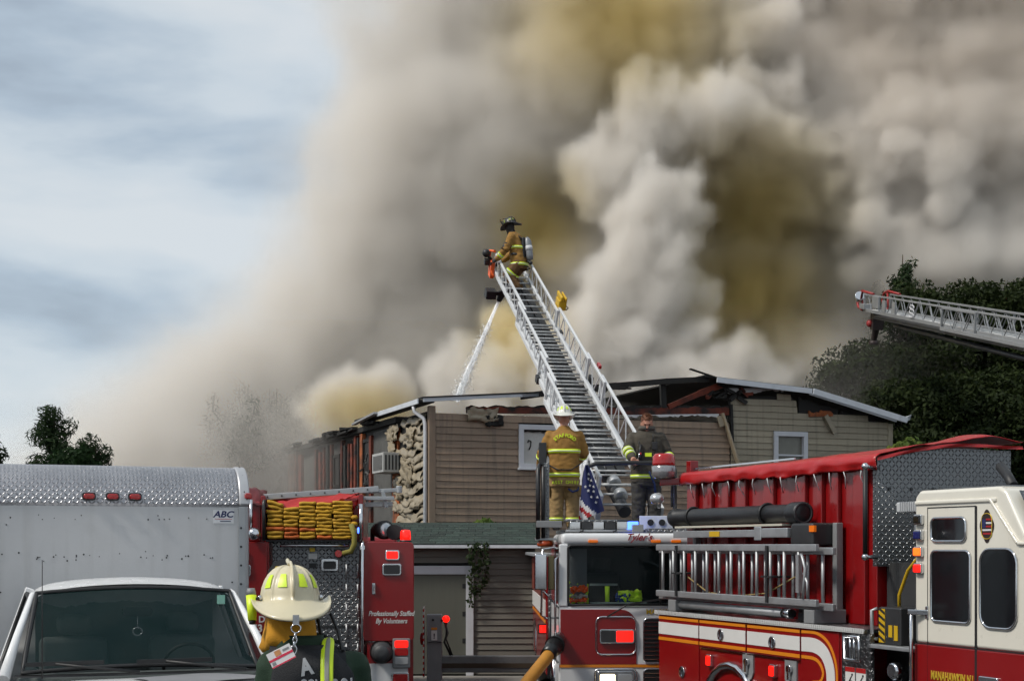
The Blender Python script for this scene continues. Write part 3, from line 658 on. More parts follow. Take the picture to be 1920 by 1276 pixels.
crumple_p.add([(x, y, 1.6685-.02*max(0, abs(x-cx)-.45)-(-2.1-y)*.075*(1 if y < -2.1 else .6)) for x, y in pp], [tuple(range(26))]).build('worn_patch', PRIM, cabo, fix=False)
# doors below the windows
for s in (-1, 1):
    d_ = MB().add([(cx+s*.972, -.25, .75), (cx+s*.985, -1.7, .75), (cx+s*.985, -1.7, 1.655), (cx+s*.955, -.25, 1.665)], [(0, 1, 2, 3)]).build('door', CABW, cabo, fix=False); d_.modifiers.new('t', 'SOLIDIFY').thickness = .03
    # side window, leaning in with the pillar
    a = [(cx+s*.952, -.42, 1.68), (cx+s*.962, -1.60, 1.68), (cx+s*.765, -1.06, 2.20), (cx+s*.765, -.42, 2.22)]
    MB().add(a, [(0, 1, 2, 3)]).build('door_glass', TGLASS, d_, fix=False)
    MB().tube(a, .022, 6, closed=True).build('window_seal', BLACK, d_)
    MB().tube([(cx+s*.955, -1.72, 1.66), (cx+s*.86, -1.42, 1.94), (cx+s*.745, -1.09, 2.225), (cx+s*.73, -1.05, 2.245)], [.045, .03, .026, .02], 8, sx=1.0).build('pillar', CABW, cabo)
    MB().bar((cx+s*.95, -.32, 1.66), (cx+s*.74, -.32, 2.26), .12, .07).build('rear_pillar', CABW, cabo, .01)
    mr = MB().tube([(cx+s*.98, -1.55, 1.50), (cx+s*1.14, -1.62, 1.50)], .035, 8).build('mirror_arm', BLACK, cabo)
    MB().bx(cx+s*1.13-.11, cx+s*1.13+.11, -1.70, -1.58, 1.46, 1.74).build('mirror', BLACK, mr, .03, 3)
ws = grid_patch((cx-.83, -1.69, 1.70), (cx+.83, -1.69, 1.70), (cx-.715, -1.11, 2.245), (cx+.715, -1.11, 2.245), .10, 14, 8, (0, -.75, .6))
MB().add(*ws, smooth=True).build('windscreen', TGLASS, cabo, fix=False)
gs = grid_patch((cx-.83, -1.69, 1.70), (cx+.83, -1.69, 1.70), (cx-.715, -1.11, 2.245), (cx+.715, -1.11, 2.245), .10, 14, 8, (0, -.75, .6))[0]
edge_ = [gs[i] for i in range(15)]+[gs[15*j+14] for j in range(1, 9)]+[gs[15*8+i] for i in range(13, -1, -1)]+[gs[15*j] for j in range(7, 0, -1)]
MB().tube(edge_, .018, 6, closed=True).build('windscreen_seal', BLACK, cabo)
cw = grid_patch((cx-.90, -1.79, 1.675), (cx+.90, -1.79, 1.675), (cx-.88, -1.66, 1.685), (cx+.88, -1.66, 1.685), .10, 12, 3, (0, -1, 0))
MB().add(*cw, smooth=True).build('cowl', BLACK, cabo, fix=False)
for x0, x1 in ((-.66, -.10), (.10, .66)):
    wp = MB().tube([(cx+x0+.62, -1.88, 1.70), (cx+x0+.3, -1.83, 1.735), (cx+x0+.05, -1.80, 1.765)], .012, 6).build('wiper', BLACK, cabo)
    MB().bar((cx+x0-.15, -1.785, 1.765), (cx+x0+.38, -1.815, 1.772), .02, .03).build('wiper_blade', BLACK, wp)
MB().tube([(cx-.70, -1.85, 1.67), (cx-.70, -1.84, 2.5)], [.006, .003], 5).build('antenna', BLACK, cabo)
# inside: dash, seats, wheel, mirror, back wall
DASH = mat('dash_grey', (.16, .185, .18), .7, var=.25)
inn = MB().bx(cx-.86, cx+.86, -1.62, -1.25, 1.40, 1.66).build('dashboard', DASH, cabo, .04)
for s in (-1, 1): MB().bx(cx+s*.42-.26, cx+s*.42+.26, -.62, -.45, 1.2, 1.88).bx(cx+s*.42-.13, cx+s*.42+.13, -.60, -.48, 1.9, 2.06).build('seat', DASH, cabo, .05)
box('cab_back_panel', DASH, cabo, cx-.70, cx+.70, -.30, -.25, 1.0, 2.2)
M_ = T(cx+.40, -1.12, 1.68) @ Matrix.Rotation(R(-62), 4, 'X')
MB().tube([M_ @ Vector((.19*math.cos(a), .19*math.sin(a), 0)) for a in (2*math.pi*k/24 for k in range(24))], .014, 6, closed=True).build('steering_wheel', BLACK, cabo)
mrr = MB().prism(rrect(cx-.11, cx+.11, 2.07, 2.14, .03), -1.30, -1.27).build('rear_view_mirror', BLACK, cabo)
MB().tube([(cx, -1.29, 2.07), (cx, -1.30, 1.99)], .004, 5).tube([(cx+.035*math.cos(a), -1.30, 1.955+.03*math.sin(a)) for a in (2*math.pi*k/16 for k in range(16))], .006, 5, closed=True).build('hanging_charm', CLEAR, mrr)
box('inspection_sticker', mat('sticker_green', (.25, .5, .4), .5), cabo, cx+.60, cx+.66, -1.245, -1.240, 2.15, 2.22)
for s in (-1, 1):
    wheel(bt, (cx+s*.86, -2.55, .40), .40, .26, s); wheel(bt, (s*.88, 3.4, .42), .42, .45, s)
box('grille', DARK, bt, cx-.75, cx+.75, -3.50, -3.38, .75, 1.25, bevel=.03)
MB().bx(cx-.98, cx+.98, -3.66, -3.48, .50, .74).build('front_bumper', CHROME, bt, .03)

# ================================================================== engine seen from the rear
en = thing('fire_engine', (-2.4735, 18.0, 0), R(5), 'red fire engine seen from behind with hose bed and Professionally Staffed lettering', 'fire engine')
def q(px, py): return (px-960)/150+2.4735, 2.6+(1022-py)/150
body = MB().bx(-1.245, -.56, .0, 7, .55, 2.64).bx(.60, 1.245, .45, 7, .55, 2.60).bx(-.56, .60, .28, 7, .55, 2.64).build('body', RED, en)
rb = MB().prism(rrect(.60, 1.245, 1.40, 2.645, .06), -.02, .6).build('rear_locker', RED, en, .012, 3)
MB().bx(.66, 1.18, .02, .5, .95, 1.40).build('lower_body', RED, en, .01)
MB().bx(.66, 1.17, .015, .5, .55, 1.12).build('white_lower_panel', WHITE, en)
MB().bx(-1.245, -.58, -.02, .3, 1.5, 2.645).build('rear_locker', RED, en, .012)
pc = box('rear_tread_panel', PLATE, en, -.53, .555, .20, .27, .55, 2.645)
box('panel_seam', DARK, pc, -.53, .55, .185, .198, 1.555, 1.585)
box('door_panel', PLATE, pc, -.40, .40, .17, .197, .6, 1.55, bevel=.006)
rl = MB().tube([(-.42, .10, 2.60), (-.42, .06, 2.60), (.42, .06, 2.60), (.42, .10, 2.60)], .018, 8).build('handrail', CHROME, en)
for x in (.60,): MB().tube([(x, .02, 2.66), (x, -.05, 2.62), (x, -.05, .75), (x, .05, .70)], .020, 8).bx(x-.03, x+.03, -.06, .02, 2.55, 2.60).build('handrail', CHROME, en)
for z in (2.2, 1.95, 1.7, 1.45, 1.2, .95):
    st_ = MB().tube([(.40, .12, z+.16), (.40, .05, z+.16), (.40, .05, z), (.54, .05, z), (.54, .05, z+.16), (.54, .12, z+.16)], .014, 6).build('folding_step', ALU, en)
# hose bed
HB = mat('hose_bed_inside', (.05, .004, .005), .6)
MB().bx(-.66, -.60, .0, 5, 2.645, 3.22).build('hose_bed_side', RED, en, .008); MB().bx(.55, .61, .0, 5, 2.645, 3.24).build('hose_bed_side', RED, en, .008)
MB().bx(-1.2, -.66, .02, 5, 2.645, 3.15).build('hose_bed_flank', RED, en, .02)
box('hose_bed_floor', DARK, en, -.60, .55, .05, 5, 2.646, 2.67); box('hose_bed_divider', HB, en, -.60, .55, 1.4, 1.45, 2.67, 3.1)
MB().tube([(-.78, -.03, 2.75), (-.78, -.03, 3.17)], .022, 8).build('grab_pole', CHROME, en)
MB().tube([(-.62, -.02, 2.66), (-.62, -.04, 3.12), (-.62, .06, 3.2), (-.62, .3, 3.2)], .022, 8).build('bed_rail', mat('black_rail', (.02, .02, .02), .3), en)
MB().sph((-.735, -.10, 2.74), .085, 16, 10).build('chrome_bell', CHROME, en)
MB().tube([(.58, -.03, 2.66), (.58, -.03, 3.12)], .025, 8).build('grab_pole', CHROME, en)
TARP = mat('red_tarp', (.40, .022, .020), .42, var=.18, scale=2.5, bump=.5, bscale=9)
def cloth(name, corners, sag, m, parent, nx=20, ny=10, amp=.02, seed=1):
    c = [Vector(p) for p in corners]; v = []
    for j in range(ny+1):
        for i in range(nx+1):
            u, t_ = i/nx, j/ny; p = (c[0]*(1-u)+c[1]*u)*(1-t_)+(c[3]*(1-u)+c[2]*u)*t_
            nn = mnoise.noise(Vector((u*6+seed, t_*4, seed)))+.5*mnoise.noise(Vector((u*15, t_*9+seed, 2)))
            v.append(p+Vector((0, 0, -sag*math.sin(math.pi*u)*math.sin(math.pi*t_)+amp*nn))+Vector((0, amp*.5*nn, 0)))
    o = MB().add(v, [(j*(nx+1)+i, j*(nx+1)+i+1, (j+1)*(nx+1)+i+1, (j+1)*(nx+1)+i) for j in range(ny) for i in range(nx)], True).build(name, m, parent, fix=False)
    o.modifiers.new('t', 'SOLIDIFY').thickness = .008; return o
cloth('hose_bed_tarp', [(-.75, .05, 3.06), (.50, .25, 3.06), (.58, .4, 3.26), (-.70, .4, 3.24)], .04, TARP, en, amp=.05, seed=4)
cloth('hose_bed_tarp', [(-.62, .0, 3.02), (.30, .05, 3.16), (.56, .20, 3.27), (-.45, .12, 3.16)], .02, TARP, en, amp=.04, seed=9)
cloth('dark_tarp', [(-1.0, .0, 3.12), (-.60, -.02, 3.10), (-.62, .5, 3.30), (-.95, .5, 3.33)], -.1, mat('maroon_tarp', (.10, .008, .01), .5, var=.3, bump=.5, bscale=9), en, amp=.03, seed=2)
ld = MB().bar((-.80, .30, 3.20), (.80, .30, 3.32), .06, .075).build('ladder_beam', ALU, en, .006)
for k in range(8): MB().cyl((-.6+.18*k, .265, 3.215+.0135*k), (-.6+.18*k, .26, 3.215+.0135*k), .012, n=8).build('beam_hole', DARK, ld)
MB().bar((.62, .32, 3.285), (1.06, .32, 3.31), .05, .05).bar((.60, .25, 3.20), (1.0, .25, 3.20), .04, .05).bar((.62, .35, 3.12), (.98, .35, 3.13), .04, .06).bar((.9, .3, 3.08), (.85, .3, 3.3), .03, .05).cyl((1.06, .32, 3.27), (1.06, .32, 3.36), .04).build('ladder_bracket', ALU, en, .006)
# lamps on the rear
def lamp(x, z, wd, h, m, y=-.02, parent=en, bez=CHROME, name='warning_lamp'):
    o = MB().prism(rrect(x-wd/2, x+wd/2, z-h/2, z+h/2, min(wd, h)*.2), y-.025, y).build(name, bez, parent, .006)
    MB().prism(rrect(x-wd/2+.018, x+wd/2-.018, z-h/2+.018, z+h/2-.018, min(wd, h)*.15), y-.034, y-.024).build('lens', m, o, .004); return o
x, z = q(735, 1040); lamp(x, z, .18, .13, REDLIT); x, z = q(734, 1067); lamp(x, z, .24, .15, DARK)
lamp(-.90, 2.46, .20, .14, REDLENS); lamp(-.90, 2.29, .24, .15, DARK)
x, z = q(752, 1222); tl = MB().bx(x-.11, x+.11, -.04, .02, z-.20, z+.17).build('tail_lamp', GREY, en, .012)
for dz, m in ((.10, REDLIT), (.0, REDLENS), (-.11, CLEAR)): MB().prism(rrect(x-.085, x+.085, z+dz-.045, z+dz+.045, .02), -.055, -.035).build('lens', m, tl, .004)
x, z = q(750, 1272); lamp(x, z, .22, .15, REDLENS, 0.0)
x, z = q(715, 1222); sc_ = MB().lathe([(.02, .16), (.09, .16), (.10, .14), (.10, .10), (.125, .09), (.13, .03), (.12, .0), (.15, -.04)], 22, T(x, -.03, z) @ Matrix.Rotation(R(90), 4, 'X') @ T(0, 0, .0)).build('suction_inlet', mat('inlet_grey', (.06, .062, .066), .5, .4, var=.2), en)
for (px, py, w_, h) in ((697, 1201, .08, .03), (748, 1200, .07, .05)):
    x, z = q(px, py); box('nameplate', ALU, en, x-w_/2, x+w_/2, .008, .019, z-h/2, z+h/2)
x, z = q(700, 1103); MB().bx(x-.02, x+.02, -.045, -.02, z-.07, z+.07).cyl((x, -.05, z-.03), (x, -.05, z+.05), .012).build('door_latch', CHROME, en, .004)
x, z = q(733, 1150); text('lettering', 'Professionally Staffed', SILVERY, en, T(x, -.0235, z) @ FRONT, .086, .28, .001, width=.78, bold=.0018)
x, z = q(733, 1164); text('lettering', 'By Volunteers', SILVERY, en, T(x, -.0235, z) @ FRONT, .086, .28, .001, width=.80, bold=.0018)
x, z = q(472, 1160); text('lettering', 'DEP DE', SILVERY, en, T(x+.05, -.0235, z) @ FRONT, .11, 0, .001, bold=.003)
x, z = q(479, 1174); text('lettering', '343', SILVERY, en, T(x, -.0235, z-.02) @ FRONT, .13, 0, .001, bold=.004)
x, z = q(760, 1001); be = MB().lathe([(.075, 0), (.075, .03)], 18, T(x, .12, z-.10)).build('beacon', DARK, en); MB().lathe([(.065, .03), (.068, .06), (.062, .14), (.05, .155), (.0, .16)], 18, T(x, .12, z-.10)).build('beacon_dome', REDLIT, be)
sp = MB().tube([(.72, .55, 2.66), (.72, .55, 2.80), (.80, .45, 2.82)], .03, 8).build('spotlight_mount', DARK, en)
MB().lathe([(.02, -.20), (.08, -.16), (.12, -.02), (.12, .06), (.10, .065)], 20, T(.86, .36, 2.80) @ Matrix.Rotation(R(35), 4, 'Z') @ Matrix.Rotation(R(90), 4, 'X')).build('spotlight', BLACK, sp)
MB().lathe([(.0, .07), (.07, .075), (.105, .062)], 20, T(.86, .36, 2.80) @ Matrix.Rotation(R(35), 4, 'Z') @ Matrix.Rotation(R(90), 4, 'X')).build('spotlight_lens', CLEAR, sp)
MB().lathe([(.02, -.2), (.07, -.16), (.10, -.02), (.10, .08)], 18, T(1.02, .30, 2.77) @ Matrix.Rotation(R(-20), 4, 'Z') @ Matrix.Rotation(R(90), 4, 'X')).build('spotlight', BLACK, sp)
MB().sph((.56, -.02, 2.79), .028, 10, 6, (1, .6, 1.6)).build('blue_lamp', BLUELIT, en)
x, z = q(617, 1059); MB().prism(rrect(x-.11, x+.11, z-.08, z+.08, .03), .12, .2).build('rear_camera', CHROME, en, .01); MB().prism(rrect(x-.08, x+.08, z-.05, z+.05, .02), .105, .12).build('camera_window', BLACK, en)
for (px, py, w_, h, m) in ((585, 1042, .11, .07, SILVERY), (584, 1030, .07, .05, GOLD), (585, 1060, .09, .06, BLACK)):
    x, z = q(px, py); box('placard', m, en, x-w_/2, x+w_/2, .185, .198, z-h/2, z+h/2)
inl = MB().cyl((.30, .2, 2.50), (.30, .05, 2.50), .06).build('discharge_cap', BLACK, en); MB().cyl((.30, .05, 2.50), (.30, .03, 2.50), .045).build('cap_face', REDLENS, inl)
for s in (-1, 1): wheel(en, (s*1.05, 2.0, .52), .52, .4, s)
MB().bx(-1.1, 1.1, 7.05, 9.0, .6, 2.75).build('cab', RED, en, .08); MB().bx(-1.1, 1.1, .3, 7, .45, .6).build('chassis', DARK, en)
MB().bx(-1.24, 1.24, -.32, .0, .45, .53).build('tailboard', PLATE, en)
# flat-folded hose: columns of loops
HOSE = [mat('hose_yellow', (.46, .25, .012), .75, var=.25, scale=6, rv=.18, bump=.3, bscale=80, dirt=.3, dcol=(.10, .06, .02)), mat('hose_orange', (.46, .10, .012), .75, var=.25, scale=6, rv=.15, bump=.3, bscale=80)]
hl = thing('hose_load', (-2.4735, 18.0, 2.67), R(5), 'stack of flat-folded yellow fire hose in the engine bed', 'fire hose')
def fold(x0, x1, z, th, m, tilt):
    pts = []; n = 6; b = MB(); rg_ = []
    for i in range(n+1):
        u = i/n; x = x0+(x1-x0)*u; yb = -.02+rnd.uniform(-.008, .008); zz = z+tilt*(u-.5)+.004*math.sin(u*7+z*40)
        prof_ = [(yb+th*.55*(1-math.cos(a)), zz+th/2*math.sin(a)*1.0) for a in (math.pi*(k/6-.5) for k in range(7))]
        # rounded nose toward the rear, flat run back into the bed
        nose_ = [(yb+th*.5-th*.5*math.cos(a), zz+th*.5*math.sin(a)) for a in (math.pi*(k/6-.5) for k in range(7))]
        rg_.append([(x, y, z_) for y, z_ in nose_]+[(x, .9, zz+th*.5), (x, .9, zz-th*.5)])
    return b.loft(rg_).build('hose_fold', m, hl)
for ci, (a, b_, n, top) in enumerate([(-.59, -.38, 9, .47), (-.38, -.19, 8, .40), (-.19, .02, 10, .47), (.02, .23, 10, .46), (.23, .47, 11, .48)]):
    zc = .01; th0 = top/n
    for k in range(n):
        fold(a+.006+rnd.uniform(-.012, .01), b_-.006+rnd.uniform(-.012, .012), zc+th0/2, th0*.93, HOSE[1] if (k < 3 and rnd.random() < .5) else HOSE[0], rnd.uniform(-.012, .012) if ci else (.0 if k < 7 else -.05))
        zc += th0
MB().tube([(.46, -.03, .20), (.50, -.05, .06), (.50, -.06, -.05), (.46, -.06, -.14), (.36, -.02, -.17)], .035, 8).build('hose_tail', mat('hose_olive', (.20, .17, .03), .8, var=.3), hl)
for z in (.28, .20, .12): MB().sph((.50, .0, z), .05, 10, 6, (1, 1, .7)).build('hose_loop', HOSE[0], hl)
# ================================================================== aerial truck in the middle
at_ = thing('aerial_truck', (2.09, 20.3, 0), R(1.2), 'white-roofed red aerial fire truck facing the camera with raised ladder', 'fire truck')
def qa(px, py): return (px-960)/133-2.09, 2.6+(1022-py)/133
cf = MB()
cf.bx(-1.43, 1.43, 0, 2.2, .45, 1.745).build('cab', WHITE, at_, .03)
for s in (-1, 1):
    MB().bar((s*1.37, .04, 1.74), (s*1.36, .06, 2.62), .13, .10, (0, 1, 0)).build('pillar', WHITE, at_, .02)
    MB().bx(min(s*1.43, s*1.39), max(s*1.43, s*1.39), 1.0, 2.2, 1.74, 2.62).build('cab_side', RED, at_)
    g_ = MB().add([(s*1.435, .15, 1.80), (s*1.435, .95, 1.80), (s*1.425, .95, 2.52), (s*1.425, .15, 2.52)], [(0, 1, 2, 3)]).build('side_glass', GLASS, at_, fix=False)
MB().bx(-1.40, 1.40, .02, 2.2, 2.60, 2.775).build('cab_roof', WHITE, at_, .07, 4)
AG = gmat('cab_glass', (.004, .008, .009), .42, .03)
ws = grid_patch((-1.30, .005, 1.765), (1.30, .005, 1.765), (-1.29, .05, 2.60), (1.29, .05, 2.60), .05, 12, 4)
wso = MB().add(*ws, smooth=True).build('windscreen', AG, at_, fix=False)
rring('windscreen_seal', BLACK, at_, -1.30, 1.30, 1.765, 2.60, .05, .0, .018)
box('centre_post', BLACK, at_, -.012, .012, -.045, .0, 1.77, 2.6)
INT = mat('cab_interior', (.012, .014, .016), .8, var=.3)
MB().bx(-1.35, 1.35, 1.25, 1.35, .9, 2.58).build('cab_back', INT, at_); MB().bx(-1.33, 1.33, .10, .50, 1.60, 1.775).build('dashboard', mat('dash_dark', (.03, .034, .036), .6), at_, .03)
for s in (-1, 1): MB().bx(s*.75-.28, s*.75+.28, .95, 1.1, 1.3, 2.2).bx(s*.75-.14, s*.75+.14, .95, 1.07, 2.22, 2.42).build('seat', INT, at_, .05)
box('sun_blind', mat('blind_grey', (.12, .14, .15), .7), at_, -1.27, -1.02, .20, .24, 1.8, 2.55)
box('interior_strip_lamp', mat('pale_plastic', (.35, .45, .45), .5), at_, -.95, -.55, .55, .62, 2.02, 2.05)
vst = thing('safety_vest', (2.09-1.14, 20.3+.22, 1.78), R(1.2), 'crumpled lime and orange safety vest on the dash behind the windscreen', 'vest')
HV = mat('hi_vis_lime', (.45, .75, .03), .8, var=.15, emit=.05); HO = mat('hi_vis_orange', (.85, .12, .01), .8, var=.15, emit=.05)
crumple('cloth', HV, vst, (0, 0, .14), .26, .28, .12, 71, 14, 12); crumple('stripe', HO, vst, (0, -.05, .20), .24, .08, .1, 72, 14, 5); crumple('stripe', HO, vst, (0, -.05, .05), .26, .06, .1, 74, 14, 5); crumple('stripe', SILVERTAPE, vst, (.0, -.055, .10), .24, .04, .1, 75, 14, 4)
gl = thing('work_gloves', (2.09-.63, 20.3+.25, 1.78), R(1.2), 'lime work gloves lying on the dash right of the vest', 'gloves')
MB().tube([(-.1, 0, .02), (-.1, 0, .24)], [.03, .035], 8).build('glove', HV, gl); crumple('glove', HV, gl, (.22, 0, .10), .34, .16, .1, 77); crumple('glove', mat('blue_cloth', (.02, .06, .25), .7), gl, (.12, -.02, .08), .2, .12, .08, 78)
box('map_sheet', mat('pale_teal', (.3, .42, .4), .6), gl, -.35, .45, -.1, -.02, .0, .012)
# front
fr_ = MB().prism([(-1.41, .93), (-.335, .93)]+[(-.335-.22+.22*math.cos(R(a)), 1.70-.22+.22*math.sin(R(a))) for a in range(0, 91, 15)]+[(-1.41, 1.70)], -.012, .01).build('red_front_panel', RED, at_, .004)
MB().prism([(.335, .93), (1.41, .93), (1.41, 1.70)]+[(.335+.22+.22*math.cos(R(a)), 1.70-.22+.22*math.sin(R(a))) for a in range(90, 181, 15)], -.012, .01).build('red_front_panel', RED, at_, .004)
box('orange_stripe', ORANGE, at_, -1.42, 1.42, -.010, .0, .885, .925); box('red_stripe', RED, at_, -1.42, 1.42, -.010, .0, .925, .929)
for s in (-1, 1):
    rring('panel_trim', CHROME, at_, min(s*.345, s*.91), max(s*.345, s*.91), 1.07, 1.60, .09, -.016, .011)
    lb = rpanel('warning_lamp', CHROME, at_, min(s*.365, s*.86), max(s*.365, s*.86), 1.225, 1.425, .03, -.05, -.01, bevel=.006)
    for a, b_, m in ((-.84, -.63, DARK), (-.625, -.385, REDLIT)): rpanel('lens', m, lb, min(-s*a, -s*b_) if s > 0 else a, max(-s*a, -s*b_) if s > 0 else b_, 1.245, 1.405, .02, -.06, -.045)
    rring('headlamp_trim', CHROME, at_, min(s*.335, s*.925), max(s*.335, s*.925), .50, .865, .07, -.015, .013)
    hb = rpanel('headlamp', CHROME, at_, min(s*.36, s*.90), max(s*.36, s*.90), .52, .84, .05, -.03, .0, bevel=.008)
    for a, b_, m in ((-.85, -.64, WARM), (-.60, -.40, CLEAR)): rpanel('lens', m, hb, a if s < 0 else -b_, b_ if s < 0 else -a, .56, .79, .02, -.045, -.028)
gr_ = rpanel('grille', BLACK, at_, -.235, .235, .95, 1.575, .06, -.012, .02)
rring('grille_trim', CHROME, gr_, -.235, .235, .95, 1.575, .06, -.016, .012)
for k in range(10): box('grille_slat', CHROME, gr_, -.22, .22, -.03, -.014, .995+.058*k, 1.003+.058*k)
g2 = rpanel('lower_grille', BLACK, at_, -.235, .235, .45, .865, .06, -.012, .02); rring('grille_trim', CHROME, g2, -.235, .235, .45, .865, .06, -.016, .012)
for k in range(6): box('grille_slat', CHROME, g2, -.22, .22, -.03, -.014, .51+.058*k, .518+.058*k)
text('lettering', 'MANAHAWKIN', GOLD, at_, T(-.20, -.008, 1.665) @ FRONT, .095, 0, .002, 'LEFT', bold=.003)
text('lettering', "Tyler's", mat('script_red', (.25, .01, .02), .4), at_, T(-.305, .010, 2.715) @ FRONT, .135, .45, .004, bold=.002)
for px in (1112, 1230, 1268):
    x, z = qa(px, 1014); MB().prism(rrect(x-.07, x+.07, z-.02, z+.02, .018), -.01, .03).build('clearance_lamp', AMBER, at_, .006)
wp = MB().tube([(-.75, -.03, 1.60), (-.45, -.06, 1.78), (-.05, -.05, 1.84)], .012, 6).build('wiper', BLACK, at_); MB().bar((-.50, -.06, 1.77), (.15, -.06, 1.87), .015, .025).build('wiper_blade', BLACK, wp)
MB().bx(-1.45, 1.45, -.55, -.02, .30, .46).build('bumper', CHROME, at_, .03)
# mirrors and near side of the body
mi = MB().tube([(-1.42, .10, 2.55), (-1.50, -.02, 2.57), (-1.66, -.05, 2.55), (-1.68, -.05, 1.62), (-1.60, -.03, 1.58), (-1.43, .08, 1.58)], .016, 8).tube([(-1.68, -.05, 2.0), (-1.43, .08, 1.72)], .014, 8).build('mirror_bracket', CHROME, at_)
MB().bx(-1.78, -1.60, -.11, -.05, 1.98, 2.48).build('mirror', CHROME, mi, .02); MB().bx(-1.585, -1.50, -.08, .0, 1.98, 2.46).build('mirror', mat('mirror_brown', (.12, .10, .05), .2, .5), mi, .01)
MB().tube([(-1.56, -.04, 1.60), (-1.56, -.04, 1.0)], .022, 8).build('grab_rail', BLACK, at_)
MB().tube([(-1.44, .05, 2.45), (-1.48, .0, 2.4), (-1.48, .0, 1.0), (-1.44, .05, .95)], .016, 8).build('grab_rail', CHROME, at_)
bod = MB().bx(-1.50, 1.45, 2.5, 10.0, .55, 2.42).build('body', RED, at_, .02)
MB().bx(-1.515, -1.50, 2.6, 10.0, 1.45, 1.72).build('white_stripe', SILVERY, bod); MB().bx(-1.512, -1.50, 2.6, 10.0, 1.36, 1.40).build('orange_stripe', ORANGE, bod)
for k in range(6): MB().bx(-1.525, -1.50, 2.65+1.2*k, 3.78+1.2*k, 1.76, 2.36).build('shutter_door', mat('shutter_rust', (.20, .05, .035), .5, .2, var=.2, bump=.6, bscale=12), bod, .006)
for k in range(7): MB().bx(-1.66, -1.30, 2.5+1.07*k, 3.52+1.07*k, 2.42, 2.47).build('roof_slat', ALU, bod, .006)
MB().bx(-1.47, 1.4, 2.2, 2.5, .55, 2.3).build('pump_panel', PLATE, at_)
for y in (1.0, 7.2):
    wheel(at_, (-1.28, y, .53), .53, .34, -1); wheel(at_, (1.28, y, .53), .53, .34, 1)
    MB().tube([(-1.47, y+.66*math.cos(a), .53+.66*math.sin(a)) for a in (R(5+17*k) for k in range(11))], .05, 8).build('wheel_arch', CHROME, at_)
    MB().bx(-1.46, -1.38, y-.45, y+.45, .5, .95).build('wheel_well', BLACK, at_)
lm = MB().bx(-1.62, -1.47, 2.55, 2.62, 1.20, 1.36).build('side_marker', DARK, at_); box('lens', REDLIT, lm, -1.60, -1.49, 2.53, 2.55, 1.22, 1.34)
MB().bx(-1.72, -1.42, .9, 1.3, 2.68, 2.71).build('side_shelf', ALU, at_); bl = MB().lathe([(.11, 0), (.12, .03), (.11, .08), (.04, .10)], 16, T(-1.58, 1.0, 2.585)).build('side_beacon', mat('red_amber_lens', (.35, .05, .01), .3), at_)
# roof gear
lb = MB().bx(-1.30, -.35, .45, .80, 2.80, 2.83).build('light_bar', ALU, at_, .005)
for k in range(5):
    x = -1.25+.17*k; MB().bx(x, x+.155, .44, .80, 2.835, 2.94).build('lens', CLEAR if k % 2 == 0 else DARK, lb, .01)
MB().bx(-.40, -.26, .43, .80, 2.835, 2.945).build('lens', BLUELIT, lb, .012)
box('light_bar_lid', PLATE, lb, -1.32, -.55, .45, .80, 2.945, 2.975, bevel=.004)
for x in (-1.1, -.62): MB().tube([(x, .5, 2.77), (x, .42, 2.80), (x+.05, .42, 2.82)], .012, 6).build('lamp_foot', BLACK, lb)
MB().bx(-.36, -.20, .30, .42, 2.79, 2.90).build('siren_speaker', GREY, at_, .01)
MB().bx(-1.72, -1.35, .62, .74, 2.86, 2.96).build('side_floodlight', GREY, at_, .008)
pn = MB().bx(-.18, 1.3, 1.0, 1.04, 2.83, 3.04).build('deck_panel', WHITEMETAL, at_, .006)
for x in (-.02, .15, .32, .5): MB().cyl((x, .995, 2.94), (x, .985, 2.94), .048, n=18).build('lightening_hole', BLACK, pn)
box('deck_tread', PLATE, at_, -.1, .55, .7, 1.0, 2.79, 2.85)
deck = box('deck', PLATE, at_, -1.35, 1.35, 1.05, 2.35, 2.78, 2.83)
BR = mat('black_rail_paint', (.012, .012, .013), .35, var=.2)
def rail(pts, r=.032): return MB().tube(pts, r, 10).build('handrail', BR, at_)
x0 = qa(1010, 0)[0]; x1 = qa(1022, 0)[0]; ztop = qa(0, 868)[1]
def wl(px, py, Y): v = P(px, py, Y)-Vector((2.09, 20.3, 0)); return (v.x, v.y, v.z)
rail([wl(1011, 1010, 21.2), wl(1011, 880, 21.2), wl(1014, 872, 21.3), wl(1020, 870, 21.6)]); rail([wl(1021, 1008, 21.2), wl(1021, 878, 21.2), wl(1024, 871, 21.4), wl(1028, 870, 21.8)])
rail([wl(1097, 968, 21.2), wl(1097, 900, 21.2), wl(1100, 884, 21.2), wl(1107, 873, 21.2), wl(1120, 869, 21.2), wl(1190, 867, 21.2), wl(1262, 868, 21.2), wl(1268, 880, 21.2), wl(1268, 990, 21.2)])
rail([wl(1263, 950, 21.3), wl(1263, 870, 21.3)], .02)
pb = MB().bx(*[v for a in zip(wl(1022, 1010, 21.25), wl(1032, 868, 21.35)) for v in sorted(a)]).build('control_pedestal', PLATE, at_); MB().bx(*[v for a in zip(wl(1013, 872, 21.3), wl(1027, 830, 21.4)) for v in sorted(a)]).build('control_box', DARK, at_, .01)
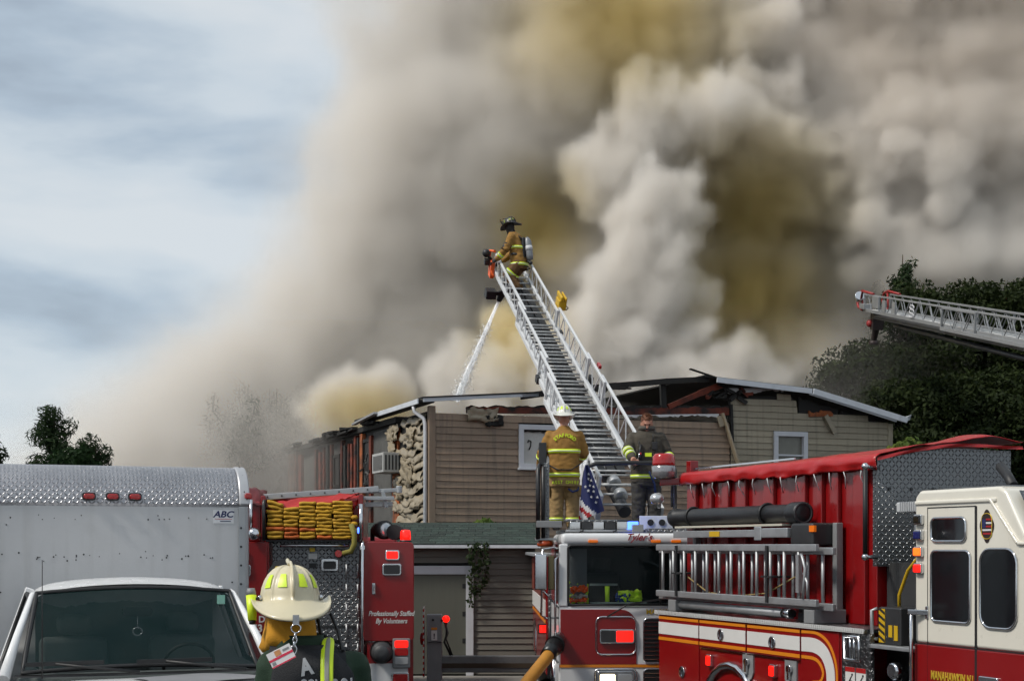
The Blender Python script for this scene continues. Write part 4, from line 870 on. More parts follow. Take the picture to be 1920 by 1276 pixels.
# outrigger: beam, jack, striped plate, lamps
oz = MB().bx(-3.2, -1.2, 4.5, 4.72, .42, .70).build('outrigger_beam', mat('outrigger_steel', (.16, .165, .165), .5, .4, var=.25, dirt=.5, dcol=(.05, .045, .04)), at_, .01)
MB().bx(-3.2, -1.3, 4.49, 4.5, .50, .58).build('beam_groove', mat('rust_groove', (.05, .035, .02), .8), oz)
jk = MB().bx(-3.46, -3.20, 4.45, 4.75, .10, .95).bx(-3.46, -3.20, 4.40, 4.7, .95, 1.42).build('outrigger_jack', GREY, at_, .012)
MB().bx(-3.52, -3.50, 4.35, 4.75, .35, 1.55).build('warning_plate', [SILVERY, REDLENS][0], jk)
for k in range(12): MB().add([(-3.523, 4.34, .37+.1*k), (-3.497, 4.34, .37+.1*k), (-3.497, 4.34, .42+.1*k), (-3.523, 4.34, .42+.1*k)], [(0, 1, 2, 3)]).build('warning_stripe', REDLENS, jk, fix=False)
box('sign', SILVERY, jk, -3.38, -3.28, 4.385, 4.398, .98, 1.15); box('sign_band', ORANGE, jk, -3.38, -3.28, 4.38, 4.396, 1.16, 1.20); text('sign_mark', '!', BLACK, jk, T(-3.33, 4.384, 1.05) @ FRONT, .12, 0, .001, bold=.004)
for a, b_ in ((-3.40, 1.36), (-3.25, 1.35)): MB().cyl((a+.05, 4.398, b_-.03), (a+.05, 4.37, b_-.03), .022).build('knob', BLACK, jk)
MB().sph((-3.13, 4.5, 1.34), .065, 12, 8).build('jack_lamp', REDLIT, jk); MB().sph((-3.54, 4.5, 1.0), .08, 12, 8, (.5, 1, 1.4)).build('jack_lamp', REDLENS, jk)
MB().tube([(-3.15, 4.5, 1.28), (-3.10, 4.45, 1.1), (-3.16, 4.45, .95), (-3.05, 4.45, .72)], .02, 6).tube([(-3.12, 4.5, 1.28), (-3.13, 4.45, 1.0), (-3.02, 4.45, .72)], .014, 6).build('cable', BLACK, jk)
MB().bx(-3.62, -3.05, 4.35, 4.85, .03, .10).build('jack_foot', DARK, jk)

# ---- telescoping ladder on the turntable
LB = P(1165, 930, 22.6); LT = P(953, 522, 31.0)
lu = (LT-LB).normalized(); la = lu.cross(Vector((0, 0, 1))).normalized(); ln_ = la.cross(lu).normalized()
inv = (Matrix.Translation((2.09, 20.3, 0)) @ Matrix.Rotation(R(1.2), 4, 'Z')).inverted()
LM = Matrix(((la.x, lu.x, ln_.x, LB.x), (la.y, lu.y, ln_.y, LB.y), (la.z, lu.z, ln_.z, LB.z), (0, 0, 0, 1)))   # x across, y up the ladder, z out of it
LADW = mat('ladder_white', (.60, .61, .62), .4, .1, var=.08, dirt=.3, dcol=(.22, .22, .21))
RUNG = mat('rung_grip', (.52, .52, .51), .55, .4, var=.2, dirt=.5, dcol=(.03, .03, .03), dscale=6)
def ladder(parent, M, secs, name='ladder_section', m=LADW, rm=RUNG, sp=.34, br=.40):
    out = []
    for si, (y0, y1, hw, h, z, yb) in enumerate(secs):
        e_ = bpy.data.objects.new(name, None); col.objects.link(e_); e_.parent = parent; e_.matrix_local = M; e_.empty_display_size = .1
        for s in (-1, 1):
            MB().bx(s*hw-.026, s*hw+.026, y0, y1, z-.05, z+.035).build('base_rail', m, e_, .006)
            MB().bx(s*hw-.022, s*hw+.022, yb, y1, z+h-.022, z+h+.022).build('hand_rail', m, e_, .006)
            n = max(2, int((y1-yb)/br)); step = (y1-yb)/n
            bz = None
            for k in range(n+1):                       # upright and slanting braces
                y = yb+step*k
                if k < n:
                    for kind in ('up', 'down'):
                        key = (kind, round(step, 4), h); p, q_ = ((0, -step/2*0, 0), (0, step/2, h)) if kind == 'up' else ((0, 0, h), (0, step/2, 0))
                        if bz is None: bz = {}
                        if kind not in bz: bz[kind] = MB().bar(p, q_, .014, .018, (1, 0, 0)).build('brace', m, e_); o = bz[kind]
                        else: o = copy(bz[kind], e_)
                        o.location = (s*hw, y if kind == 'up' else y+step/2, z)
            for ye in (y1-.05, yb): MB().bx(s*hw-.02, s*hw+.02, ye, ye+.05, z+.03, z+h-.02).build('end_post', m, e_)
        r0 = None; n = int((y1-y0-.1)/sp)
        for k in range(n+1):
            y = y0+.08+sp*k+.07*si
            if y > y1-.03: break
            if r0 is None: r0 = MB().cyl((-hw+.03, 0, 0), (hw-.03, 0, 0), .020, n=8).build('rung', rm, e_); o = r0
            else: o = copy(r0, e_)
            o.location = (0, y, z)
        out.append(e_)
    return out
secs = ladder(at_, inv @ LM, [(-.35, 3.62, .49, .50, 0, -.35), (.1, 4.55, .44, .46, .07, 3.2), (.4, 7.0, .385, .42, .13, 4.2), (.7, 9.93, .325, .36, .18, 6.6)], br=.46)
fly = secs[3]
MB().cyl((0, -.3, -.12), (0, 6.9, -.12), .10, n=14).cyl((0, 6.9, -.10), (0, 9.8, -.05), .075, n=12).build('water_pipe', mat('pipe_grey', (.10, .10, .105), .4, .7, var=.3), secs[0])
for k in range(7): MB().lathe([(.02, -.07), (.10, -.07), (.11, -.05), (.11, .05), (.10, .07), (.02, .07)], 14, T(0, .05+.42*k, .0) @ Matrix.Rotation(R(90), 4, 'X')).build('cable_drum', ALU, secs[0])
for s in (-.17, 0, .17): MB().bx(s-.07, s+.07, .7, 9.6, .03+.03*(s == 0), .11).build('cable_tray', BLACK, fly)
MB().bx(-.54, -.46, -.55, .55, -.12, .30).build('heel_plate', WHITE, secs[0], .01); MB().bx(.46, .54, -.55, .2, -.12, .10).build('heel_plate', WHITE, secs[0], .01)
for k, (x, y, z) in enumerate(((.47, 4.2, .15), (-.47, 4.4, .04), (.41, 6.5, .1))): MB().bx(x-.03, x+.03, y-.08, y+.08, z-.05, z+.08).build('roller_bracket', DARK, secs[1])
box('red_marker', REDLENS, secs[0], .50, .55, 3.9, 4.06, .50, .56)
# yellow tool pack on the right rail, tip cradle and nozzle
tp = MB().bx(.36, .52, 6.75, 7.05, .50, .70).bx(.38, .43, 6.7, 7.1, .70, .80).bx(.47, .51, 6.7, 7.1, .70, .78).build('yellow_rescue_pack', YELLOW, secs[2], .02); MB().tube([(.51, 6.8, .6), (.56, 6.75, .56), (.54, 6.85, .48)], .012, 6).build('strap', BLACK, tp)
OR = mat('safety_orange', (.85, .12, .015), .45, var=.15)
MB().tube([(-.40, 9.6, .15), (-.44, 10.0, .30), (-.42, 10.1, .55), (-.36, 9.9, .60)], .03, 8).tube([(-.36, 9.9, .1), (-.40, 10.15, .25), (-.40, 10.2, .5)], .025, 8).bx(-.44, -.36, 9.75, 10.0, .05, .40).build('tip_guard', OR, fly)
MB().sph((-.52, 10.0, .52), .09, 12, 8).tube([(-.52, 10.0, .5), (-.40, 9.95, .4)], .03, 6).bx(-.56, -.46, 9.85, 9.98, .30, .42).build('tip_lamp', BLACK, fly)
mo = MB().bx(-.56, -.34, 9.35, 9.6, -.28, -.10).bar((-.36, 9.45, -.18), (-.1, 9.4, -.08), .08, .08).tube([(-.1, 9.4, -.05), (-.18, 9.45, -.14), (-.22, 9.5, -.26), (-.245, 9.52, -.36)], [.08, .08, .07, .055], 10).build('water_monitor', BLACK, fly, .01)
MB().cyl((-.0, -.2, -.9), (0, -.2, -1.2), .3).build('hoist_ram', DARK, secs[0])
MB().lathe([(.95, 2.3), (.95, 2.8), (.75, 2.82), (.75, 3.0)], 28, T(-.3, 2.6, 0)).build('turntable', GREY, at_, .01)
for s in (-1, 1): MB().prism([(2.1, 2.9), (3.2, 2.9), (2.75, 3.55), (2.25, 3.45)], -.35+s*.55-.04, -.35+s*.55+.04, 'x').build('turntable_cheek', WHITE, at_, .01)

# ---- supply hose into the side intake
hs = thing('supply_hose', tuple(P(1000, 1276, 19.0)*1), 0, 'thick yellow supply hose running up to the truck intake', 'fire hose')
o0 = P(1000, 1276, 19.0)
pts = [P(915, 1390, 18.2)-o0, P(960, 1315, 18.6)-o0, P(993, 1272, 19.0)-o0, P(1022, 1236, 19.5)-o0, P(1034, 1220, 19.7)-o0]
MB().tube(pts, .085, 14).build('hose', mat('hose_amber', (.46, .20, .02), .6, var=.2, scale=8, bump=.2, bscale=120), hs)
cp = MB().tube([P(1026, 1228, 19.6)-o0, P(1040, 1210, 19.85)-o0], [.10, .125], 16).tube([P(1040, 1210, 19.85)-o0, P(1047, 1200, 20.1)-o0], [.14, .10], 16).build('coupling', mat('coupling_dark', (.03, .032, .034), .35, .6), hs); MB().tube([P(1042, 1205, 19.95)-o0, P(1050, 1192, 20.3)-o0], [.10, .07], 14).build('coupling_ring', CHROME, cp)

# ---- flag on the deck rail
FB = mat('flag_blue', (.012, .018, .085), .75, var=.2, scale=8, bump=.2, bscale=50); FR = mat('flag_red', (.30, .01, .015), .75, var=.2); FW = mat('flag_white', (.55, .55, .56), .75, var=.1)
fo = P(1116, 966, 21.0); fl = thing('flag', tuple(fo), 0, 'stars and stripes flag hanging furled behind the light bar', 'flag')
fv = []; NX, NZ = 16, 22
for j in range(NZ+1):
    t_ = j/NZ; w_ = .04+.34*(1-t_)**.8; z = .02+.72*t_
    for i in range(NX+1):
        u = i/NX; fv.append((-.13+.06*t_*0+w_*(u-.40)+.13*(1-t_)*.3, .05*math.sin(u*9+t_*3)*(1-t_*.6), z+.05*u*(1-t_)-.10*(1-u)*(1-t_)))
b = MB(); NF = NX+1
for j in range(NZ):
    for i in range(NX):
        u = (i+.5)/NX; t_ = (j+.5)/NZ; b.cur = 0
        if t_+u*.55 < .40: b.cur = 1+int((t_+u*.55)*10) % 2
        b.f.append((j*NF+i, j*NF+i+1, (j+1)*NF+i+1, (j+1)*NF+i)); b.sm.append(True); b.mi.append(b.cur)
b.v = fv; b.build('cloth', [FB, FR, FW], fl, fix=False)
for (u, t_) in [(.75, .25), (.6, .38), (.9, .35), (.45, .5), (.75, .47), (.3, .62), (.6, .6), (.85, .58), (.5, .73), (.78, .7), (.65, .82)]:
    i = u*NX; j = t_*NZ; p = Vector(fv[int(j)*NF+int(i)])+Vector((0, -.012, 0)); s_ = []
    for k in range(10): r_ = .026 if k % 2 == 0 else .011; s_.append((p.x+r_*math.sin(k*math.pi/5), p.y, p.z+r_*math.cos(k*math.pi/5)))
    MB().add(s_+[(x, y+.004, z) for x, y, z in s_], [tuple(range(10))]+[(k, (k+1) % 10, 10+(k+1) % 10, 10+k) for k in range(10)]).build('star', FW, fl)
MB().tube([(-.09, .03, -.15), (-.09, .03, .80)], .012, 6).build('staff', DARK, fl)

# ================================================================== second aerial ladder, far right
A0 = P(1644, 580, 40.0); A1 = P(2100, 668, 25.0); au = (A0-A1).normalized(); ax_ = au.cross(Vector((0, 0, 1))).normalized(); an = ax_.cross(au)
AL = (A0-A1).length
AM = Matrix(((ax_.x, au.x, an.x, A1.x), (ax_.y, au.y, an.y, A1.y), (ax_.z, au.z, an.z, A1.z), (0, 0, 0, 1)))
fa = thing('aerial_ladder', (A1.x, A1.y, 0), 0, 'second aerial ladder reaching in from the right before the trees', 'ladder')
s2 = ladder(fa, T(-A1.x, -A1.y, 0) @ AM, [(0, AL, .36, .42, 0, 0), (0, AL*.55, .42, .46, -.06, AL*.4)], m=mat('ladder_grey', (.30, .31, .32), .4, .4, var=.1, dirt=.3), br=.75)
MB().bx(-.30, .30, -.1, AL-.8, -.2, -.12).build('ladder_underside', DARK, s2[0])
MB().cyl((-.1, 0, -.42), (-.1, AL-2.2, -.30), .06).build('water_pipe', DARK, s2[0])
RG = mat('red_guard', (.28, .02, .02), .5, var=.2)
for s in (-1, 1):
    g_ = MB().tube([(s*.36, AL-.9, .46), (s*.36, AL+.25, .50), (s*.36, AL+.65, .42), (s*.36, AL+.75, .22), (s*.36, AL+.6, .05), (s*.36, AL+.1, -.02)], .035, 8).tube([(s*.36, AL+.1, 0), (s*.36, AL+.3, .45)], .03, 8).build('tip_guard', RG, s2[0])
tl_ = MB().lathe([(.03, -.2), (.10, -.1), (.14, .10), (.13, .12)], 16, T(-.45, AL+.25, .32) @ Matrix.Rotation(R(60), 4, 'X')).build('tip_floodlight', CHROME, s2[0])
MB().bx(-.45, -.2, AL-.3, AL+.15, .02, .16).build('tip_box', ALU, s2[0], .01); MB().bx(-.42, -.36, AL-1.6, AL-1.0, .1, .42).build('tip_plate', ALU, s2[0], .01)
MB().bx(-.15, .15, AL-.25, AL+.05, -.55, -.05).tube([(0, AL-.05, -.5), (0, AL+.1, -.85)], [.10, .08], 12).lathe([(.09, 0), (.14, -.05), (.14, -.12)], 14, T(0, AL+.1, -.85)).build('water_monitor', mat('monitor_dark', (.04, .03, .03), .4, .4), s2[0], .01); MB().sph((-.16, AL-.0, -.38), .11, 12, 8).build('monitor_knob', RG, s2[0])
for k in range(3): MB().tube([(-.42, AL*.70+.18*math.cos(a), .20-.1+.1*k+.045*math.sin(a)) for a in (2*math.pi*j/14 for j in range(14))], .014, 6, closed=True).build('rope_loop', FW, s2[0])
for k in range(2): MB().bx(-.40, -.36, AL-2.2-.9*k, AL-1.9-.9*k, .05, .34).build('tool_bracket', ALU, s2[0])
pd = Vector((0, 0, A1.z)); MB().bx(pd.x-.6, pd.x+.6, pd.y-1.2, pd.y+.6, .6, pd.z-.1).build('turntable_post', GREY, fa, .05)
MB().bx(pd.x-1.25, pd.x+1.25, pd.y-6, pd.y+2, .5, 2.3).build('truck_body', RED, fa, .05)
for yy in (-4.8, .6):
    for s in (-1, 1): wheel(fa, (pd.x+s*1.1, pd.y+yy, .52), .52, .35, s)
# ================================================================== right-hand engine (rear to the left, cab to the right)
re_ = thing('tarped_fire_engine', (1.942, 19.0, 0), math.atan2(.3639, .9314), 'red fire engine with cream cab and a red tarp over its tall hose bed', 'fire engine')
EM = Matrix.Translation((1.942, 19.0, 0)) @ Matrix.Rotation(math.atan2(.3639, .9314), 4, 'Z')
# local frame: x into the vehicle, y = -distance forward from the rear corner
lower = MB().bx(.0, 2.5, -4.17, .0, .45, 1.70).build('lower_body', RED, re_, .012)
for a, b_ in ((.03, 1.105), (1.135, 2.245), (2.285, 3.405), (3.435, 4.15)):
    d_ = MB().bx(-.016, .0, -b_, -a, .50 if a in (.03, 3.435) else 1.345, 1.695).build('locker_door', RED, lower, .005)
    if a in (1.135, 2.285): box('door_sill_trim', CHROME, lower, -.022, .0, -b_, -a, 1.325, 1.338)
def sbox(n, m, t0, t1, z0, z1, x0=-.022, x1=-.0155, par=lower): return box(n, m, par, x0, x1, -t1, -t0, z0, z1)
for a, b_ in ((.03, 1.105), (1.135, 2.245), (2.285, 3.405)):
    sbox('orange_stripe', ORANGE, a, b_, 1.64, 1.675); sbox('white_stripe', SILVERY, a, b_, 1.445, 1.60); sbox('orange_stripe', ORANGE, a, b_, 1.365, 1.405)
def strip(name, m, path, w_, x, wend=None):
    pts = [Vector((t_, z)) for t_, z in path]; n = len(pts); fine = []
    for i in range(n-1):                                  # Catmull-Rom
        p0, p1, p2, p3 = pts[max(i-1, 0)], pts[i], pts[i+1], pts[min(i+2, n-1)]
        for k in range(8):
            u = k/8; fine.append(.5*((2*p1)+(-p0+p2)*u+(2*p0-5*p1+4*p2-p3)*u*u+(-p0+3*p1-3*p2+p3)*u**3))
    fine.append(pts[-1]); a = []; b_ = []
    for i, p in enumerate(fine):
        d = (fine[min(i+1, len(fine)-1)]-fine[max(i-1, 0)]).normalized(); nn = Vector((-d.y, d.x)); w2 = w_/2 if wend is None else (w_+(wend-w_)*i/len(fine))/2
        a.append(p+nn*w2); b_.append(p-nn*w2)
    N = len(a); v = [(x, -p.x, p.y) for p in a]+[(x, -p.x, p.y) for p in b_]
    return MB().add(v+[(X_+.006, y, z) for X_, y, z in v], [(i, i+1, N+i+1, N+i) for i in range(N-1)]+[(2*N+i, 2*N+i+1, i+1, i) for i in range(N-1)]+[(N+i, N+i+1, 3*N+i+1, 3*N+i) for i in range(N-1)]).build(name, m, lower)
strip('white_stripe', SILVERY, [(3.44, 1.522), (3.70, 1.52), (3.88, 1.45), (3.985, 1.30), (4.0, 1.12), (3.93, .92), (3.80, .80), (3.6, .75)], .155, -.022)
strip('orange_stripe', ORANGE, [(3.44, 1.657), (3.74, 1.655), (3.96, 1.56), (4.095, 1.36), (4.115, 1.12), (4.05, .88)], .032, -.0222)
strip('orange_stripe', ORANGE, [(3.44, 1.385), (3.68, 1.38), (3.80, 1.33), (3.86, 1.23), (3.80, 1.14), (3.66, 1.12), (3.56, 1.06), (3.52, .95)], .035, -.0222)
for t_, z in ((1.67, 1.52), (2.84, 1.50), (.68, .99)):
    h_ = MB().lathe([(.0, .0), (.07, .0), (.075, .012), (.062, .018), (.05, .004)], 20, T(-.018, -t_, z) @ Matrix.Rotation(R(-90), 4, 'Y')).build('recessed_handle', CHROME, lower); MB().bar((-.035, -t_, z+.05), (-.035, -t_, z-.05), .018, .018).build('paddle', CHROME, h_)
for t_, z in ((2.30, 1.24), (3.22, 1.23)):
    pl_ = MB().prism([(-t_-.12, z+.10), (-t_+.12, z+.10), (-t_+.12, z-.12), (-t_+.07, z-.20), (-t_-.07, z-.20), (-t_-.12, z-.12)], -.02, .0, 'x').build('latch_plate', GREY, lower)
    MB().cyl((-.02, -t_, z), (-.055, -t_, z), .05, n=14).bx(-.06, -.03, -t_-.02, -t_+.02, z-.12, z+.04).build('latch', CHROME, pl_, .004)
for t_, z in ((1.41, 1.19), (2.87, 1.18)):
    b_ = MB().prism(rrect(-t_-.06, -t_+.06, z-.075, z+.075, .02), -.05, .0, 'x').build('marker_lamp', CHROME, lower, .006); MB().prism(rrect(-t_-.045, -t_+.045, z-.06, z+.06, .02), -.065, -.048, 'x').build('lens', REDLIT, b_, .006)
MB().tube([(-.03, -1.9+.62*math.cos(a), .55+.62*math.sin(a)) for a in (R(5+17*k) for k in range(11))], .05, 8).build('wheel_arch', CHROME, re_)
MB().bx(-.02, .02, -2.4, -1.4, .3, .9).build('wheel_well', BLACK, re_); wheel(re_, (.2, -1.9, .53), .53, .34, -1); wheel(re_, (2.3, -1.9, .53), .53, .34, 1); wheel(re_, (.25, -7.6, .53), .53, .34, -1); wheel(re_, (2.3, -7.6, .53), .53, .34, 1)
led = box('ledge', PLATE, re_, -.03, .46, -4.62, .04, 1.705, 1.745)
for k in range(110): pass
MB().bx(-.045, -.03, -4.62, .05, 1.70, 1.75).build('ledge_edge', mat('edge_alu', (.55, .55, .54), .5, .2, var=.15), led)
sv = MB()
for k in range(116): sv.bx(-.052, -.044, -.02-.04*k-.018, -.02-.04*k, 1.715, 1.748)
tag(sv.build('ledge_serration', mat('edge_alu', (.55, .55, .54), .5, .2, var=.15), led), kind='stuff')
# tall hose bed
hb = MB().bx(.46, 2.1, -4.15, -.02, 1.745, 3.50).build('hose_bed', RED, re_, .01)
for t_, w_ in ((.14, .24), (.62, .10), (1.02, .16), (1.42, .20), (2.06, .22), (2.75, .20), (3.14, .10), (3.45, .12), (3.9, .22)): MB().bx(.40, .46, -t_-w_/2, -t_+w_/2, 1.75, 3.48).build('bed_rib', RED, hb, .012)
MB().prism([(.40, 2.38), (2.15, 2.38)]+[(.40+1.75*u/12, 3.50+.15*math.sin(min(1, u/12*1.25)*math.pi*.62)) for u in range(12, -1, -1)], -4.24, -4.16).build('front_tread_wall', PLATE, re_)
for k in range(6): MB().cyl((.55+.28*k, -4.245, 3.2), (.55+.28*k, -4.252, 3.2), .018, n=8).build('bolt', DARK, re_)
# tarp: crowned top, hem hanging over the side with ties
TARP2 = mat('red_tarp_vinyl', (.36, .009, .010), .36, var=.18, scale=2.0, bump=.45, bscale=7)
v = []; NX, NY = 40, 60
for j in range(NY+1):
    y = .06-4.38*j/NY
    for i in range(NX+1):
        u = i/NX; nn = mnoise.noise(Vector((u*5, y*1.3, 1)))*.03+mnoise.noise(Vector((u*14, y*4, 5)))*.012
        if u < .16:
            k = u/.16; hem = .14+.05*mnoise.noise(Vector((y*2.2, 0, 3)))+.03*mnoise.noise(Vector((y*6, 4, 3)))
            p = (.345-.02*math.sin(k*3.14)+.035*mnoise.noise(Vector((y*5, k*2, 8)))*(1-k*.6)+nn*.6, y, 3.54-hem*(1-k))
        else:
            k = (u-.16)/.84; fy = max(0, min(1, (-y-1.0)/3.3)); lump = .11*math.exp(-((k-.80)/.14)**2-((y+3.9)/.5)**2)
            p = (.345+k*1.9, y, 3.54+.02+(.06+.11*fy)*math.sin(min(1, k*1.25)*math.pi*.62)+lump+nn*(.4+.6*math.sin(k*3.14)))
        v.append(p)
tp_ = thing('hose_bed_tarp', (1.942, 19.0, 0), math.atan2(.3639, .9314), 'bright red vinyl tarp laced over the tall hose bed', 'tarp')
o = MB().add(v, [(j*(NX+1)+i, j*(NX+1)+i+1, (j+1)*(NX+1)+i+1, (j+1)*(NX+1)+i) for j in range(NY) for i in range(NX)], True).build('tarp_sheet', TARP2, tp_, fix=False); o.modifiers.new('t', 'SOLIDIFY').thickness = .008
v2 = []                                                   # front hem
for i in range(31):
    u = i/30
    for k in range(4): v2.append((.345+u*1.9, -4.325+.01*math.sin(u*20+k), 3.53+.17*math.sin(min(1, u*1.25)*math.pi*.62)-.012*k))
MB().add(v2, [(i*4+k, i*4+k+1, (i+1)*4+k+1, (i+1)*4+k) for i in range(30) for k in range(3)], True).build('tarp_hem', TARP2, tp_, fix=False)
for k in range(13):
    y = -.25-.32*k+rnd.uniform(-.05, .05); MB().tube([(.325, y, 3.40), (.33, y+rnd.uniform(-.03, .03), 3.34), (.38, y+rnd.uniform(-.06, .06), 3.22)], .006, 5).build('tie_cord', FW, tp_)
MB().bx(.42, .44, -2.6, -.1, 3.60, 3.62).build('bed_top_rail', CHROME, re_); MB().bx(.38, .50, -.16, -.04, 3.45, 3.72).build('bed_corner_post', RED, re_, .01)
# rear corner beacon on its arm
MB().bar((.45, .0, 3.46), (.10, .18, 3.44), .08, .09).build('beacon_arm', RED, re_, .01)
be = MB().lathe([(.12, 0), (.155, .03), (.165, .16), (.15, .17)], 22, T(.14, .14, 3.49)).build('beacon_base', mat('beacon_clear', (.30, .30, .31), .15, .5, var=.2), re_)
MB().lathe([(.15, .17), (.155, .2), (.145, .30), (.12, .33), (.0, .335)], 22, T(.14, .14, 3.49)).build('beacon_dome', REDLENS, be)
MB().tube([(.05, .1, 3.1), (.06, .12, 3.3)], .02, 6).sph((.02, .1, 3.22), .10, 12, 8, (1, 1, .8)).build('rear_scene_lamp', CLEAR, re_)
MB().tube([(.25, .1, 3.55), (.30, .08, 3.45), (.38, .05, 3.40)], .018, 6).build('lamp_cable', BLACK, re_)
# ladders on the side rack
def ground_ladder(x, t0, t1, zt, zb, label, off):
    lo = thing('ground_ladder', (1.942, 19.0, 0), math.atan2(.3639, .9314), label, 'ladder', 'ground ladders on the engine side')
    for z in (zt, zb): MB().bx(x-.025, x+.025, -t1, -t0, z-.04, z+.04).build('rail', ALU, lo, .008)
    n = int((t1-t0-.3)/.295); r0 = None
    for k in range(n+1):
        if r0 is None: r0 = MB().cyl((x, 0, zb), (x, 0, zt), .020, n=10).build('rung', ALU, lo); o = r0
        else: o = copy(r0, lo)
        o.location = (0, -(t0+.16+off+.295*k), 0)
    return lo
l1 = ground_ladder(-.0, -.05, 3.72, 2.575, 1.975, 'outer aluminium ladder hung on the right engine above its lockers', .0)
l2 = ground_ladder(.11, -.18, 3.88, 2.54, 1.935, 'inner aluminium ladder hung behind the outer one on the right engine', .14)
MB().tube([(-.03, -3.45, 2.50), (-.05, -3.50, 2.48), (-.05, -3.56, 2.35), (-.05, -3.53, 2.15), (-.03, -3.48, 2.02)], .018, 8).tube([(-.03, -3.50, 2.30), (-.05, -3.60, 2.2), (-.05, -3.60, 2.05)], .016, 8).bx(-.045, .0, -3.42, -3.36, 2.08, 2.50).build('ladder_pulley_arm', ALU, l1)
for t_ in (.55, 2.75): MB().bx(-.05, .2, -t_-.12, -t_+.12, 2.235, 2.255).bx(-.05, -.03, -t_-.02, -t_+.02, 1.95, 2.6).build('ladder_clamp', DARK, re_)
MB().tube([(.05, -.7, 2.2), (.06, -1.2, 2.02), (.06, -1.8, 1.99), (.06, -2.6, 2.05), (.05, -3.2, 2.25)], .010, 6).build('ladder_rope', mat('rope_tan', (.25, .18, .07), .9), l2)
for t_ in (.35, 3.55): MB().bx(.0, .42, -t_-.1, -t_+.1, 1.75, 1.90).bx(.33, .42, -t_-.04, -t_+.04, 1.9, 2.85).build('rack_bracket', GREY, re_, .01)
sh = thing('suction_hose', (1.942, 19.0, 0), math.atan2(.3639, .9314), 'thick black hard suction hose strapped along the red hose bed', 'hose')
PV = mat('black_pipe', (.014, .015, .017), .42, var=.25, bump=.1)
MB().lathe([(.06, 0), (.115, .0), (.12, .02), (.12, .12), (.108, .13), (.108, 2.86), (.125, 2.87), (.13, 2.90), (.13, 3.06), (.12, 3.09), (.03, 3.09)], 26, T(.22, -.02, 2.965) @ Matrix.Rotation(R(90), 4, 'X')).build('pipe', PV, sh)
MB().lathe([(.0, 3.086), (.095, 3.086), (.10, 3.096), (.126, 3.096), (.126, 3.08)], 26, T(.22, -.02, 2.965) @ Matrix.Rotation(R(90), 4, 'X')).build('pipe_end', mat('pipe_end', (.03, .031, .034), .5), sh)
for t_ in (.55, 2.35): MB().tube([(.22+.122*math.cos(a), -t_, 2.965+.122*math.sin(a)) for a in (2*math.pi*k/20 for k in range(20))], .018, 6, closed=True).build('strap', BLACK, sh)
box('hose_cradle', mat('cream_strip', (.45, .43, .36), .5), re_, .10, .34, -2.85, -.25, 2.825, 2.85)
br_ = MB().bx(.06, .12, -3.02, -.28, 2.70, 2.785).build('rack_beam', ALU, re_, .006); box('beam_label', YELLOW, br_, .053, .0595, -1.5, -1.25, 2.71, 2.775)
MB().bx(.04, .14, -3.05, -2.35, 2.69, 2.80).bx(.03, .05, -2.5, -2.35, 2.66, 2.82).build('beam_latch', ALU, br_, .01); MB().bx(.08, .4, -3.5, -3.05, 2.60, 2.85).build('rack_motor', DARK, re_, .03)
box('rack_side_lamp', AMBER, re_, .07, .10, -3.55, -3.45, 2.75, 2.82)
MB().cyl((.10, -.38, 1.835), (.10, -3.0, 1.835), .052, n=16).build('pole_tube', ALU, re_); MB().cyl((.10, -2.9, 1.835), (.10, -3.06, 1.835), .058, n=16).build('tube_collar', CHROME, re_); MB().cyl((.10, -3.0, 1.835), (.10, -3.062, 1.835), .044, n=14).build('tube_mouth', BLACK, re_)
MB().cyl((.22, -3.1, 1.86), (.40, -3.1, 1.86), .10, n=16).bx(.15, .40, -3.55, -3.1, 1.75, 1.85).build('rack_drive', DARK, re_, .01)
# gap between hose bed and cab: pump panel
MB().bx(.55, 2.3, -5.38, -4.2, .5, 2.42).build('pump_bay_wall', mat('bay_grey', (.028, .029, .030), .6, var=.3), re_)
MB().bx(.02, 2.4, -5.38, -4.19, .45, 1.15).build('pump_bay_base', PLATE, re_)
sp_ = box('side_tread_panel', PLATE, re_, .0, .05, -4.68, -4.18, .5, 1.70)
st_ = MB().tube([(-.03, -4.30, 1.66), (-.05, -4.30, 1.66), (-.05, -4.56, 1.66), (-.05, -4.56, 1.42), (-.05, -4.30, 1.42), (-.05, -4.30, 1.66)], .02, 8).tube([(-.05, -4.40, 1.66), (-.05, -4.40, 1.44)], .014, 6).tube([(-.05, -4.47, 1.66), (-.05, -4.47, 1.44)], .014, 6).build('folding_step', CHROME, sp_)
for k in range(2):
    sg = box('warning_sign', SILVERY, sp_, -.006, .0, -4.42-.19*k, -4.25-.19*k, 1.12, 1.34); box('sign_header', REDLENS, sg, -.008, -.005, -4.42-.19*k, -4.25-.19*k, 1.29, 1.34)
    cy = -4.335-.19*k; MB().tube([(-.008, cy+.03, 1.17), (-.008, cy, 1.21), (-.008, cy-.03, 1.25)], .007, 5).tube([(-.008, cy, 1.21), (-.008, cy-.04, 1.19)], .006, 5).sph((-.008, cy-.04, 1.265), .012, 8, 6).build('sign_figure', BLACK, sg)
tr = MB().bx(.0, .5, -5.35, -4.62, 1.56, 1.60).build('tool_tray', ALU, re_, .006)
gen = thing('rescue_tool', tuple(EM @ Vector((.22, -4.85, 1.60))), math.atan2(.3639, .9314), 'boxy rescue tool with black and yellow hazard face in the pump bay', 'tool')
MB().bx(-.14, .14, -.22, .14, .0, .38).build('body', DARK, gen, .02); box('hazard_face', YELLOW, gen, -.146, -.140, .03, .13, .02, .36)
for k in range(5): MB().add([(-.149, .03, .02+.07*k), (-.149, .13, .07+.07*k), (-.149, .13, .10+.07*k), (-.149, .03, .05+.07*k)], [(0, 1, 2, 3)]).build('hazard_stripe', BLACK, gen, fix=False)
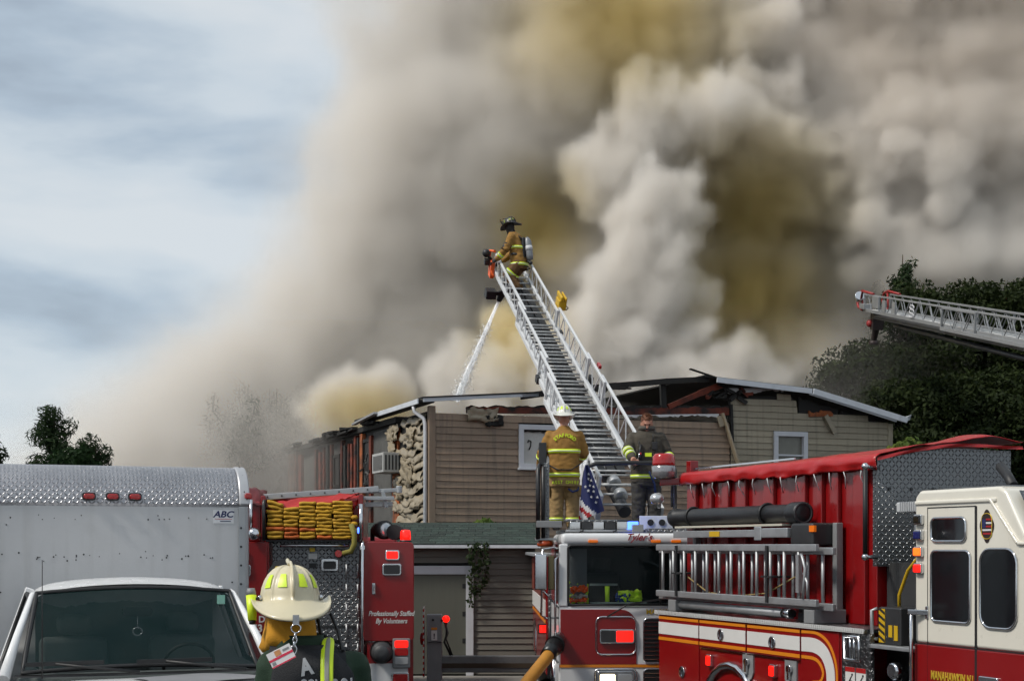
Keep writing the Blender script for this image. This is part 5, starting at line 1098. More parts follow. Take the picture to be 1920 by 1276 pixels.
MB().tube([(-.14, .16, .05), (-.18, .20, .06), (-.18, .20, .34), (-.14, .16, .36)], .02, 8).build('handle', ALU, gen); box('label_plate', YELLOW, gen, -.146, -.14, -.18, -.12, .05, .2); box('label_plate', YELLOW, gen, -.146, -.14, -.09, -.03, .08, .2)
MB().tube([(.30, -4.75, 1.9), (.28, -4.78, 2.1), (.26, -4.95, 2.35), (.25, -5.15, 2.50), (.25, -5.30, 2.55)], .018, 8).build('yellow_cable', YELLOW, re_); MB().sph((.22, -5.30, 2.58), .06, 10, 8).build('cable_plug', mat('orange_plug', (.6, .2, .01), .4), re_)
box('outlet_box', ALU, re_, .50, .55, -5.05, -4.93, 1.95, 2.07)
MB().tube([(.12, -4.42, 3.40), (.12, -4.42, 2.50)], .025, 8).build('grab_pole', BLACK, re_)
for z in (3.42, 2.48): MB().tube([(.12, -4.42, z), (.20, -4.36, z), (.40, -4.26, z)], .022, 8).sph((.12, -4.42, z), .038, 10, 8).build('pole_bracket', CHROME, re_)
MB().tube([(.45, -4.7, 1.3), (.2, -4.9, 1.25), (-.02, -5.05, 1.12)], [.06, .06, .07], 12).build('discharge_pipe', CHROME, re_); MB().lathe([(.05, 0), (.09, .02), (.09, .08), (.07, .1)], 16, T(.12, -5.0, 1.35) @ Matrix.Rotation(R(-90), 4, 'Y')).build('pump_gauge', CHROME, re_)
# cab
prof_ = [(-5.40, 1.66), (-5.40, 3.06), (-5.47, 3.13), (-6.60, 3.13), (-6.70, 3.08), (-6.93, 2.72), (-7.0, 2.66), (-8.55, 2.62), (-8.75, 1.66)]
cb2 = MB().prism(prof_, .0, 2.46, 'x').build('cab', CREAM, re_, .035, 4)
MB().bx(-.004, 2.464, -8.8, -5.40, .45, 1.655).build('cab_lower', RED, cb2, .015)
box('belt_line', DARK, cb2, -.006, .0, -8.7, -5.41, 1.655, 1.663)
MB().bx(-.018, .03, -6.58, -5.42, 2.99, 3.03).build('roof_drip_rail', CREAM, cb2, .012)
MB().bar((-.006, -6.50, 3.02), (-.006, -6.86, 2.62), .03, .04, (1, 0, 0)).bar((-.006, -6.86, 2.62), (-.006, -8.0, 2.60), .03, .04, (1, 0, 0)).build('roof_drip_rail', CREAM, cb2, .01)
MB().add([(.10, -6.73, 3.075), (2.36, -6.73, 3.075), (2.36, -6.93, 2.76), (.10, -6.93, 2.76)], [(0, 1, 2, 3)]).build('roof_step_plate', PLATE, cb2, fix=False).location = (0, -.02, .015)
box('roof_tread', PLATE, cb2, .2, 2.3, -6.5, -5.5, 3.135, 3.15)
MB().tube([(.55, -6.15, 3.15), (.62, -6.0, 3.25), (.70, -5.80, 3.36)], [.05, .045, .05], 12).build('roof_nozzle', BLACK, cb2)
sbox('door_gap', BLACK, 6.285, 6.315, .6, 2.96, -.005, .004, cb2); sbox('door_gap', BLACK, 5.60, 5.606, .6, 2.96, -.004, .004, cb2); sbox('door_gap', BLACK, 5.60, 6.30, 2.955, 2.965, -.004, .004, cb2)
def cwin(t0, t1, z0, z1, r_):
    o = rpanel('window', GLASS, cb2, -t1, -t0, z0, z1, r_, -.010, .0, 'x'); rring('window_trim', CHROME, o, -t1, -t0, z0, z1, r_, -.010, .013, 'x'); return o
cwin(5.665, 6.165, 2.64, 2.86, .06); cwin(5.665, 6.225, 1.885, 2.55, .06); cwin(6.365, 6.845, 1.86, 2.57, .13)
for z, m in ((2.85, GLASS), (2.70, mat('blue_lens', (.01, .015, .10), .15)), (2.54, mat('amber_lit', (.8, .12, .01), .3, emit=1.6, ecol=(1, .12, .01))), (2.38, REDLIT)):
    b_ = MB().prism(rrect(-5.55, -5.43, z-.05, z+.05, .015), -.04, .0, 'x').build('warning_lamp', CHROME, cb2, .008); MB().prism(rrect(-5.545, -5.445, z-.038, z+.038, .012), -.058, -.036, 'x').build('lens', m, b_, .01)
em = MB().prism([(-6.45+.085*math.cos(a)*(1+.12*math.cos(4*a)), 2.775+.135*math.sin(a)*(1+.12*math.cos(4*a))) for a in (2*math.pi*k/40 for k in range(40))], -.006, .0, 'x').build('emblem', mat('emblem_black', (.02, .012, .01), .4), cb2)
for k in range(5):
    z = 2.70+.032*k; hw = .07*math.sqrt(max(.1, 1-((z-2.775)/.14)**2)); MB().bx(-.009, -.0065, -6.45-hw, -6.45+hw*(.1 if k > 1 else .8), z, z+.016).build('emblem_stripe', [FR, FW][k % 2], em)
box('emblem_canton', FB, em, -.009, -.0065, -6.44, -6.39, 2.76, 2.84); rring('emblem_rim', GOLD, em, -6.52, -6.38, 2.66, 2.89, .06, -.006, .004, 'x')
text('lettering', 'MANAHAWKIN N.J.', GOLD, cb2, T(-.008, -5.66, 1.365) @ LEFT, .115, 0, .002, 'LEFT', width=.62, bold=.003)
gh = MB().tube([(-.01, -5.44, 1.98), (-.07, -5.44, 1.96), (-.07, -5.44, 1.10), (-.01, -5.44, 1.08)], .018, 8).build('grab_rail', CHROME, cb2); MB().bar((-.0, -5.62, 1.96), (-.09, -5.42, 1.96), .03, .05).bar((-.0, -5.60, 2.02), (-.0, -5.60, 1.90), .03, .04).build('grab_bracket', CHROME, cb2, .006)
MB().prism(rrect(-6.62, -6.36, 1.34, 1.42, .02), -.03, .0, 'x').build('door_handle', CHROME, cb2, .008)
fl_ = MB().bx(.08, .30, -5.40, -5.0, 2.93, 3.03).build('cab_floodlight', mat('pale_grey_paint', (.45, .46, .47), .5, var=.1), re_, .012)
for k in range(9): MB().bx(.075, .30, -5.36+.035*k, -5.345+.035*k, 2.93, 3.035).build('cooling_fin', ALU, fl_)
MB().bx(.15, .2, -5.40, -5.2, 2.7, 2.93).build('lamp_bracket', ALU, re_)
MB().bx(.3, 2.2, -8.95, -8.7, .6, 1.4).build('front_grille', CHROME, re_, .02); MB().bx(.0, 2.46, -9.3, -8.9, .35, .6).build('front_bumper', CHROME, re_, .02)
# ================================================================== people
def fused(name, mb, m, parent, voxel=.016, smooth=6, wr=.0, wscale=.12, extra=None):
    """close many overlapping volumes into one continuous skin, then smooth and crease it"""
    t = mb.build('tmp', m)
    md = t.modifiers.new('r', 'REMESH'); md.mode = 'VOXEL'; md.voxel_size = voxel
    sm = t.modifiers.new('s', 'SMOOTH'); sm.factor = .6; sm.iterations = smooth
    me = bpy.data.meshes.new_from_object(t.evaluated_get(bpy.context.evaluated_depsgraph_get()))
    old = t.data; bpy.data.objects.remove(t); bpy.data.meshes.remove(old)
    n = len(me.vertices); co_ = np.empty(n*3, np.float32); me.vertices.foreach_get('co', co_); no = np.empty(n*3, np.float32); me.vertices.foreach_get('normal', no)
    co_ = co_.reshape(-1, 3); no = no.reshape(-1, 3)
    if wr:
        d = np.array([mnoise.noise(Vector((p[0]*1.3, p[1]*1.3, p[2]*2.2))/wscale)+.55*abs(mnoise.noise(Vector((p[0]+p[2]*.6, p[1], p[2]*1.6))/(wscale*.45))) for p in co_], np.float32)
        co_ = co_+no*(d*wr)[:, None]
    me.vertices.foreach_set('co', co_.ravel()); me.name = name
    if extra:                                   # fingers rooted in the palm, same mesh
        bm = bmesh.new(); bm.from_mesh(me); em_ = bpy.data.meshes.new('x'); em_.from_pydata(extra.v, [], extra.f); bm.from_mesh(em_); bmesh.ops.recalc_face_normals(bm, faces=bm.faces); bm.to_mesh(me); bm.free(); bpy.data.meshes.remove(em_)
    for p in me.polygons: p.use_smooth = True
    me.materials.clear()
    for q_ in (m if isinstance(m, list) else [m]): me.materials.append(q_)
    o = bpy.data.objects.new(name, me); col.objects.link(o); o.parent = parent
    return o
def ering(c, rx, ry, n=24, p=2.4, tilt=0.):
    o = []
    for k in range(n):
        a = 2*math.pi*k/n; ca, sa = math.cos(a), math.sin(a)
        o.append(Vector((c[0]+rx*math.copysign(abs(ca)**(2/p), ca), c[1]+ry*math.copysign(abs(sa)**(2/p), sa), c[2]+tilt*sa)))
    return o
def torso_at(rows, z):                          # rows: (z, cx, cy, rx, ry)
    zs_ = [r_[0] for r_ in rows]; return [float(np.interp(z, zs_, [r_[i] for r_ in rows])) for i in (1, 2, 3, 4)]
def band(name, m, parent, rows, z0, z1, grow=.012):
    rg_ = []
    for z, g_ in ((z0, -.01), (z0, grow), ((z0+z1)/2, grow+.002), (z1, grow), (z1, -.01)):
        a, b_, c, d = torso_at(rows, z); rg_.append(ering((a, b_, z), c+g_, d+g_, 32))
    return MB().loft(rg_, cap=False).build(name, m, parent)
def cuff(name, m, parent, p, q_, r0, r1):       # a ring of tape round a limb
    return MB().tube([p, q_], [r0, r1], 16).build(name, m, parent)
def limb3(mb, pts, rs, n=14):
    pts = [Vector(p) for p in pts]; P_ = []; R_ = []
    for i in range(len(pts)-1):
        for k in range(4): u = k/4; P_.append(pts[i].lerp(pts[i+1], u)); R_.append(rs[i]+(rs[i+1]-rs[i])*u)
    P_.append(pts[-1]); R_.append(rs[-1]); mb.tube(P_, R_, n)
    for p, r_ in zip(pts, rs): mb.sph(p, r_*.98, 12, 8)
def hand(mb, fx, wrist, d, pn, s=1.0, curl=.8, thumb=1):
    """palm into mb, fingers into fx; d: along the hand, pn: palm normal (fingers curl towards it)"""
    d = Vector(d).normalized(); pn = Vector(pn); pn = (pn-d*pn.dot(d)).normalized(); w_ = d.cross(pn)
    wrist = Vector(wrist); mb.tube([wrist-d*.03, wrist+d*.03*s, wrist+d*.09*s], [.032*s, .040*s, .042*s], 12, sx=1.0)
    for k, (o_, L_) in enumerate(((-.033, .062), (-.011, .074), (.011, .078), (.033, .070))):
        p = wrist+d*.085*s+w_*o_*s; pts = [p-d*.02]; a = .25*curl; dir_ = d
        for seg in (.42, .32, .26):
            dir_ = (d*math.cos(a)+pn*math.sin(a)).normalized(); p = p+dir_*L_*seg*1.25*s; pts.append(p.copy()); a += .75*curl
        fx.tube(pts, [.0095*s, .0095*s, .0088*s, .007*s], 8)
    b_ = wrist+d*.03*s+w_*thumb*.036*s; fx.tube([b_, b_+(d*.6+w_*thumb*.8+pn*.3).normalized()*.04*s, b_+(d*1.0+w_*thumb*.5+pn*.6).normalized()*.075*s], [.014*s, .0115*s, .009*s], 8)
def head(mb, c, s=1.0, fwd=(0, -1, 0), up=(0, 0, 1), face=True):
    f = Vector(fwd).normalized(); u = Vector(up); u = (u-f*u.dot(f)).normalized(); r_ = f.cross(u); c = Vector(c)
    M = Matrix(((r_.x, f.x, u.x, c.x), (r_.y, f.y, u.y, c.y), (r_.z, f.z, u.z, c.z), (0, 0, 0, 1))) @ Matrix.Scale(s, 4)   # x right, y forward, z up
    rows = [(-.118, .030, .035, .050), (-.105, .045, .055, .035), (-.07, .058, .075, .018), (-.03, .068, .088, .006), (.02, .074, .094, .0), (.06, .074, .095, -.004), (.095, .062, .080, -.008), (.118, .035, .05, -.01)]
    mb.loft([[M @ p for p in ering((0, cy, z), rx, ry, 20, 2.1)] for z, rx, ry, cy in rows])
    if face:
        mb.tube([M @ Vector((0, .088, .015))*1, M @ Vector((0, .108, -.022)), M @ Vector((0, .104, -.034))], [.008, .014, .012], 8)
        mb.sph(M @ Vector((0, .090, .028)), .03, 10, 6, (1.8, .5, .4)); mb.sph(M @ Vector((0, .092, -.062)), .022, 10, 6, (1.3, .6, .6)); mb.sph(M @ Vector((0, .085, -.095)), .026, 10, 6)
    for s_ in (-1, 1): mb.sph(M @ Vector((s_*.078, -.005, -.01)), .03, 10, 6, (.4, .6, 1.1))
    return M
def helmet(parent, M, m, patch, shield=True, name='helmet', ribm=None, full=True):
    """traditional fire helmet: ribbed dome, long rear brim; x right, y forward, z up in M"""
    N = 160; rg_ = []
    def surf(a, t_, g_=0.):                    # t_: 0 dome base, 1 top
        ph = t_*math.pi/2; rx, ry, rz = .120, .144, .150; rib = 1+.030*max(0, math.cos(8*a/2*1.0*1))**10*0
        k = abs(math.cos(4*a)); rib = 1+.055*k**40*math.cos(ph)**.3
        cr_ = math.cos(ph)**.82; return Vector(((rx*rib+g_)*cr_*math.cos(a), (ry*rib+g_)*cr_*math.sin(a), .02+(rz*rib+g_)*math.sin(ph)**1.0))
    def brim(a, t_, g_=0.):
        ca, sa = math.cos(a), math.sin(a); ro = .046+.050*max(0, -sa)**1.5+.032*max(0, sa)**2
        z = .02-(.085*max(0, -sa)**1.3+.028*max(0, sa)**2)*t_**1.15+.022*abs(ca)**3*t_**1.5
        return Vector(((.118+ro*t_)*ca, (.142+ro*1.15*t_)*sa, z+g_))
    A = [2*math.pi*k/N for k in range(N)]
    for t_ in (.985, .95, .88, .78, .66, .52, .38, .24, .1, 0): rg_.append([M @ surf(a, t_) for a in A])
    for t_ in (.15, .4, .7, .92): rg_.append([M @ brim(a, t_) for a in A])
    for t_, g_ in ((1.0, .003), (1.02, -.004), (1.0, -.012), (.9, -.010), (.5, -.010), (.05, -.012)): rg_.append([M @ brim(a, t_, g_) for a in A])
    o = MB().loft(rg_).build(name, m, parent)
    for a0 in (-2.62, -1.96, -1.18, -.52, .5, 1.2, 1.95, 2.65) if patch else ():
        v = []; w_ = .15
        for j in range(5):
            for i in range(5):
                t_ = .22+.28*j/4; ww = w_*(1.15-.35*j/4); v.append(M @ surf(a0+ww*(i/4*2-1), t_, .0035))
        MB().add(v, [(j*5+i, j*5+i+1, (j+1)*5+i+1, (j+1)*5+i) for j in range(4) for i in range(4)], True).build('reflective_patch', patch, o, fix=False)
    if shield:                                 # leather front and crest
        MB().prism([(-.060, .10), (.060, .10), (.080, .185), (.052, .225), (0, .245), (-.052, .225), (-.080, .185)], .10, .112).build('front_shield', BLACK, o).data.transform(M @ Matrix.Translation((0, .02, .0)) @ Matrix.Rotation(R(-12), 4, 'X'))
        MB().prism([(-.055, .190), (.055, .190), (.046, .206), (-.046, .206)], .098, .1).build('shield_band', GOLD, o).data.transform(M @ Matrix.Translation((0, .02, .0)) @ Matrix.Rotation(R(-12), 4, 'X'))
        MB().tube([M @ surf(-math.pi/2, .05, .004), M @ surf(-math.pi/2, .3, .006), M @ surf(-math.pi/2, .6, .007), M @ surf(-math.pi/2, .9, .009), M @ Vector((0, .03, .178)), M @ Vector((0, .085, .195)), M @ Vector((0, .115, .205))], [.005, .006, .006, .0065, .007, .009, .007], 8).build('crest', ribm or m, o)
    for s_ in (-1, 1) if full else (): MB().sph(M @ Vector((s_*.126, -.02, .035)), .011, 10, 6).build('helmet_bolt', CHROME, o)
    return o
SKIN = mat('skin', (.42, .20, .135), .5, var=.1, scale=20)
GEAR_T = mat('turnout_tan', (.27, .140, .028), .85, var=.16, scale=7, bump=.35, bscale=160, dirt=.35, dcol=(.09, .05, .02))
GEAR_P = mat('turnout_khaki', (.285, .185, .075), .85, var=.14, scale=7, bump=.35, bscale=160, dirt=.3, dcol=(.12, .08, .04))
GEAR_D = mat('turnout_olive', (.055, .047, .035), .85, var=.25, scale=7, bump=.35, bscale=160, dirt=.4, dcol=(.02, .018, .015))
GLOVE = mat('glove_dark', (.02, .018, .016), .7, var=.3)
HW = mat('helmet_white', (.58, .58, .53), .35, var=.06, coat=.3, dirt=.2, dcol=(.3, .28, .22)); HK = mat('helmet_black', (.012, .012, .012), .35, var=.3)
LIMEP = mat('lime_patch', (.55, .72, .02), .4, var=.1, emit=.06)
def tape(name, parent, rows, z, h=.05):
    band(name, LIMEP, parent, rows, z, z+h, .012); band('silver_tape', SILVERTAPE, parent, rows, z+h*.38, z+h*.62, .016)
def cufft(parent, p, q_, r0, r1):
    p = Vector(p); q_ = Vector(q_); cuff('lime_tape', LIMEP, parent, p, q_, r0, r1); a = p.lerp(q_, .36); b_ = p.lerp(q_, .64); cuff('silver_tape', SILVERTAPE, parent, a, b_, r0+.004, r1+.004)
def arc_text(s, m, parent, cx_, z, rad, size, rows, spread, grow=.018, sgn=-1, bold=.003, name='lettering', width=1., lean=0.):
    n = len(s)
    for k, ch in enumerate(s):
        if ch == ' ': continue
        a = (k-(n-1)/2)*spread; x = cx_+rad*math.sin(a); zz = z+rad*(math.cos(a)-1)
        c0, c1, rx, ry = torso_at(rows, zz); e_ = max(0., 1-abs((x-c0)/rx)**2.4)**(1/2.4); y = c1+sgn*(ry*e_+grow)
        yaw = math.atan2(abs((x-c0)/rx)**1.4*math.copysign(1, x-c0)*ry/rx, max(.25, e_**1.4))*.9
        text(name, ch, m, parent, T(x, y, zz) @ Matrix.Rotation(yaw, 4, 'Z') @ FRONT @ Matrix.Rotation(-a+lean, 4, 'Z'), size, 0, .002, bold=bold, width=width)

# ---- the officer on the deck, back to the camera
ac_o = P(1058, 0, 21.7); off = thing('person', (ac_o.x, 21.7, 2.83), 0, 'person in tan turnout coat lettered STAFFORD and white helmet, back turned', 'person')
rows = [(.76, 0, .01, .225, .175), (.90, 0, .0, .235, .18), (1.05, 0, .0, .225, .175), (1.2, 0, -.005, .235, .175), (1.33, 0, -.01, .245, .17), (1.42, 0, -.01, .225, .15), (1.48, 0, .0, .165, .12), (1.53, 0, .02, .10, .095), (1.57, 0, .03, .082, .085)]
jk_ = MB().loft([ering((a, b_, z), c, d, 28) for z, a, b_, c, d in rows])
LA = [(-.215, .0, 1.42), (-.335, .02, 1.16), (-.355, .22, .98)]; RA = [(.215, .0, 1.42), (.30, .06, 1.17), (.22, .30, 1.05)]
limb3(jk_, LA, (.088, .080, .062)); limb3(jk_, RA, (.088, .080, .062))
body = MB(); fx = MB(); HM = head(body, (0, .05, 1.665), 1.0, (0, 1, -.12)); body.tube([(0, .02, 1.40), (0, .03, 1.60)], [.065, .06], 12); body.loft([ering((a, b_, z), c*.85, d*.85, 20) for z, a, b_, c, d in rows[:7]])
limb3(body, LA, (.06, .05, .032), 10); limb3(body, RA, (.06, .05, .032), 10); hand(body, fx, (-.355, .26, .95), (0, .9, -.4), (.2, -.3, -1), 1.05); hand(body, fx, (.20, .34, 1.03), (-.2, .9, -.1), (-.6, .0, -1), 1.05, thumb=-1)
for s in (-1, 1): limb3(body, [(s*.10, .0, .86), (s*.115, .02, .46), (s*.12, .0, .08)], (.085, .065, .045), 10)
fused('body', body, GLOVE if False else SKIN, off, .014, 4, extra=fx)
coat = fused('coat', jk_, GEAR_T, off, .016, 5, .010, .11)
tr_ = MB().loft([ering((0, .005, z), a, b_, 26) for z, a, b_ in ((.70, .20, .165), (.80, .205, .17), (.95, .20, .165))])
for s in (-1, 1): limb3(tr_, [(s*.105, .0, .80), (s*.118, .015, .45), (s*.12, .0, .10)], (.125, .108, .098))
pants = fused('trousers', tr_, GEAR_P, off, .016, 5, .014, .10)
for s in (-1, 1):
    MB().bx(s*.20-.03, s*.20+.05*s+.03, -.08, .09, .50, .68).build('cargo_pocket', GEAR_P, pants, .03, 3); bt_ = MB().tube([(s*.12, .0, .16), (s*.12, .0, .05)], [.075, .07], 12).bx(s*.12-.055, s*.12+.055, -.10, .19, .0, .09).build('boot', BLACK, off, .03, 3)
    cufft(pants, (s*.12, .0, .14), (s*.12, .0, .19), .106, .107)
tape('lime_tape', coat, rows, 1.155, .058); tape('lime_tape', coat, rows, .80, .060)
cufft(coat, Vector(LA[1]).lerp(Vector(LA[2]), .18), Vector(LA[1]).lerp(Vector(LA[2]), .38), .083, .078); cufft(coat, Vector(RA[1]).lerp(Vector(RA[2]), .2), Vector(RA[1]).lerp(Vector(RA[2]), .4), .083, .078)
cuff('elbow_patch', BLACK, coat, Vector(LA[0]).lerp(Vector(LA[1]), .72), Vector(LA[1]).lerp(Vector(LA[2]), .12), .088, .086)
cuff('knit_cuff', BLACK, coat, Vector(LA[2])-Vector((0, .02, -.02)), LA[2]+np.array((0, .04, -.03)), .06, .048)
arc_text('STAFFORD', LIMEP, coat, .0, 1.415, .21, .075, rows, .215, .02, bold=.002)
flap = MB().loft([ering((0, .0, z), .232, .18, 28) for z in (.66, .72, .78)], cap=False).build('coat_tail', GEAR_P, off); rows2 = [(.6, 0, 0, .232, .18), (.8, 0, 0, .232, .18)]
arc_text('ASST CHIEF', LIMEP, flap, .015, .715, 5.0, .066, rows2, .0083, .008, bold=.001)
MB().tube([(.05, -.185, .62), (.12, -.19, .57), (.20, -.15, .60), (.22, -.05, .66)], .016, 8, sx=.5).build('blue_strap', mat('blue_webbing', (.012, .025, .09), .8), off)
MB().tube([(-.24, -.08, .98), (-.10, -.20, .90), (.10, -.21, .90), (.22, -.12, .98), (.24, .0, 1.0)], .010, 6).build('lead', BLACK, off)
HMo = HM @ Matrix.Translation((0, -.005, .055)) @ Matrix.Rotation(R(-6), 4, 'X'); helmet(off, HMo, HW, LIMEP)
MB().tube([HM @ Vector((.075, 0, .05)), HM @ Vector((.085, .03, -.06)), HM @ Vector((.04, .09, -.12))], .006, 6).build('chin_strap', BLACK, off)

# ---- the bare-headed firefighter facing the camera
dk = P(1212, 0, 21.75); ff = thing('person', (dk.x, 21.75, 2.83), 0, 'person in dark turnout coat with bare head bowed, hand on the rail', 'person')
rows = [(.72, 0, .0, .225, .185), (.88, 0, .0, .235, .185), (1.05, 0, -.01, .23, .18), (1.2, 0, -.02, .235, .18), (1.32, 0, -.03, .24, .17), (1.41, 0, -.035, .215, .15), (1.46, 0, -.035, .16, .13), (1.51, 0, -.045, .11, .11), (1.55, 0, -.055, .095, .10)]
jk_ = MB().loft([ering((a, b_, z), c, d, 28) for z, a, b_, c, d in rows])
hp = Vector((dk.x, 21.75, 2.83)); rh = P(1190, 866, 21.2)-hp
LA = [(-.205, -.03, 1.40), (-.30, -.15, 1.20), (rh.x-.015, rh.y+.17, rh.z+.02+.045)]; RA = [(.205, -.03, 1.40), (.33, -.02, 1.14), (.30, -.20, .94)]
limb3(jk_, LA, (.088, .082, .066)); limb3(jk_, RA, (.088, .082, .066))
body = MB(); fx = MB(); HM = head(body, (.0, -.085, 1.60), 1.12, (-.03, -1, -.42), (0, -.42, 1)); body.tube([(0, -.03, 1.38), (0, -.06, 1.56)], [.07, .062], 12); body.loft([ering((a, b_, z), c*.85, d*.85, 20) for z, a, b_, c, d in rows[:7]])
limb3(body, LA, (.06, .05, .032), 10); limb3(body, RA, (.06, .05, .032), 10); hand(body, fx, (rh.x-.012, rh.y+.115, rh.z+.05), (.05, -1, -.25), (0, -.3, -1), 1.1, 1.1, 1); hand(body, fx, (.30, -.23, .91), (0, -.6, -.8), (-1, 0, 0), 1.05, .8, -1)
for s in (-1, 1): limb3(body, [(s*.10, .0, .86), (s*.115, -.02, .46), (s*.12, .0, .08)], (.085, .065, .045), 10)
bo = fused('body', body, SKIN, ff, .010, 3, extra=fx)
for s in (-1, 1):
    MB().sph(HM @ Vector((s*.030, .088, .012)), .010, 10, 6).build('eye', mat('eye_dark', (.02, .015, .012), .3), bo); MB().tube([HM @ Vector((s*.015, .097, .030)), HM @ Vector((s*.045, .090, .030))], .005, 6).build('eyebrow', mat('hair_brown', (.10, .040, .015), .7), bo)
MB().tube([HM @ Vector((-.022, .099, -.060)), HM @ Vector((0, .104, -.061)), HM @ Vector((.022, .099, -.060))], .005, 6).build('mouth', mat('lip', (.20, .07, .055), .5), bo)
hr_ = MB(); HAIR = mat('hair_auburn', (.12, .040, .014), .65, var=.4, scale=30, bump=.8, bscale=120)
rg_ = []
for z, rx, ry, cy in ((.02, .079, .085, -.022), (.055, .081, .095, -.016), (.09, .074, .092, -.006), (.115, .055, .072, -.004), (.13, .028, .04, -.004)): rg_.append([HM @ (Vector(p)+Vector((rnd.uniform(-.004, .004), rnd.uniform(-.004, .004), rnd.uniform(-.006, .006)))) for p in ering((0, cy, z), rx, ry, 26, 2.1)])
hr_.loft(rg_)
for k in range(60):
    a = rnd.uniform(0, 6.28); u = rnd.uniform(.3, 1); p = Vector((.07*math.cos(a)*u, -.005+.085*math.sin(a)*u, .075+.055*(1-u*u*.6))); hr_.tube([HM @ p, HM @ (p*1.08+Vector((rnd.uniform(-.01, .01), .012, .012)))], [.009, .003], 5)
hr_.build('hair', HAIR, bo)
coat = fused('coat', jk_, GEAR_D, ff, .016, 5, .012, .11)
tr_ = MB().loft([ering((0, .0, z), a, b_, 26) for z, a, b_ in ((.66, .20, .17), (.78, .205, .175), (.92, .20, .17))])
for s in (-1, 1): limb3(tr_, [(s*.105, .0, .80), (s*.118, -.015, .45), (s*.12, .0, .10)], (.125, .108, .098)); MB().tube([(s*.12, .0, .16), (s*.12, .0, .05)], [.075, .07], 12).bx(s*.12-.055, s*.12+.055, -.19, .10, .0, .09).build('boot', BLACK, ff, .03, 3)
fused('trousers', tr_, mat('trousers_dark', (.035, .033, .030), .85, var=.3, bump=.3, bscale=150), ff, .016, 5, .014, .10)
tape('lime_tape', coat, rows, .78, .055); cl = MB().loft([ering((0, -.05, 1.50), .125, .12, 24), ering((0, -.055, 1.56), .128, .125, 24), ering((0, -.055, 1.565), .105, .10, 24), ering((0, -.05, 1.50), .10, .10, 24)]).build('collar', mat('collar_grey', (.085, .078, .066), .85, var=.2), coat)
cufft(coat, Vector(LA[1]).lerp(Vector(LA[2]), .08), Vector(LA[1]).lerp(Vector(LA[2]), .34), .089, .083); cufft(coat, Vector(LA[1]).lerp(Vector(LA[2]), .48), Vector(LA[1]).lerp(Vector(LA[2]), .72), .082, .077)
cufft(coat, Vector(RA[1]).lerp(Vector(RA[2]), .08), Vector(RA[1]).lerp(Vector(RA[2]), .34), .089, .083)
box('chest_tape', LIMEP, coat, -.04, .06, -.212, -.18, 1.10, 1.155)
for s in (-1, 1): MB().tube([(s*.13, .12, 1.42), (s*.14, .02, 1.49), (s*.14, -.12, 1.42), (s*.12, -.20, 1.25), (s*.13, -.20, 1.0), (s*.20, -.10, .92)], .022, 8, sx=.5).build('harness_strap', BLACK, ff)
MB().tube([(-.10, -.21, 1.28), (-.12, -.23, 1.18), (-.10, -.22, 1.06)], .02, 8).bx(-.15, -.08, -.235, -.20, 1.12, 1.20).build('gauge_hose', BLACK, ff); MB().sph((-.11, -.235, 1.14), .022, 8, 6).build('gauge_clip', REDLENS, ff); MB().tube([(-.12, -.235, 1.2), (-.14, -.24, 1.08), (-.17, -.23, 1.02)], .008, 5).build('carabiner', CHROME, ff)
MB().bx(.06, .15, -.235, -.19, 1.20, 1.32).build('radio', BLACK, ff, .01); MB().cyl((.08, -.21, 1.32), (.08, -.21, 1.44), .008).build('radio_antenna', BLACK, ff)
MB().lathe([(.0, -.22), (.06, -.20), (.075, -.1), (.075, .2), (.05, .25), (.02, .27)], 16, T(0, .25, 1.18)).build('air_cylinder', GREY, ff); MB().tube([(.02, -.205, .88), (.10, -.21, .70), (.12, -.20, .55)], .016, 8, sx=.6).build('blue_strap', mat('blue_webbing', (.012, .025, .09), .8), ff)

# ---- the firefighter at the ladder tip, facing left
tipb = LM @ Vector((.06, 9.02, .06)); tf = thing('person', tuple(tipb), R(-18), 'person in tan turnout gear and black helmet standing at the ladder tip', 'person')
# local frame: faces -x
rows = [(.50, .0, 0, .165, .205), (.62, -.0, 0, .175, .215), (.78, -.02, 0, .17, .21), (.92, -.05, 0, .17, .22), (1.05, -.085, 0, .165, .225), (1.13, -.10, 0, .15, .20), (1.18, -.11, 0, .12, .15), (1.23, -.125, 0, .095, .10)]
jk_ = MB().loft([ering((a, b_, z), c, d, 28) for z, a, b_, c, d in rows])
NA = [(-.10, -.20, 1.10), (-.20, -.27, .85), (-.40, -.22, .66)]; FA = [(-.10, .20, 1.10), (-.22, .24, .86), (-.40, .18, .70)]
limb3(jk_, NA, (.088, .080, .062)); limb3(jk_, FA, (.088, .08, .062))
body = MB(); fx = MB(); HM = head(body, (-.19, 0, 1.335), 1.0, (-1, .15, -.25)); body.tube([(-.10, 0, 1.1), (-.16, 0, 1.29)], [.07, .06], 12); body.loft([ering((a, b_, z), c*.85, d*.85, 20) for z, a, b_, c, d in rows[:6]])
limb3(body, NA, (.06, .05, .032), 10); limb3(body, FA, (.06, .05, .032), 10); hand(body, fx, (-.43, -.21, .64), (-1, 0, -.4), (0, .3, -1), 1.05); hand(body, fx, (-.43, .17, .68), (-1, 0, -.4), (0, -.3, -1), 1.05, thumb=-1)
LGS = [[(.02, s*.10, .56), (-.20, s*.13, .32), (-.02, s*.12, .06)] for s in (-1, 1)]
for lg in LGS: limb3(body, lg, (.085, .065, .045), 10)
fused('body', body, GLOVE, tf, .014, 4, extra=fx)
coat = fused('coat', jk_, GEAR_T, tf, .016, 5, .010, .11)
tr_ = MB().loft([ering((.01, 0, z), a, b_, 26) for z, a, b_ in ((.44, .15, .19), (.54, .16, .195), (.64, .155, .19))])
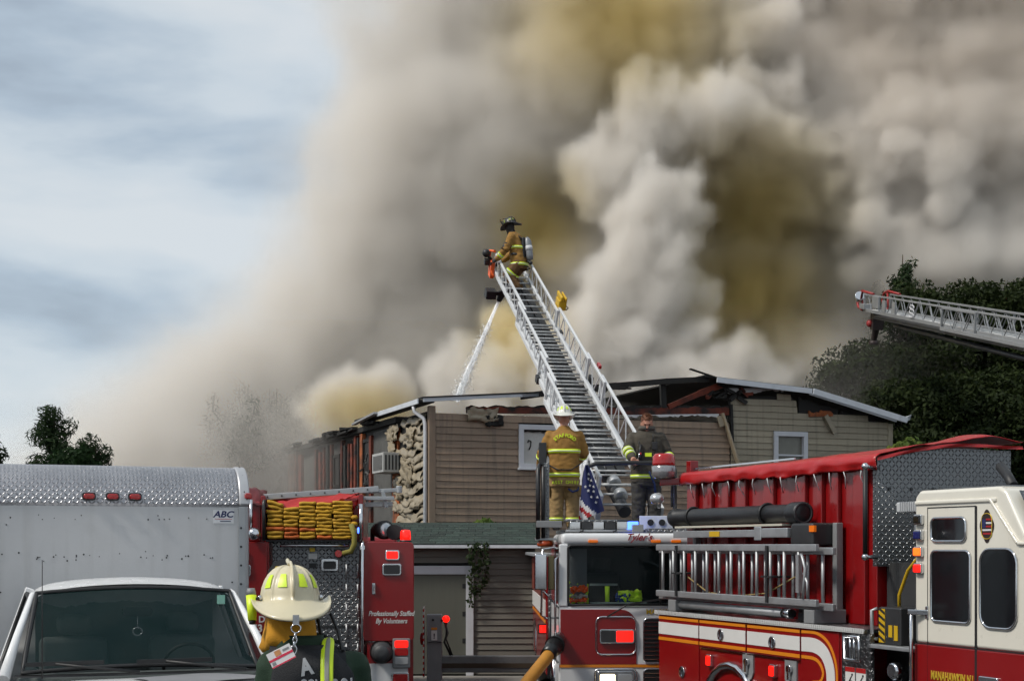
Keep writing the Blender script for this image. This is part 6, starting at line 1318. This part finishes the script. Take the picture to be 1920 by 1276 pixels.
for lg in LGS: limb3(tr_, lg, (.125, .108, .095)); MB().tube([lg[2], lg[2]-np.array((0, 0, .05))], [.075, .07], 12).bx(lg[2][0]-.18, lg[2][0]+.09, lg[2][1]-.055, lg[2][1]+.055, -.03, .06).build('boot', BLACK, tf, .03, 3)
pn_ = fused('trousers', tr_, mat('turnout_brown', (.13, .065, .02), .85, var=.2, bump=.3, bscale=150), tf, .016, 5, .012, .10)
for lg in LGS: cufft(pn_, Vector(lg[0]).lerp(Vector(lg[1]), .66), Vector(lg[0]).lerp(Vector(lg[1]), .92), .118, .116)
tape('lime_tape', coat, rows, .51, .058); tape('lime_tape', coat, rows, .86, .055)
cufft(coat, Vector(NA[1]).lerp(Vector(NA[2]), .5), Vector(NA[1]).lerp(Vector(NA[2]), .78), .076, .072); cuff('elbow_patch', BLACK, coat, Vector(NA[0]).lerp(Vector(NA[1]), .62), Vector(NA[1]).lerp(Vector(NA[2]), .22), .089, .082)
helmet(tf, HM @ Matrix.Translation((0, -.005, .05)) @ Matrix.Rotation(R(-4), 4, 'X'), HK, mat('dull_patch', (.22, .26, .03), .5))
pk = MB().bx(.08, .16, -.13, .13, .60, 1.10).build('air_pack_frame', BLACK, tf, .03); MB().lathe([(.0, -.25), (.06, -.23), (.078, -.15), (.078, .16), (.05, .22), (.025, .25)], 18, T(.22, -.03, .86) @ Matrix.Rotation(R(-8), 4, 'Y')).build('air_cylinder', mat('cylinder_grey', (.22, .23, .24), .4, .3, var=.2), pk); MB().lathe([(.081, -.06), (.081, .04)], 18, T(.22, -.03, .88) @ Matrix.Rotation(R(-8), 4, 'Y')).build('cylinder_label', FW, pk)
MB().tube([(.20, -.03, .62), (.24, -.08, .58), (.26, -.02, .55)], .03, 8).sph((.27, -.06, .56), .045, 10, 6).build('cylinder_valve', BLACK, pk); MB().tube([(.10, -.15, .72), (-.05, -.235, .74), (-.16, -.12, .76)], .025, 8, sx=.6).build('waist_belt', BLACK, pk); MB().tube([(.10, -.12, 1.05), (-.04, -.13, 1.17), (-.18, -.13, 1.05), (-.2, -.15, .8)], .022, 8, sx=.6).build('shoulder_strap', BLACK, pk)
MB().tube([(.12, -.1, .52), (.22, -.12, .48), (.26, -.06, .44), (.16, -.04, .42)], .014, 6).build('belt_loop', BLACK, pk)

# ---- the officer in the foreground, seen from behind
fo = P(590, 0, 5.6); fm = thing('person', (fo.x, 5.6, .765), R(6), 'person in cream fire helmet, green shirt and black vest in the foreground, back turned', 'person')
zh = 1.538                                       # head centre above the ground
rows = [(.85, 0, .0, .165, .13), (1.05, 0, .0, .16, .125), (1.25, 0, -.005, .175, .135), (1.35, -.005, -.01, .172, .13), (1.405, -.015, -.005, .152, .115), (1.445, -.035, .005, .118, .095), (1.475, -.055, .02, .085, .085), (1.51, -.07, .03, .072, .074)]
sh_ = MB().loft([ering((a, b_, z), c, d, 28) for z, a, b_, c, d in rows[:6]])
LA = [(-.158, .0, 1.37), (-.20, .02, 1.12), (-.22, .16, .93)]; RA = [(.148, .0, 1.365), (.20, .02, 1.12), (.22, .16, .93)]
limb3(sh_, LA[:2], (.066, .060)); limb3(sh_, RA[:2], (.066, .060))
body = MB(); fx = MB(); HM = head(body, (-.097, .05, zh), 1.0, (-.14, 1, -.06)); body.tube([(0, .01, 1.36), (-.08, .03, 1.50)], [.07, .06], 14); body.loft([ering((a, b_, z), c*.88, d*.88, 20) for z, a, b_, c, d in rows[:6]])
limb3(body, LA, (.055, .045, .030), 10); limb3(body, RA, (.055, .045, .030), 10); hand(body, fx, (-.215, .19, .90), (0, .8, -.6), (1, 0, 0), 1.0); hand(body, fx, (.215, .19, .90), (0, .8, -.6), (-1, 0, 0), 1.0, thumb=-1)
for s in (-1, 1): limb3(body, [(s*.09, .0, .88), (s*.10, .01, .47), (s*.10, .0, .08)], (.085, .06, .042), 10)
fused('body', body, SKIN, fm, .012, 4, extra=fx)
SHIRT = mat('shirt_green', (.008, .028, .012), .85, var=.12, bump=.25, bscale=220, scale=5)
shirt = fused('shirt', sh_, SHIRT, fm, .012, 5, .007, .09)
MB().loft([ering((0, .005, z), a, b_, 24) for z, a, b_ in ((1.42, .125, .10), (1.47, .092, .09), (1.49, .088, .088), (1.47, .075, .08))], cap=False).build('collar', SHIRT, shirt).location = (-.055, .01, 0)
tr_ = MB().loft([ering((0, 0, z), .17, .125, 22) for z in (.80, .92)])
for s in (-1, 1): limb3(tr_, [(s*.09, .0, .85), (s*.10, .01, .47), (s*.10, .0, .10)], (.10, .08, .07)); MB().bx(s*.10-.05, s*.10+.05, -.08, .18, .0, .10).build('boot', BLACK, fm, .03, 3)
fused('trousers', tr_, mat('navy_trousers', (.012, .014, .022), .85), fm, .016, 4, .006)
VEST = mat('vest_black', (.010, .011, .014), .8, var=.3, scale=8, bump=.3, bscale=200)
vb = [];                                         # back panel of the vest, following the back
for j in range(15):
    z = .97+.485*j/14; a, b_, c, d = torso_at(rows, z); half = float(np.interp(z, [.97, 1.27, 1.37, 1.43, 1.455], [1.15, 1.02, .86, .70, .58]))
    for i in range(21):
        th = -math.pi/2+half*(i/10-1); ca, sa = math.cos(th), math.sin(th); g_ = .018
        vb.append((a+(c+g_)*math.copysign(abs(ca)**(2/2.4), ca), b_+(d+g_)*math.copysign(abs(sa)**(2/2.4), sa), z+.015*math.cos(th*1.0+math.pi/2)*0))
vest = MB().add(vb, [(j*21+i, j*21+i+1, (j+1)*21+i+1, (j+1)*21+i) for j in range(14) for i in range(20)], True).build('vest', VEST, fm, fix=False); vest.modifiers.new('t', 'SOLIDIFY').thickness = .012
for s in (-1, 1): MB().loft([[(x-.055, y, z), (x+.055, y, z-.012), (x+.055, y+.004, z-.026), (x-.055, y+.004, z-.014)] for x, y, z in ((s*.09-.02, -.115, 1.39), (s*.09-.025, -.085, 1.432), (s*.09-.025, -.03, 1.455), (s*.09-.02, .05, 1.448), (s*.10, .11, 1.38))]).build('vest_shoulder', VEST, vest)
PRINT = mat('print_white', (.50, .51, .52), .7, var=.25, scale=30)
arc_text('A', PRINT, vest, -.027, 1.375, 9., .085, rows, .0066, .026, bold=.004, width=.75, lean=.22); arc_text('CONTROL', PRINT, vest, .055, 1.295, 9., .088, rows, .0034, .026, bold=.003, width=.50, lean=.06)
stp = [(.055, -.02, 1.478), (.052, -.09, 1.448), (.05, -.138, 1.40), (.05, -.168, 1.32), (.055, -.175, 1.2), (.05, -.17, 1.0)]
for nm, m, w_, g_ in (('lime_strap', LIMEP, .024, 0.), ('silver_strap', mat('strap_grey', (.25, .25, .22), .6), .009, .004)):
    v = [Vector((x+s_*w_, y-g_-.004, z)) for x, y, z in stp for s_ in (-1, 1)]; o = MB().add(v, [(2*k, 2*k+1, 2*k+3, 2*k+2) for k in range(5)], True).build(nm, m, vest, fix=False); o.modifiers.new('s', 'SUBSURF').render_levels = 2; o.modifiers.new('t', 'SOLIDIFY').thickness = .004
HOOD = mat('hood_amber', (.52, .24, .012), .85, var=.15, scale=12, bump=.2, bscale=200)
hd = []
for z, rx, ry, cy, j_ in ((-.115, .074, .072, .0, .006), (-.108, .098, .098, .0, .010), (-.085, .112, .108, -.005, .012), (-.06, .108, .110, -.005, .008), (-.02, .098, .112, .0, .004), (.03, .092, .112, .0, .0)):
    hd.append([HM @ (p+Vector((1, 1, 0))*0+Vector((math.sin(k*1.9+z*30)*j_, math.cos(k*1.3)*j_, math.sin(k*.8)*j_*1.2))) for k, p in enumerate(ering((0, cy, z), rx, ry, 28, 2.1))])
MB().loft(hd, cap=False).build('ear_cover', HOOD, fm).modifiers.new('t', 'SOLIDIFY').thickness = .006
HC = mat('helmet_cream', (.56, .50, .345), .36, var=.07, scale=6, coat=.2, dirt=.25, dcol=(.30, .26, .16), dscale=3)
HMf = HM @ Matrix.Translation((.0, -.005, .060)) @ Matrix.Rotation(R(-2), 4, 'X') @ Matrix.Scale(.93, 4)
hel = helmet(fm, HMf, HC, LIMEP)
MB().tube([HMf @ Vector((-.160, -.03, -.06)), HMf @ Vector((-.163, -.02, .045))], [.017, .021], 14).build('helmet_light', mat('light_lime', (.60, .75, .02), .4, emit=.05), hel); MB().tube([HMf @ Vector((-.163, -.02, .045)), HMf @ Vector((-.164, -.02, .075))], [.020, .015], 14).build('light_cap', GREY, hel); MB().tube([HMf @ Vector((-.16, -.03, -.06)), HMf @ Vector((-.16, -.032, -.075))], [.014, .012], 12).build('light_lens', BLACK, hel)
MB().tube([HMf @ Vector((-.12, -.02, .035)), HMf @ Vector((-.145, -.03, .03)), HMf @ Vector((-.182, -.02, .01))], .006, 6).build('light_clip', BLACK, hel)
rbk = HMf @ Vector((0, -.250, -.065)); box('ring_tab', CHROME, hel, rbk.x-.012, rbk.x+.012, rbk.y-.006, rbk.y+.004, rbk.z-.022, rbk.z+.015)
def lring(c, r_, th, rz=0, sx=1., sz=1.):
    return MB().tube([(c[0]+r_*sx*math.cos(a)*math.cos(rz), c[1]+r_*math.cos(a)*math.sin(rz), c[2]+r_*sz*math.sin(a)) for a in (2*math.pi*k/18 for k in range(18))], th, 6, closed=True)
for k, (dz, r_, sx, sz, rz) in enumerate(((-.036, .018, 1, .9, 0), (-.064, .009, .8, 1.3, 1.2), (-.080, .009, .8, 1.3, .2), (-.096, .009, .8, 1.3, 1.3), (-.116, .013, .8, 1.2, .2))): lring((rbk.x-.002*k, rbk.y-.004, rbk.z+dz), r_, .0028, rz, sx, sz).build('chain_link', CHROME, hel)
cm_ = T(rbk.x-.055, rbk.y-.012, rbk.z-.138) @ Matrix.Rotation(R(27), 4, 'Y').inverted() @ Matrix.Rotation(R(-12), 4, 'X')
idc = thing('id_card', (0, 0, 0), 0, 'white and red identity card hanging from the cream helmet chain', 'card'); idc.location = fm.location; idc.rotation_euler = fm.rotation_euler
b = MB().bx(-.048, .048, -.001, .001, -.030, .030); c_ = b.build('card', mat('card_white', (.62, .60, .60), .4, var=.05), idc); c_.data.transform(cm_)
for nm, m, d in (('card_stripe', mat('card_red', (.55, .02, .06), .5), (-.048, .048, -.0022, -.0012, -.006, .003)), ('card_stripe', mat('card_red', (.55, .02, .06), .5), (-.048, .048, -.0022, -.0012, -.030, -.025)), ('card_photo', mat('card_photo', (.50, .22, .08), .5, var=.4, scale=60), (-.018, .006, -.0022, -.0012, .006, .026)), ('card_print', GREY, (-.042, -.028, -.0022, -.0012, -.022, -.010)), ('card_print', GREY, (.014, .040, -.0022, -.0012, .012, .020))):
    o = MB().bx(*d).build(nm, m, c_); o.data.transform(cm_)
MB().tube([(.06, .03, 1.57), (.09, .0, 1.50), (.10, -.04, 1.46), (.11, -.08, 1.43)], .007, 6).tube([HMf @ Vector((.11, .0, -.02)), HMf @ Vector((.125, -.02, -.12)), (.09, -.02, 1.46)], .008, 6).build('radio_cord', BLACK, fm)
# ================================================================== water stream
w0 = LM @ Vector((-.245, 9.52, -.36)); w1 = P(856, 748, 34.6)
wt = MB(); pts = []; rs_ = []
for k in range(15):
    u = k/14; p = w0.lerp(w1, u); pts.append(p+Vector((rnd.uniform(-.02, .02), 0, 0))*u); rs_.append(.030+.040*u+.02*rnd.random()*u)
WAT = bpy.data.materials.new('water_spray'); WAT.use_nodes = True; t = WAT.node_tree; b = t.nodes['Principled BSDF']; b.inputs['Base Color'].default_value = (.95, .95, .95, 1); b.inputs['Specular IOR Level'].default_value = .1; b.inputs['Roughness'].default_value = .6
tcn = t.nodes.new('ShaderNodeTexCoord'); n_ = nd(t, 'ShaderNodeTexNoise', _Scale=7.0, _Detail=6.0); t.links.new(tcn.outputs['Object'], n_.inputs['Vector']); lw = t.nodes.new('ShaderNodeLayerWeight'); lw.inputs[0].default_value = .35
X.nt = t; al = X.op('MULTIPLY', (1.0-X(lw.outputs['Facing'])*1.0)*(X(n_.outputs['Fac'])*1.6+.35), 1.0, clamp=True); trn = t.nodes.new('ShaderNodeBsdfTranslucent'); trn.inputs[0].default_value = (.5, .5, .5, 1); tpn = t.nodes.new('ShaderNodeBsdfTransparent'); m2 = t.nodes.new('ShaderNodeAddShader'); t.links.new(b.outputs[0], m2.inputs[0]); t.links.new(trn.outputs[0], m2.inputs[1]); m3 = t.nodes.new('ShaderNodeMixShader'); t.links.new(al.o, m3.inputs[0]); t.links.new(tpn.outputs[0], m3.inputs[1]); t.links.new(m2.outputs[0], m3.inputs[2]); t.links.new(m3.outputs[0], t.nodes['Material Output'].inputs[0]); b.inputs['Alpha'].default_value = 1
ws_ = thing('water_stream', tuple(w0), 0, 'white jet of water falling from the ladder nozzle onto the roof', 'water jet'); o = wt.tube([p-w0 for p in pts], rs_, 14).build('jet', WAT, ws_)
rg = np.random.default_rng(2); dp = []
for k in range(3200):
    u = rg.uniform(.1, 1)**.7; p = w0.lerp(w1, u); dp.append(((p-w0).x+rg.normal(0, .03+.08*u), (p-w0).y+rg.normal(0, .1), (p-w0).z+rg.normal(0, .05)))
tag(leaf_mesh(np.array(dp), rg.normal(0, 1, (3200, 3)), .013, 'spray_drops', mat('drops', (.8, .82, .83), .3), ws_, 1., .8), kind='stuff')

# ================================================================== smoke: a density grid shaped here and rendered as real volume
LO = np.array([-21., 39., 1.5]); HI = np.array([29., 54., 25.]); RES = (296, 90, 140)
xs = [np.linspace(LO[i], HI[i], RES[i], dtype=np.float32) for i in range(3)]
GX, GY, GZ = np.meshgrid(*xs, indexing='ij')
def vnoise(x, y, z, f, seed):
    T_ = np.random.default_rng(seed).random((32, 32, 32), dtype=np.float32); x = x*f+seed*3.7; y = y*f+seed*1.3; z = z*f+seed*7.1
    xi = np.floor(x); yi = np.floor(y); zi = np.floor(z); fx = x-xi; fy = y-yi; fz = z-zi; fx = fx*fx*(3-2*fx); fy = fy*fy*(3-2*fy); fz = fz*fz*(3-2*fz)
    xi = xi.astype(np.int32) & 31; yi = yi.astype(np.int32) & 31; zi = zi.astype(np.int32) & 31; x1 = (xi+1) & 31; y1 = (yi+1) & 31; z1 = (zi+1) & 31
    v0 = (T_[xi, yi, zi]*(1-fx)+T_[x1, yi, zi]*fx)*(1-fy)+(T_[xi, y1, zi]*(1-fx)+T_[x1, y1, zi]*fx)*fy
    v1 = (T_[xi, yi, z1]*(1-fx)+T_[x1, yi, z1]*fx)*(1-fy)+(T_[xi, y1, z1]*(1-fx)+T_[x1, y1, z1]*fx)*fy
    return (v0*(1-fz)+v1*fz)*2-1
def fbm(f, o, seed, W_=None, bil=False):
    x, y, z = (GX, GY, GZ) if W_ is None else W_; s = 0; a = 1; t_ = 0
    for i in range(o): n = vnoise(x, y, z, f*2.03**i, seed+i); s = s+a*(np.abs(n)*2-.6 if bil else n); t_ += a; a *= .5
    return s/t_
wx = fbm(.12, 2, 11)*1.6; wz = fbm(.12, 2, 31)*1.6; WP = (GX+wx, GY+wx*.5, GZ+wz)
bil = fbm(.24, 5, 51, WP, True); fine = fbm(.6, 3, 91, WP, True); low = fbm(.09, 3, 71, WP)
edge = np.interp(GZ, [1.5, 4, 5.5, 7, 8.1, 9.8, 11.5, 13.2, 15, 16.6, 18.3, 20, 26], [-17.0, -16.8, -16.4, -15.2, -14.0, -12.2, -10.6, -9.6, -8.6, -8.0, -7.4, -7.0, -6.0]).astype(np.float32)
mid = fbm(.16, 4, 131, WP, True)
sd = (GX-edge)*.6+low*1.6-mid*1.2-bil*.5-fine*.5
# far side of the plume: thins out over the trees at lower right
rt = np.clip((GZ-2.5)/2., 0, 1)
bank = np.clip(sd/3.2, 0, 1)**1.2*rt*np.clip(((GY-45.0)+low*2.6+mid*(1.3+1.2*np.clip((GX+3)/6, 0, 1))+bil*1.3+fine*.75)/(1.9-.6*np.clip((GX+3)/6, 0, 1)), 0, 1)
F = np.full(GX.shape, -9, np.float32)
def puff(px, py, rp, y, dens=1.):
    c = P(px, py, y); r_ = rp/2700*y
    i0 = [int(max(0, np.searchsorted(xs[k], c[k]-r_*1.7-2))) for k in range(3)]; i1 = [int(min(RES[k], np.searchsorted(xs[k], c[k]+r_*1.7+2))) for k in range(3)]
    sl = tuple(slice(i0[k], i1[k]) for k in range(3))
    F[sl] = np.maximum(F[sl], r_-np.sqrt((WP[0][sl]-c[0])**2+(WP[1][sl]-c[1])**2+(WP[2][sl]-c[2])**2))
pr = random.Random(5)
for (px, py, r_, y) in [(1210, 650, 115, 43.4), (1235, 545, 110, 43.4), (1190, 455, 85, 43), (1225, 395, 75, 43), (1130, 610, 65, 42.6), (1310, 610, 65, 43.5), (1140, 690, 85, 42.4), (1290, 700, 95, 42.6), (1060, 700, 70, 42.8), (1400, 700, 75, 43.4), (1480, 730, 60, 43.4),
        (1110, 300, 70, 44.6), (1200, 250, 80, 44.6), (1310, 225, 85, 44.6), (1420, 245, 95, 45), (1540, 260, 95, 45.4), (1640, 240, 80, 45.5), (1410, 150, 60, 45), (1395, 60, 55, 45), (1370, -20, 60, 45), (1050, 350, 60, 44), (1690, 330, 90, 45.6), (1600, 330, 90, 45.8), (1500, 330, 70, 46.2),
        (950, 700, 55, 42), (880, 730, 60, 42.4), (1000, 640, 50, 43.4), (700, 760, 60, 43.5), (620, 790, 60, 44)]:
    puff(px, py, r_*.85, y)
    for k in range(9): a = pr.uniform(0, 6.28); q_ = pr.uniform(.5, 1.0); puff(px+math.cos(a)*r_*q_, py-math.sin(a)*r_*q_, r_*pr.uniform(.28, .5), y-pr.uniform(-.3, .8)*r_/60)
F = F-bil*.9-fine*.5-fbm(1.3, 2, 171, None, True)*.22+.2
crisp = np.clip(F/.6, 0, 1)*np.clip((GZ-4.6)/1.0, 0, 1)
dens = np.maximum(bank*np.clip(.95-.35*bil-.45*fine, .3, 1.6), crisp*1.5)
veil = .06*np.clip(sd/2.5+.8, 0, 1)*np.clip((9.5-GZ)/4., 0, 1)*np.clip((GX+13)/3, 0, 1)*np.clip((14-GX)/4, 0, 1)*np.clip((GY-39)/2, 0, 1)
dens = np.maximum(dens, veil*(1+low))
for ax_i, g_, lo_, hi_ in ((0, GX, LO[0], HI[0]), (1, GY, LO[1], HI[1]), (2, GZ, LO[2], HI[2])): dens = dens*np.clip((g_-lo_)/1.0, 0, 1)*np.clip((hi_-g_)/1.5, 0, 1)
dens = np.clip(dens, 0, 3).astype(np.float32)
me = bpy.data.meshes.new('smoke_plume'); me.vertices.add(dens.size); me.attributes.new('dens', 'FLOAT', 'POINT').data.foreach_set('value', dens.ravel())
so_ = bpy.data.objects.new('smoke_plume', me); col.objects.link(so_); tag(so_, 'huge billowing grey-brown smoke plume rising behind the house', 'smoke', kind='stuff')
ng = bpy.data.node_groups.new('smoke_grid', 'GeometryNodeTree'); ng.interface.new_socket('Geometry', in_out='INPUT', socket_type='NodeSocketGeometry'); ng.interface.new_socket('Geometry', in_out='OUTPUT', socket_type='NodeSocketGeometry')
l = ng.links; gi = ng.nodes.new('NodeGroupInput'); go = ng.nodes.new('NodeGroupOutput'); na = nd(ng, 'GeometryNodeInputNamedAttribute', data_type='FLOAT'); na.inputs[0].default_value = 'dens'; ps = ng.nodes.new('GeometryNodeInputPosition')
def vmn(op, a, b_):
    q_ = nd(ng, 'ShaderNodeVectorMath', operation=op); l.new(a, q_.inputs[0])
    if b_ is not None: q_.inputs[1].default_value = b_
    return q_
q_ = vmn('SUBTRACT', ps.outputs[0], LO); q_ = vmn('MULTIPLY', q_.outputs[0], [(RES[i]-1)/(HI[i]-LO[i]) for i in range(3)]); q_ = vmn('ADD', q_.outputs[0], (.5, .5, .5)); q_ = vmn('FLOOR', q_.outputs[0], None)
q_ = vmn('DOT_PRODUCT', q_.outputs[0], (RES[1]*RES[2], RES[2], 1)); fi = nd(ng, 'FunctionNodeFloatToInt', rounding_mode='ROUND'); l.new(q_.outputs['Value'], fi.inputs[0])
si = nd(ng, 'GeometryNodeSampleIndex', data_type='FLOAT', domain='POINT'); l.new(gi.outputs[0], si.inputs[0]); l.new(na.outputs[0], si.inputs['Value']); l.new(fi.outputs[0], si.inputs['Index'])
vc = ng.nodes.new('GeometryNodeVolumeCube'); l.new(si.outputs[0], vc.inputs['Density']); vc.inputs['Min'].default_value = LO; vc.inputs['Max'].default_value = HI
for a, b_ in zip('XYZ', RES): vc.inputs['Resolution '+a].default_value = b_
sm = ng.nodes.new('GeometryNodeSetMaterial'); l.new(vc.outputs[0], sm.inputs[0]); l.new(sm.outputs[0], go.inputs[0])
SM = bpy.data.materials.new('smoke'); SM.use_nodes = True; t = SM.node_tree; t.nodes.clear()
pv = nd(t, 'ShaderNodeVolumePrincipled'); pv.inputs['Density'].default_value = 1.5
ge = nd(t, 'ShaderNodeNewGeometry'); acc = None
for (px, py, y, rx, rz) in [(1180, 60, 46, 3.8, 2.6), (1420, 390, 46.5, 2.6, 2.4), (1410, 550, 46.5, 2.6, 2.6), (965, 640, 44.5, 1.5, 2.0), (1010, 420, 46, 1.6, 1.8), (700, 780, 45, 1.8, .9)]:   # browner, richer smoke
    a = nd(t, 'ShaderNodeVectorMath', operation='SUBTRACT'); t.links.new(ge.outputs['Position'], a.inputs[0]); a.inputs[1].default_value = P(px, py, y)
    b_ = nd(t, 'ShaderNodeVectorMath', operation='MULTIPLY'); t.links.new(a.outputs[0], b_.inputs[0]); b_.inputs[1].default_value = (1/rx, 1/4.5, 1/rz)
    le = nd(t, 'ShaderNodeVectorMath', operation='LENGTH'); t.links.new(b_.outputs[0], le.inputs[0])
    mr = nd(t, 'ShaderNodeMapRange', interpolation_type='SMOOTHSTEP'); t.links.new(le.outputs['Value'], mr.inputs[0])
    for k, v_ in ((1, .05), (2, 1.5), (3, 1), (4, 0)): mr.inputs[k].default_value = v_
    if acc is None: acc = mr.outputs[0]
    else: mm = nd(t, 'ShaderNodeMath', operation='MAXIMUM'); t.links.new(acc, mm.inputs[0]); t.links.new(mr.outputs[0], mm.inputs[1]); acc = mm.outputs[0]
cm = nd(t, 'ShaderNodeMix', data_type='RGBA'); t.links.new(acc, cm.inputs[0]); cm.inputs[6].default_value = (.957, .92, .87, 1); cm.inputs[7].default_value = (.87, .72, .34, 1)
a = nd(t, 'ShaderNodeVectorMath', operation='SUBTRACT'); t.links.new(ge.outputs['Position'], a.inputs[0]); a.inputs[1].default_value = P(1760, 60, 47)      # plume's self-shadow away from the sun, painted as a darker smoke colour
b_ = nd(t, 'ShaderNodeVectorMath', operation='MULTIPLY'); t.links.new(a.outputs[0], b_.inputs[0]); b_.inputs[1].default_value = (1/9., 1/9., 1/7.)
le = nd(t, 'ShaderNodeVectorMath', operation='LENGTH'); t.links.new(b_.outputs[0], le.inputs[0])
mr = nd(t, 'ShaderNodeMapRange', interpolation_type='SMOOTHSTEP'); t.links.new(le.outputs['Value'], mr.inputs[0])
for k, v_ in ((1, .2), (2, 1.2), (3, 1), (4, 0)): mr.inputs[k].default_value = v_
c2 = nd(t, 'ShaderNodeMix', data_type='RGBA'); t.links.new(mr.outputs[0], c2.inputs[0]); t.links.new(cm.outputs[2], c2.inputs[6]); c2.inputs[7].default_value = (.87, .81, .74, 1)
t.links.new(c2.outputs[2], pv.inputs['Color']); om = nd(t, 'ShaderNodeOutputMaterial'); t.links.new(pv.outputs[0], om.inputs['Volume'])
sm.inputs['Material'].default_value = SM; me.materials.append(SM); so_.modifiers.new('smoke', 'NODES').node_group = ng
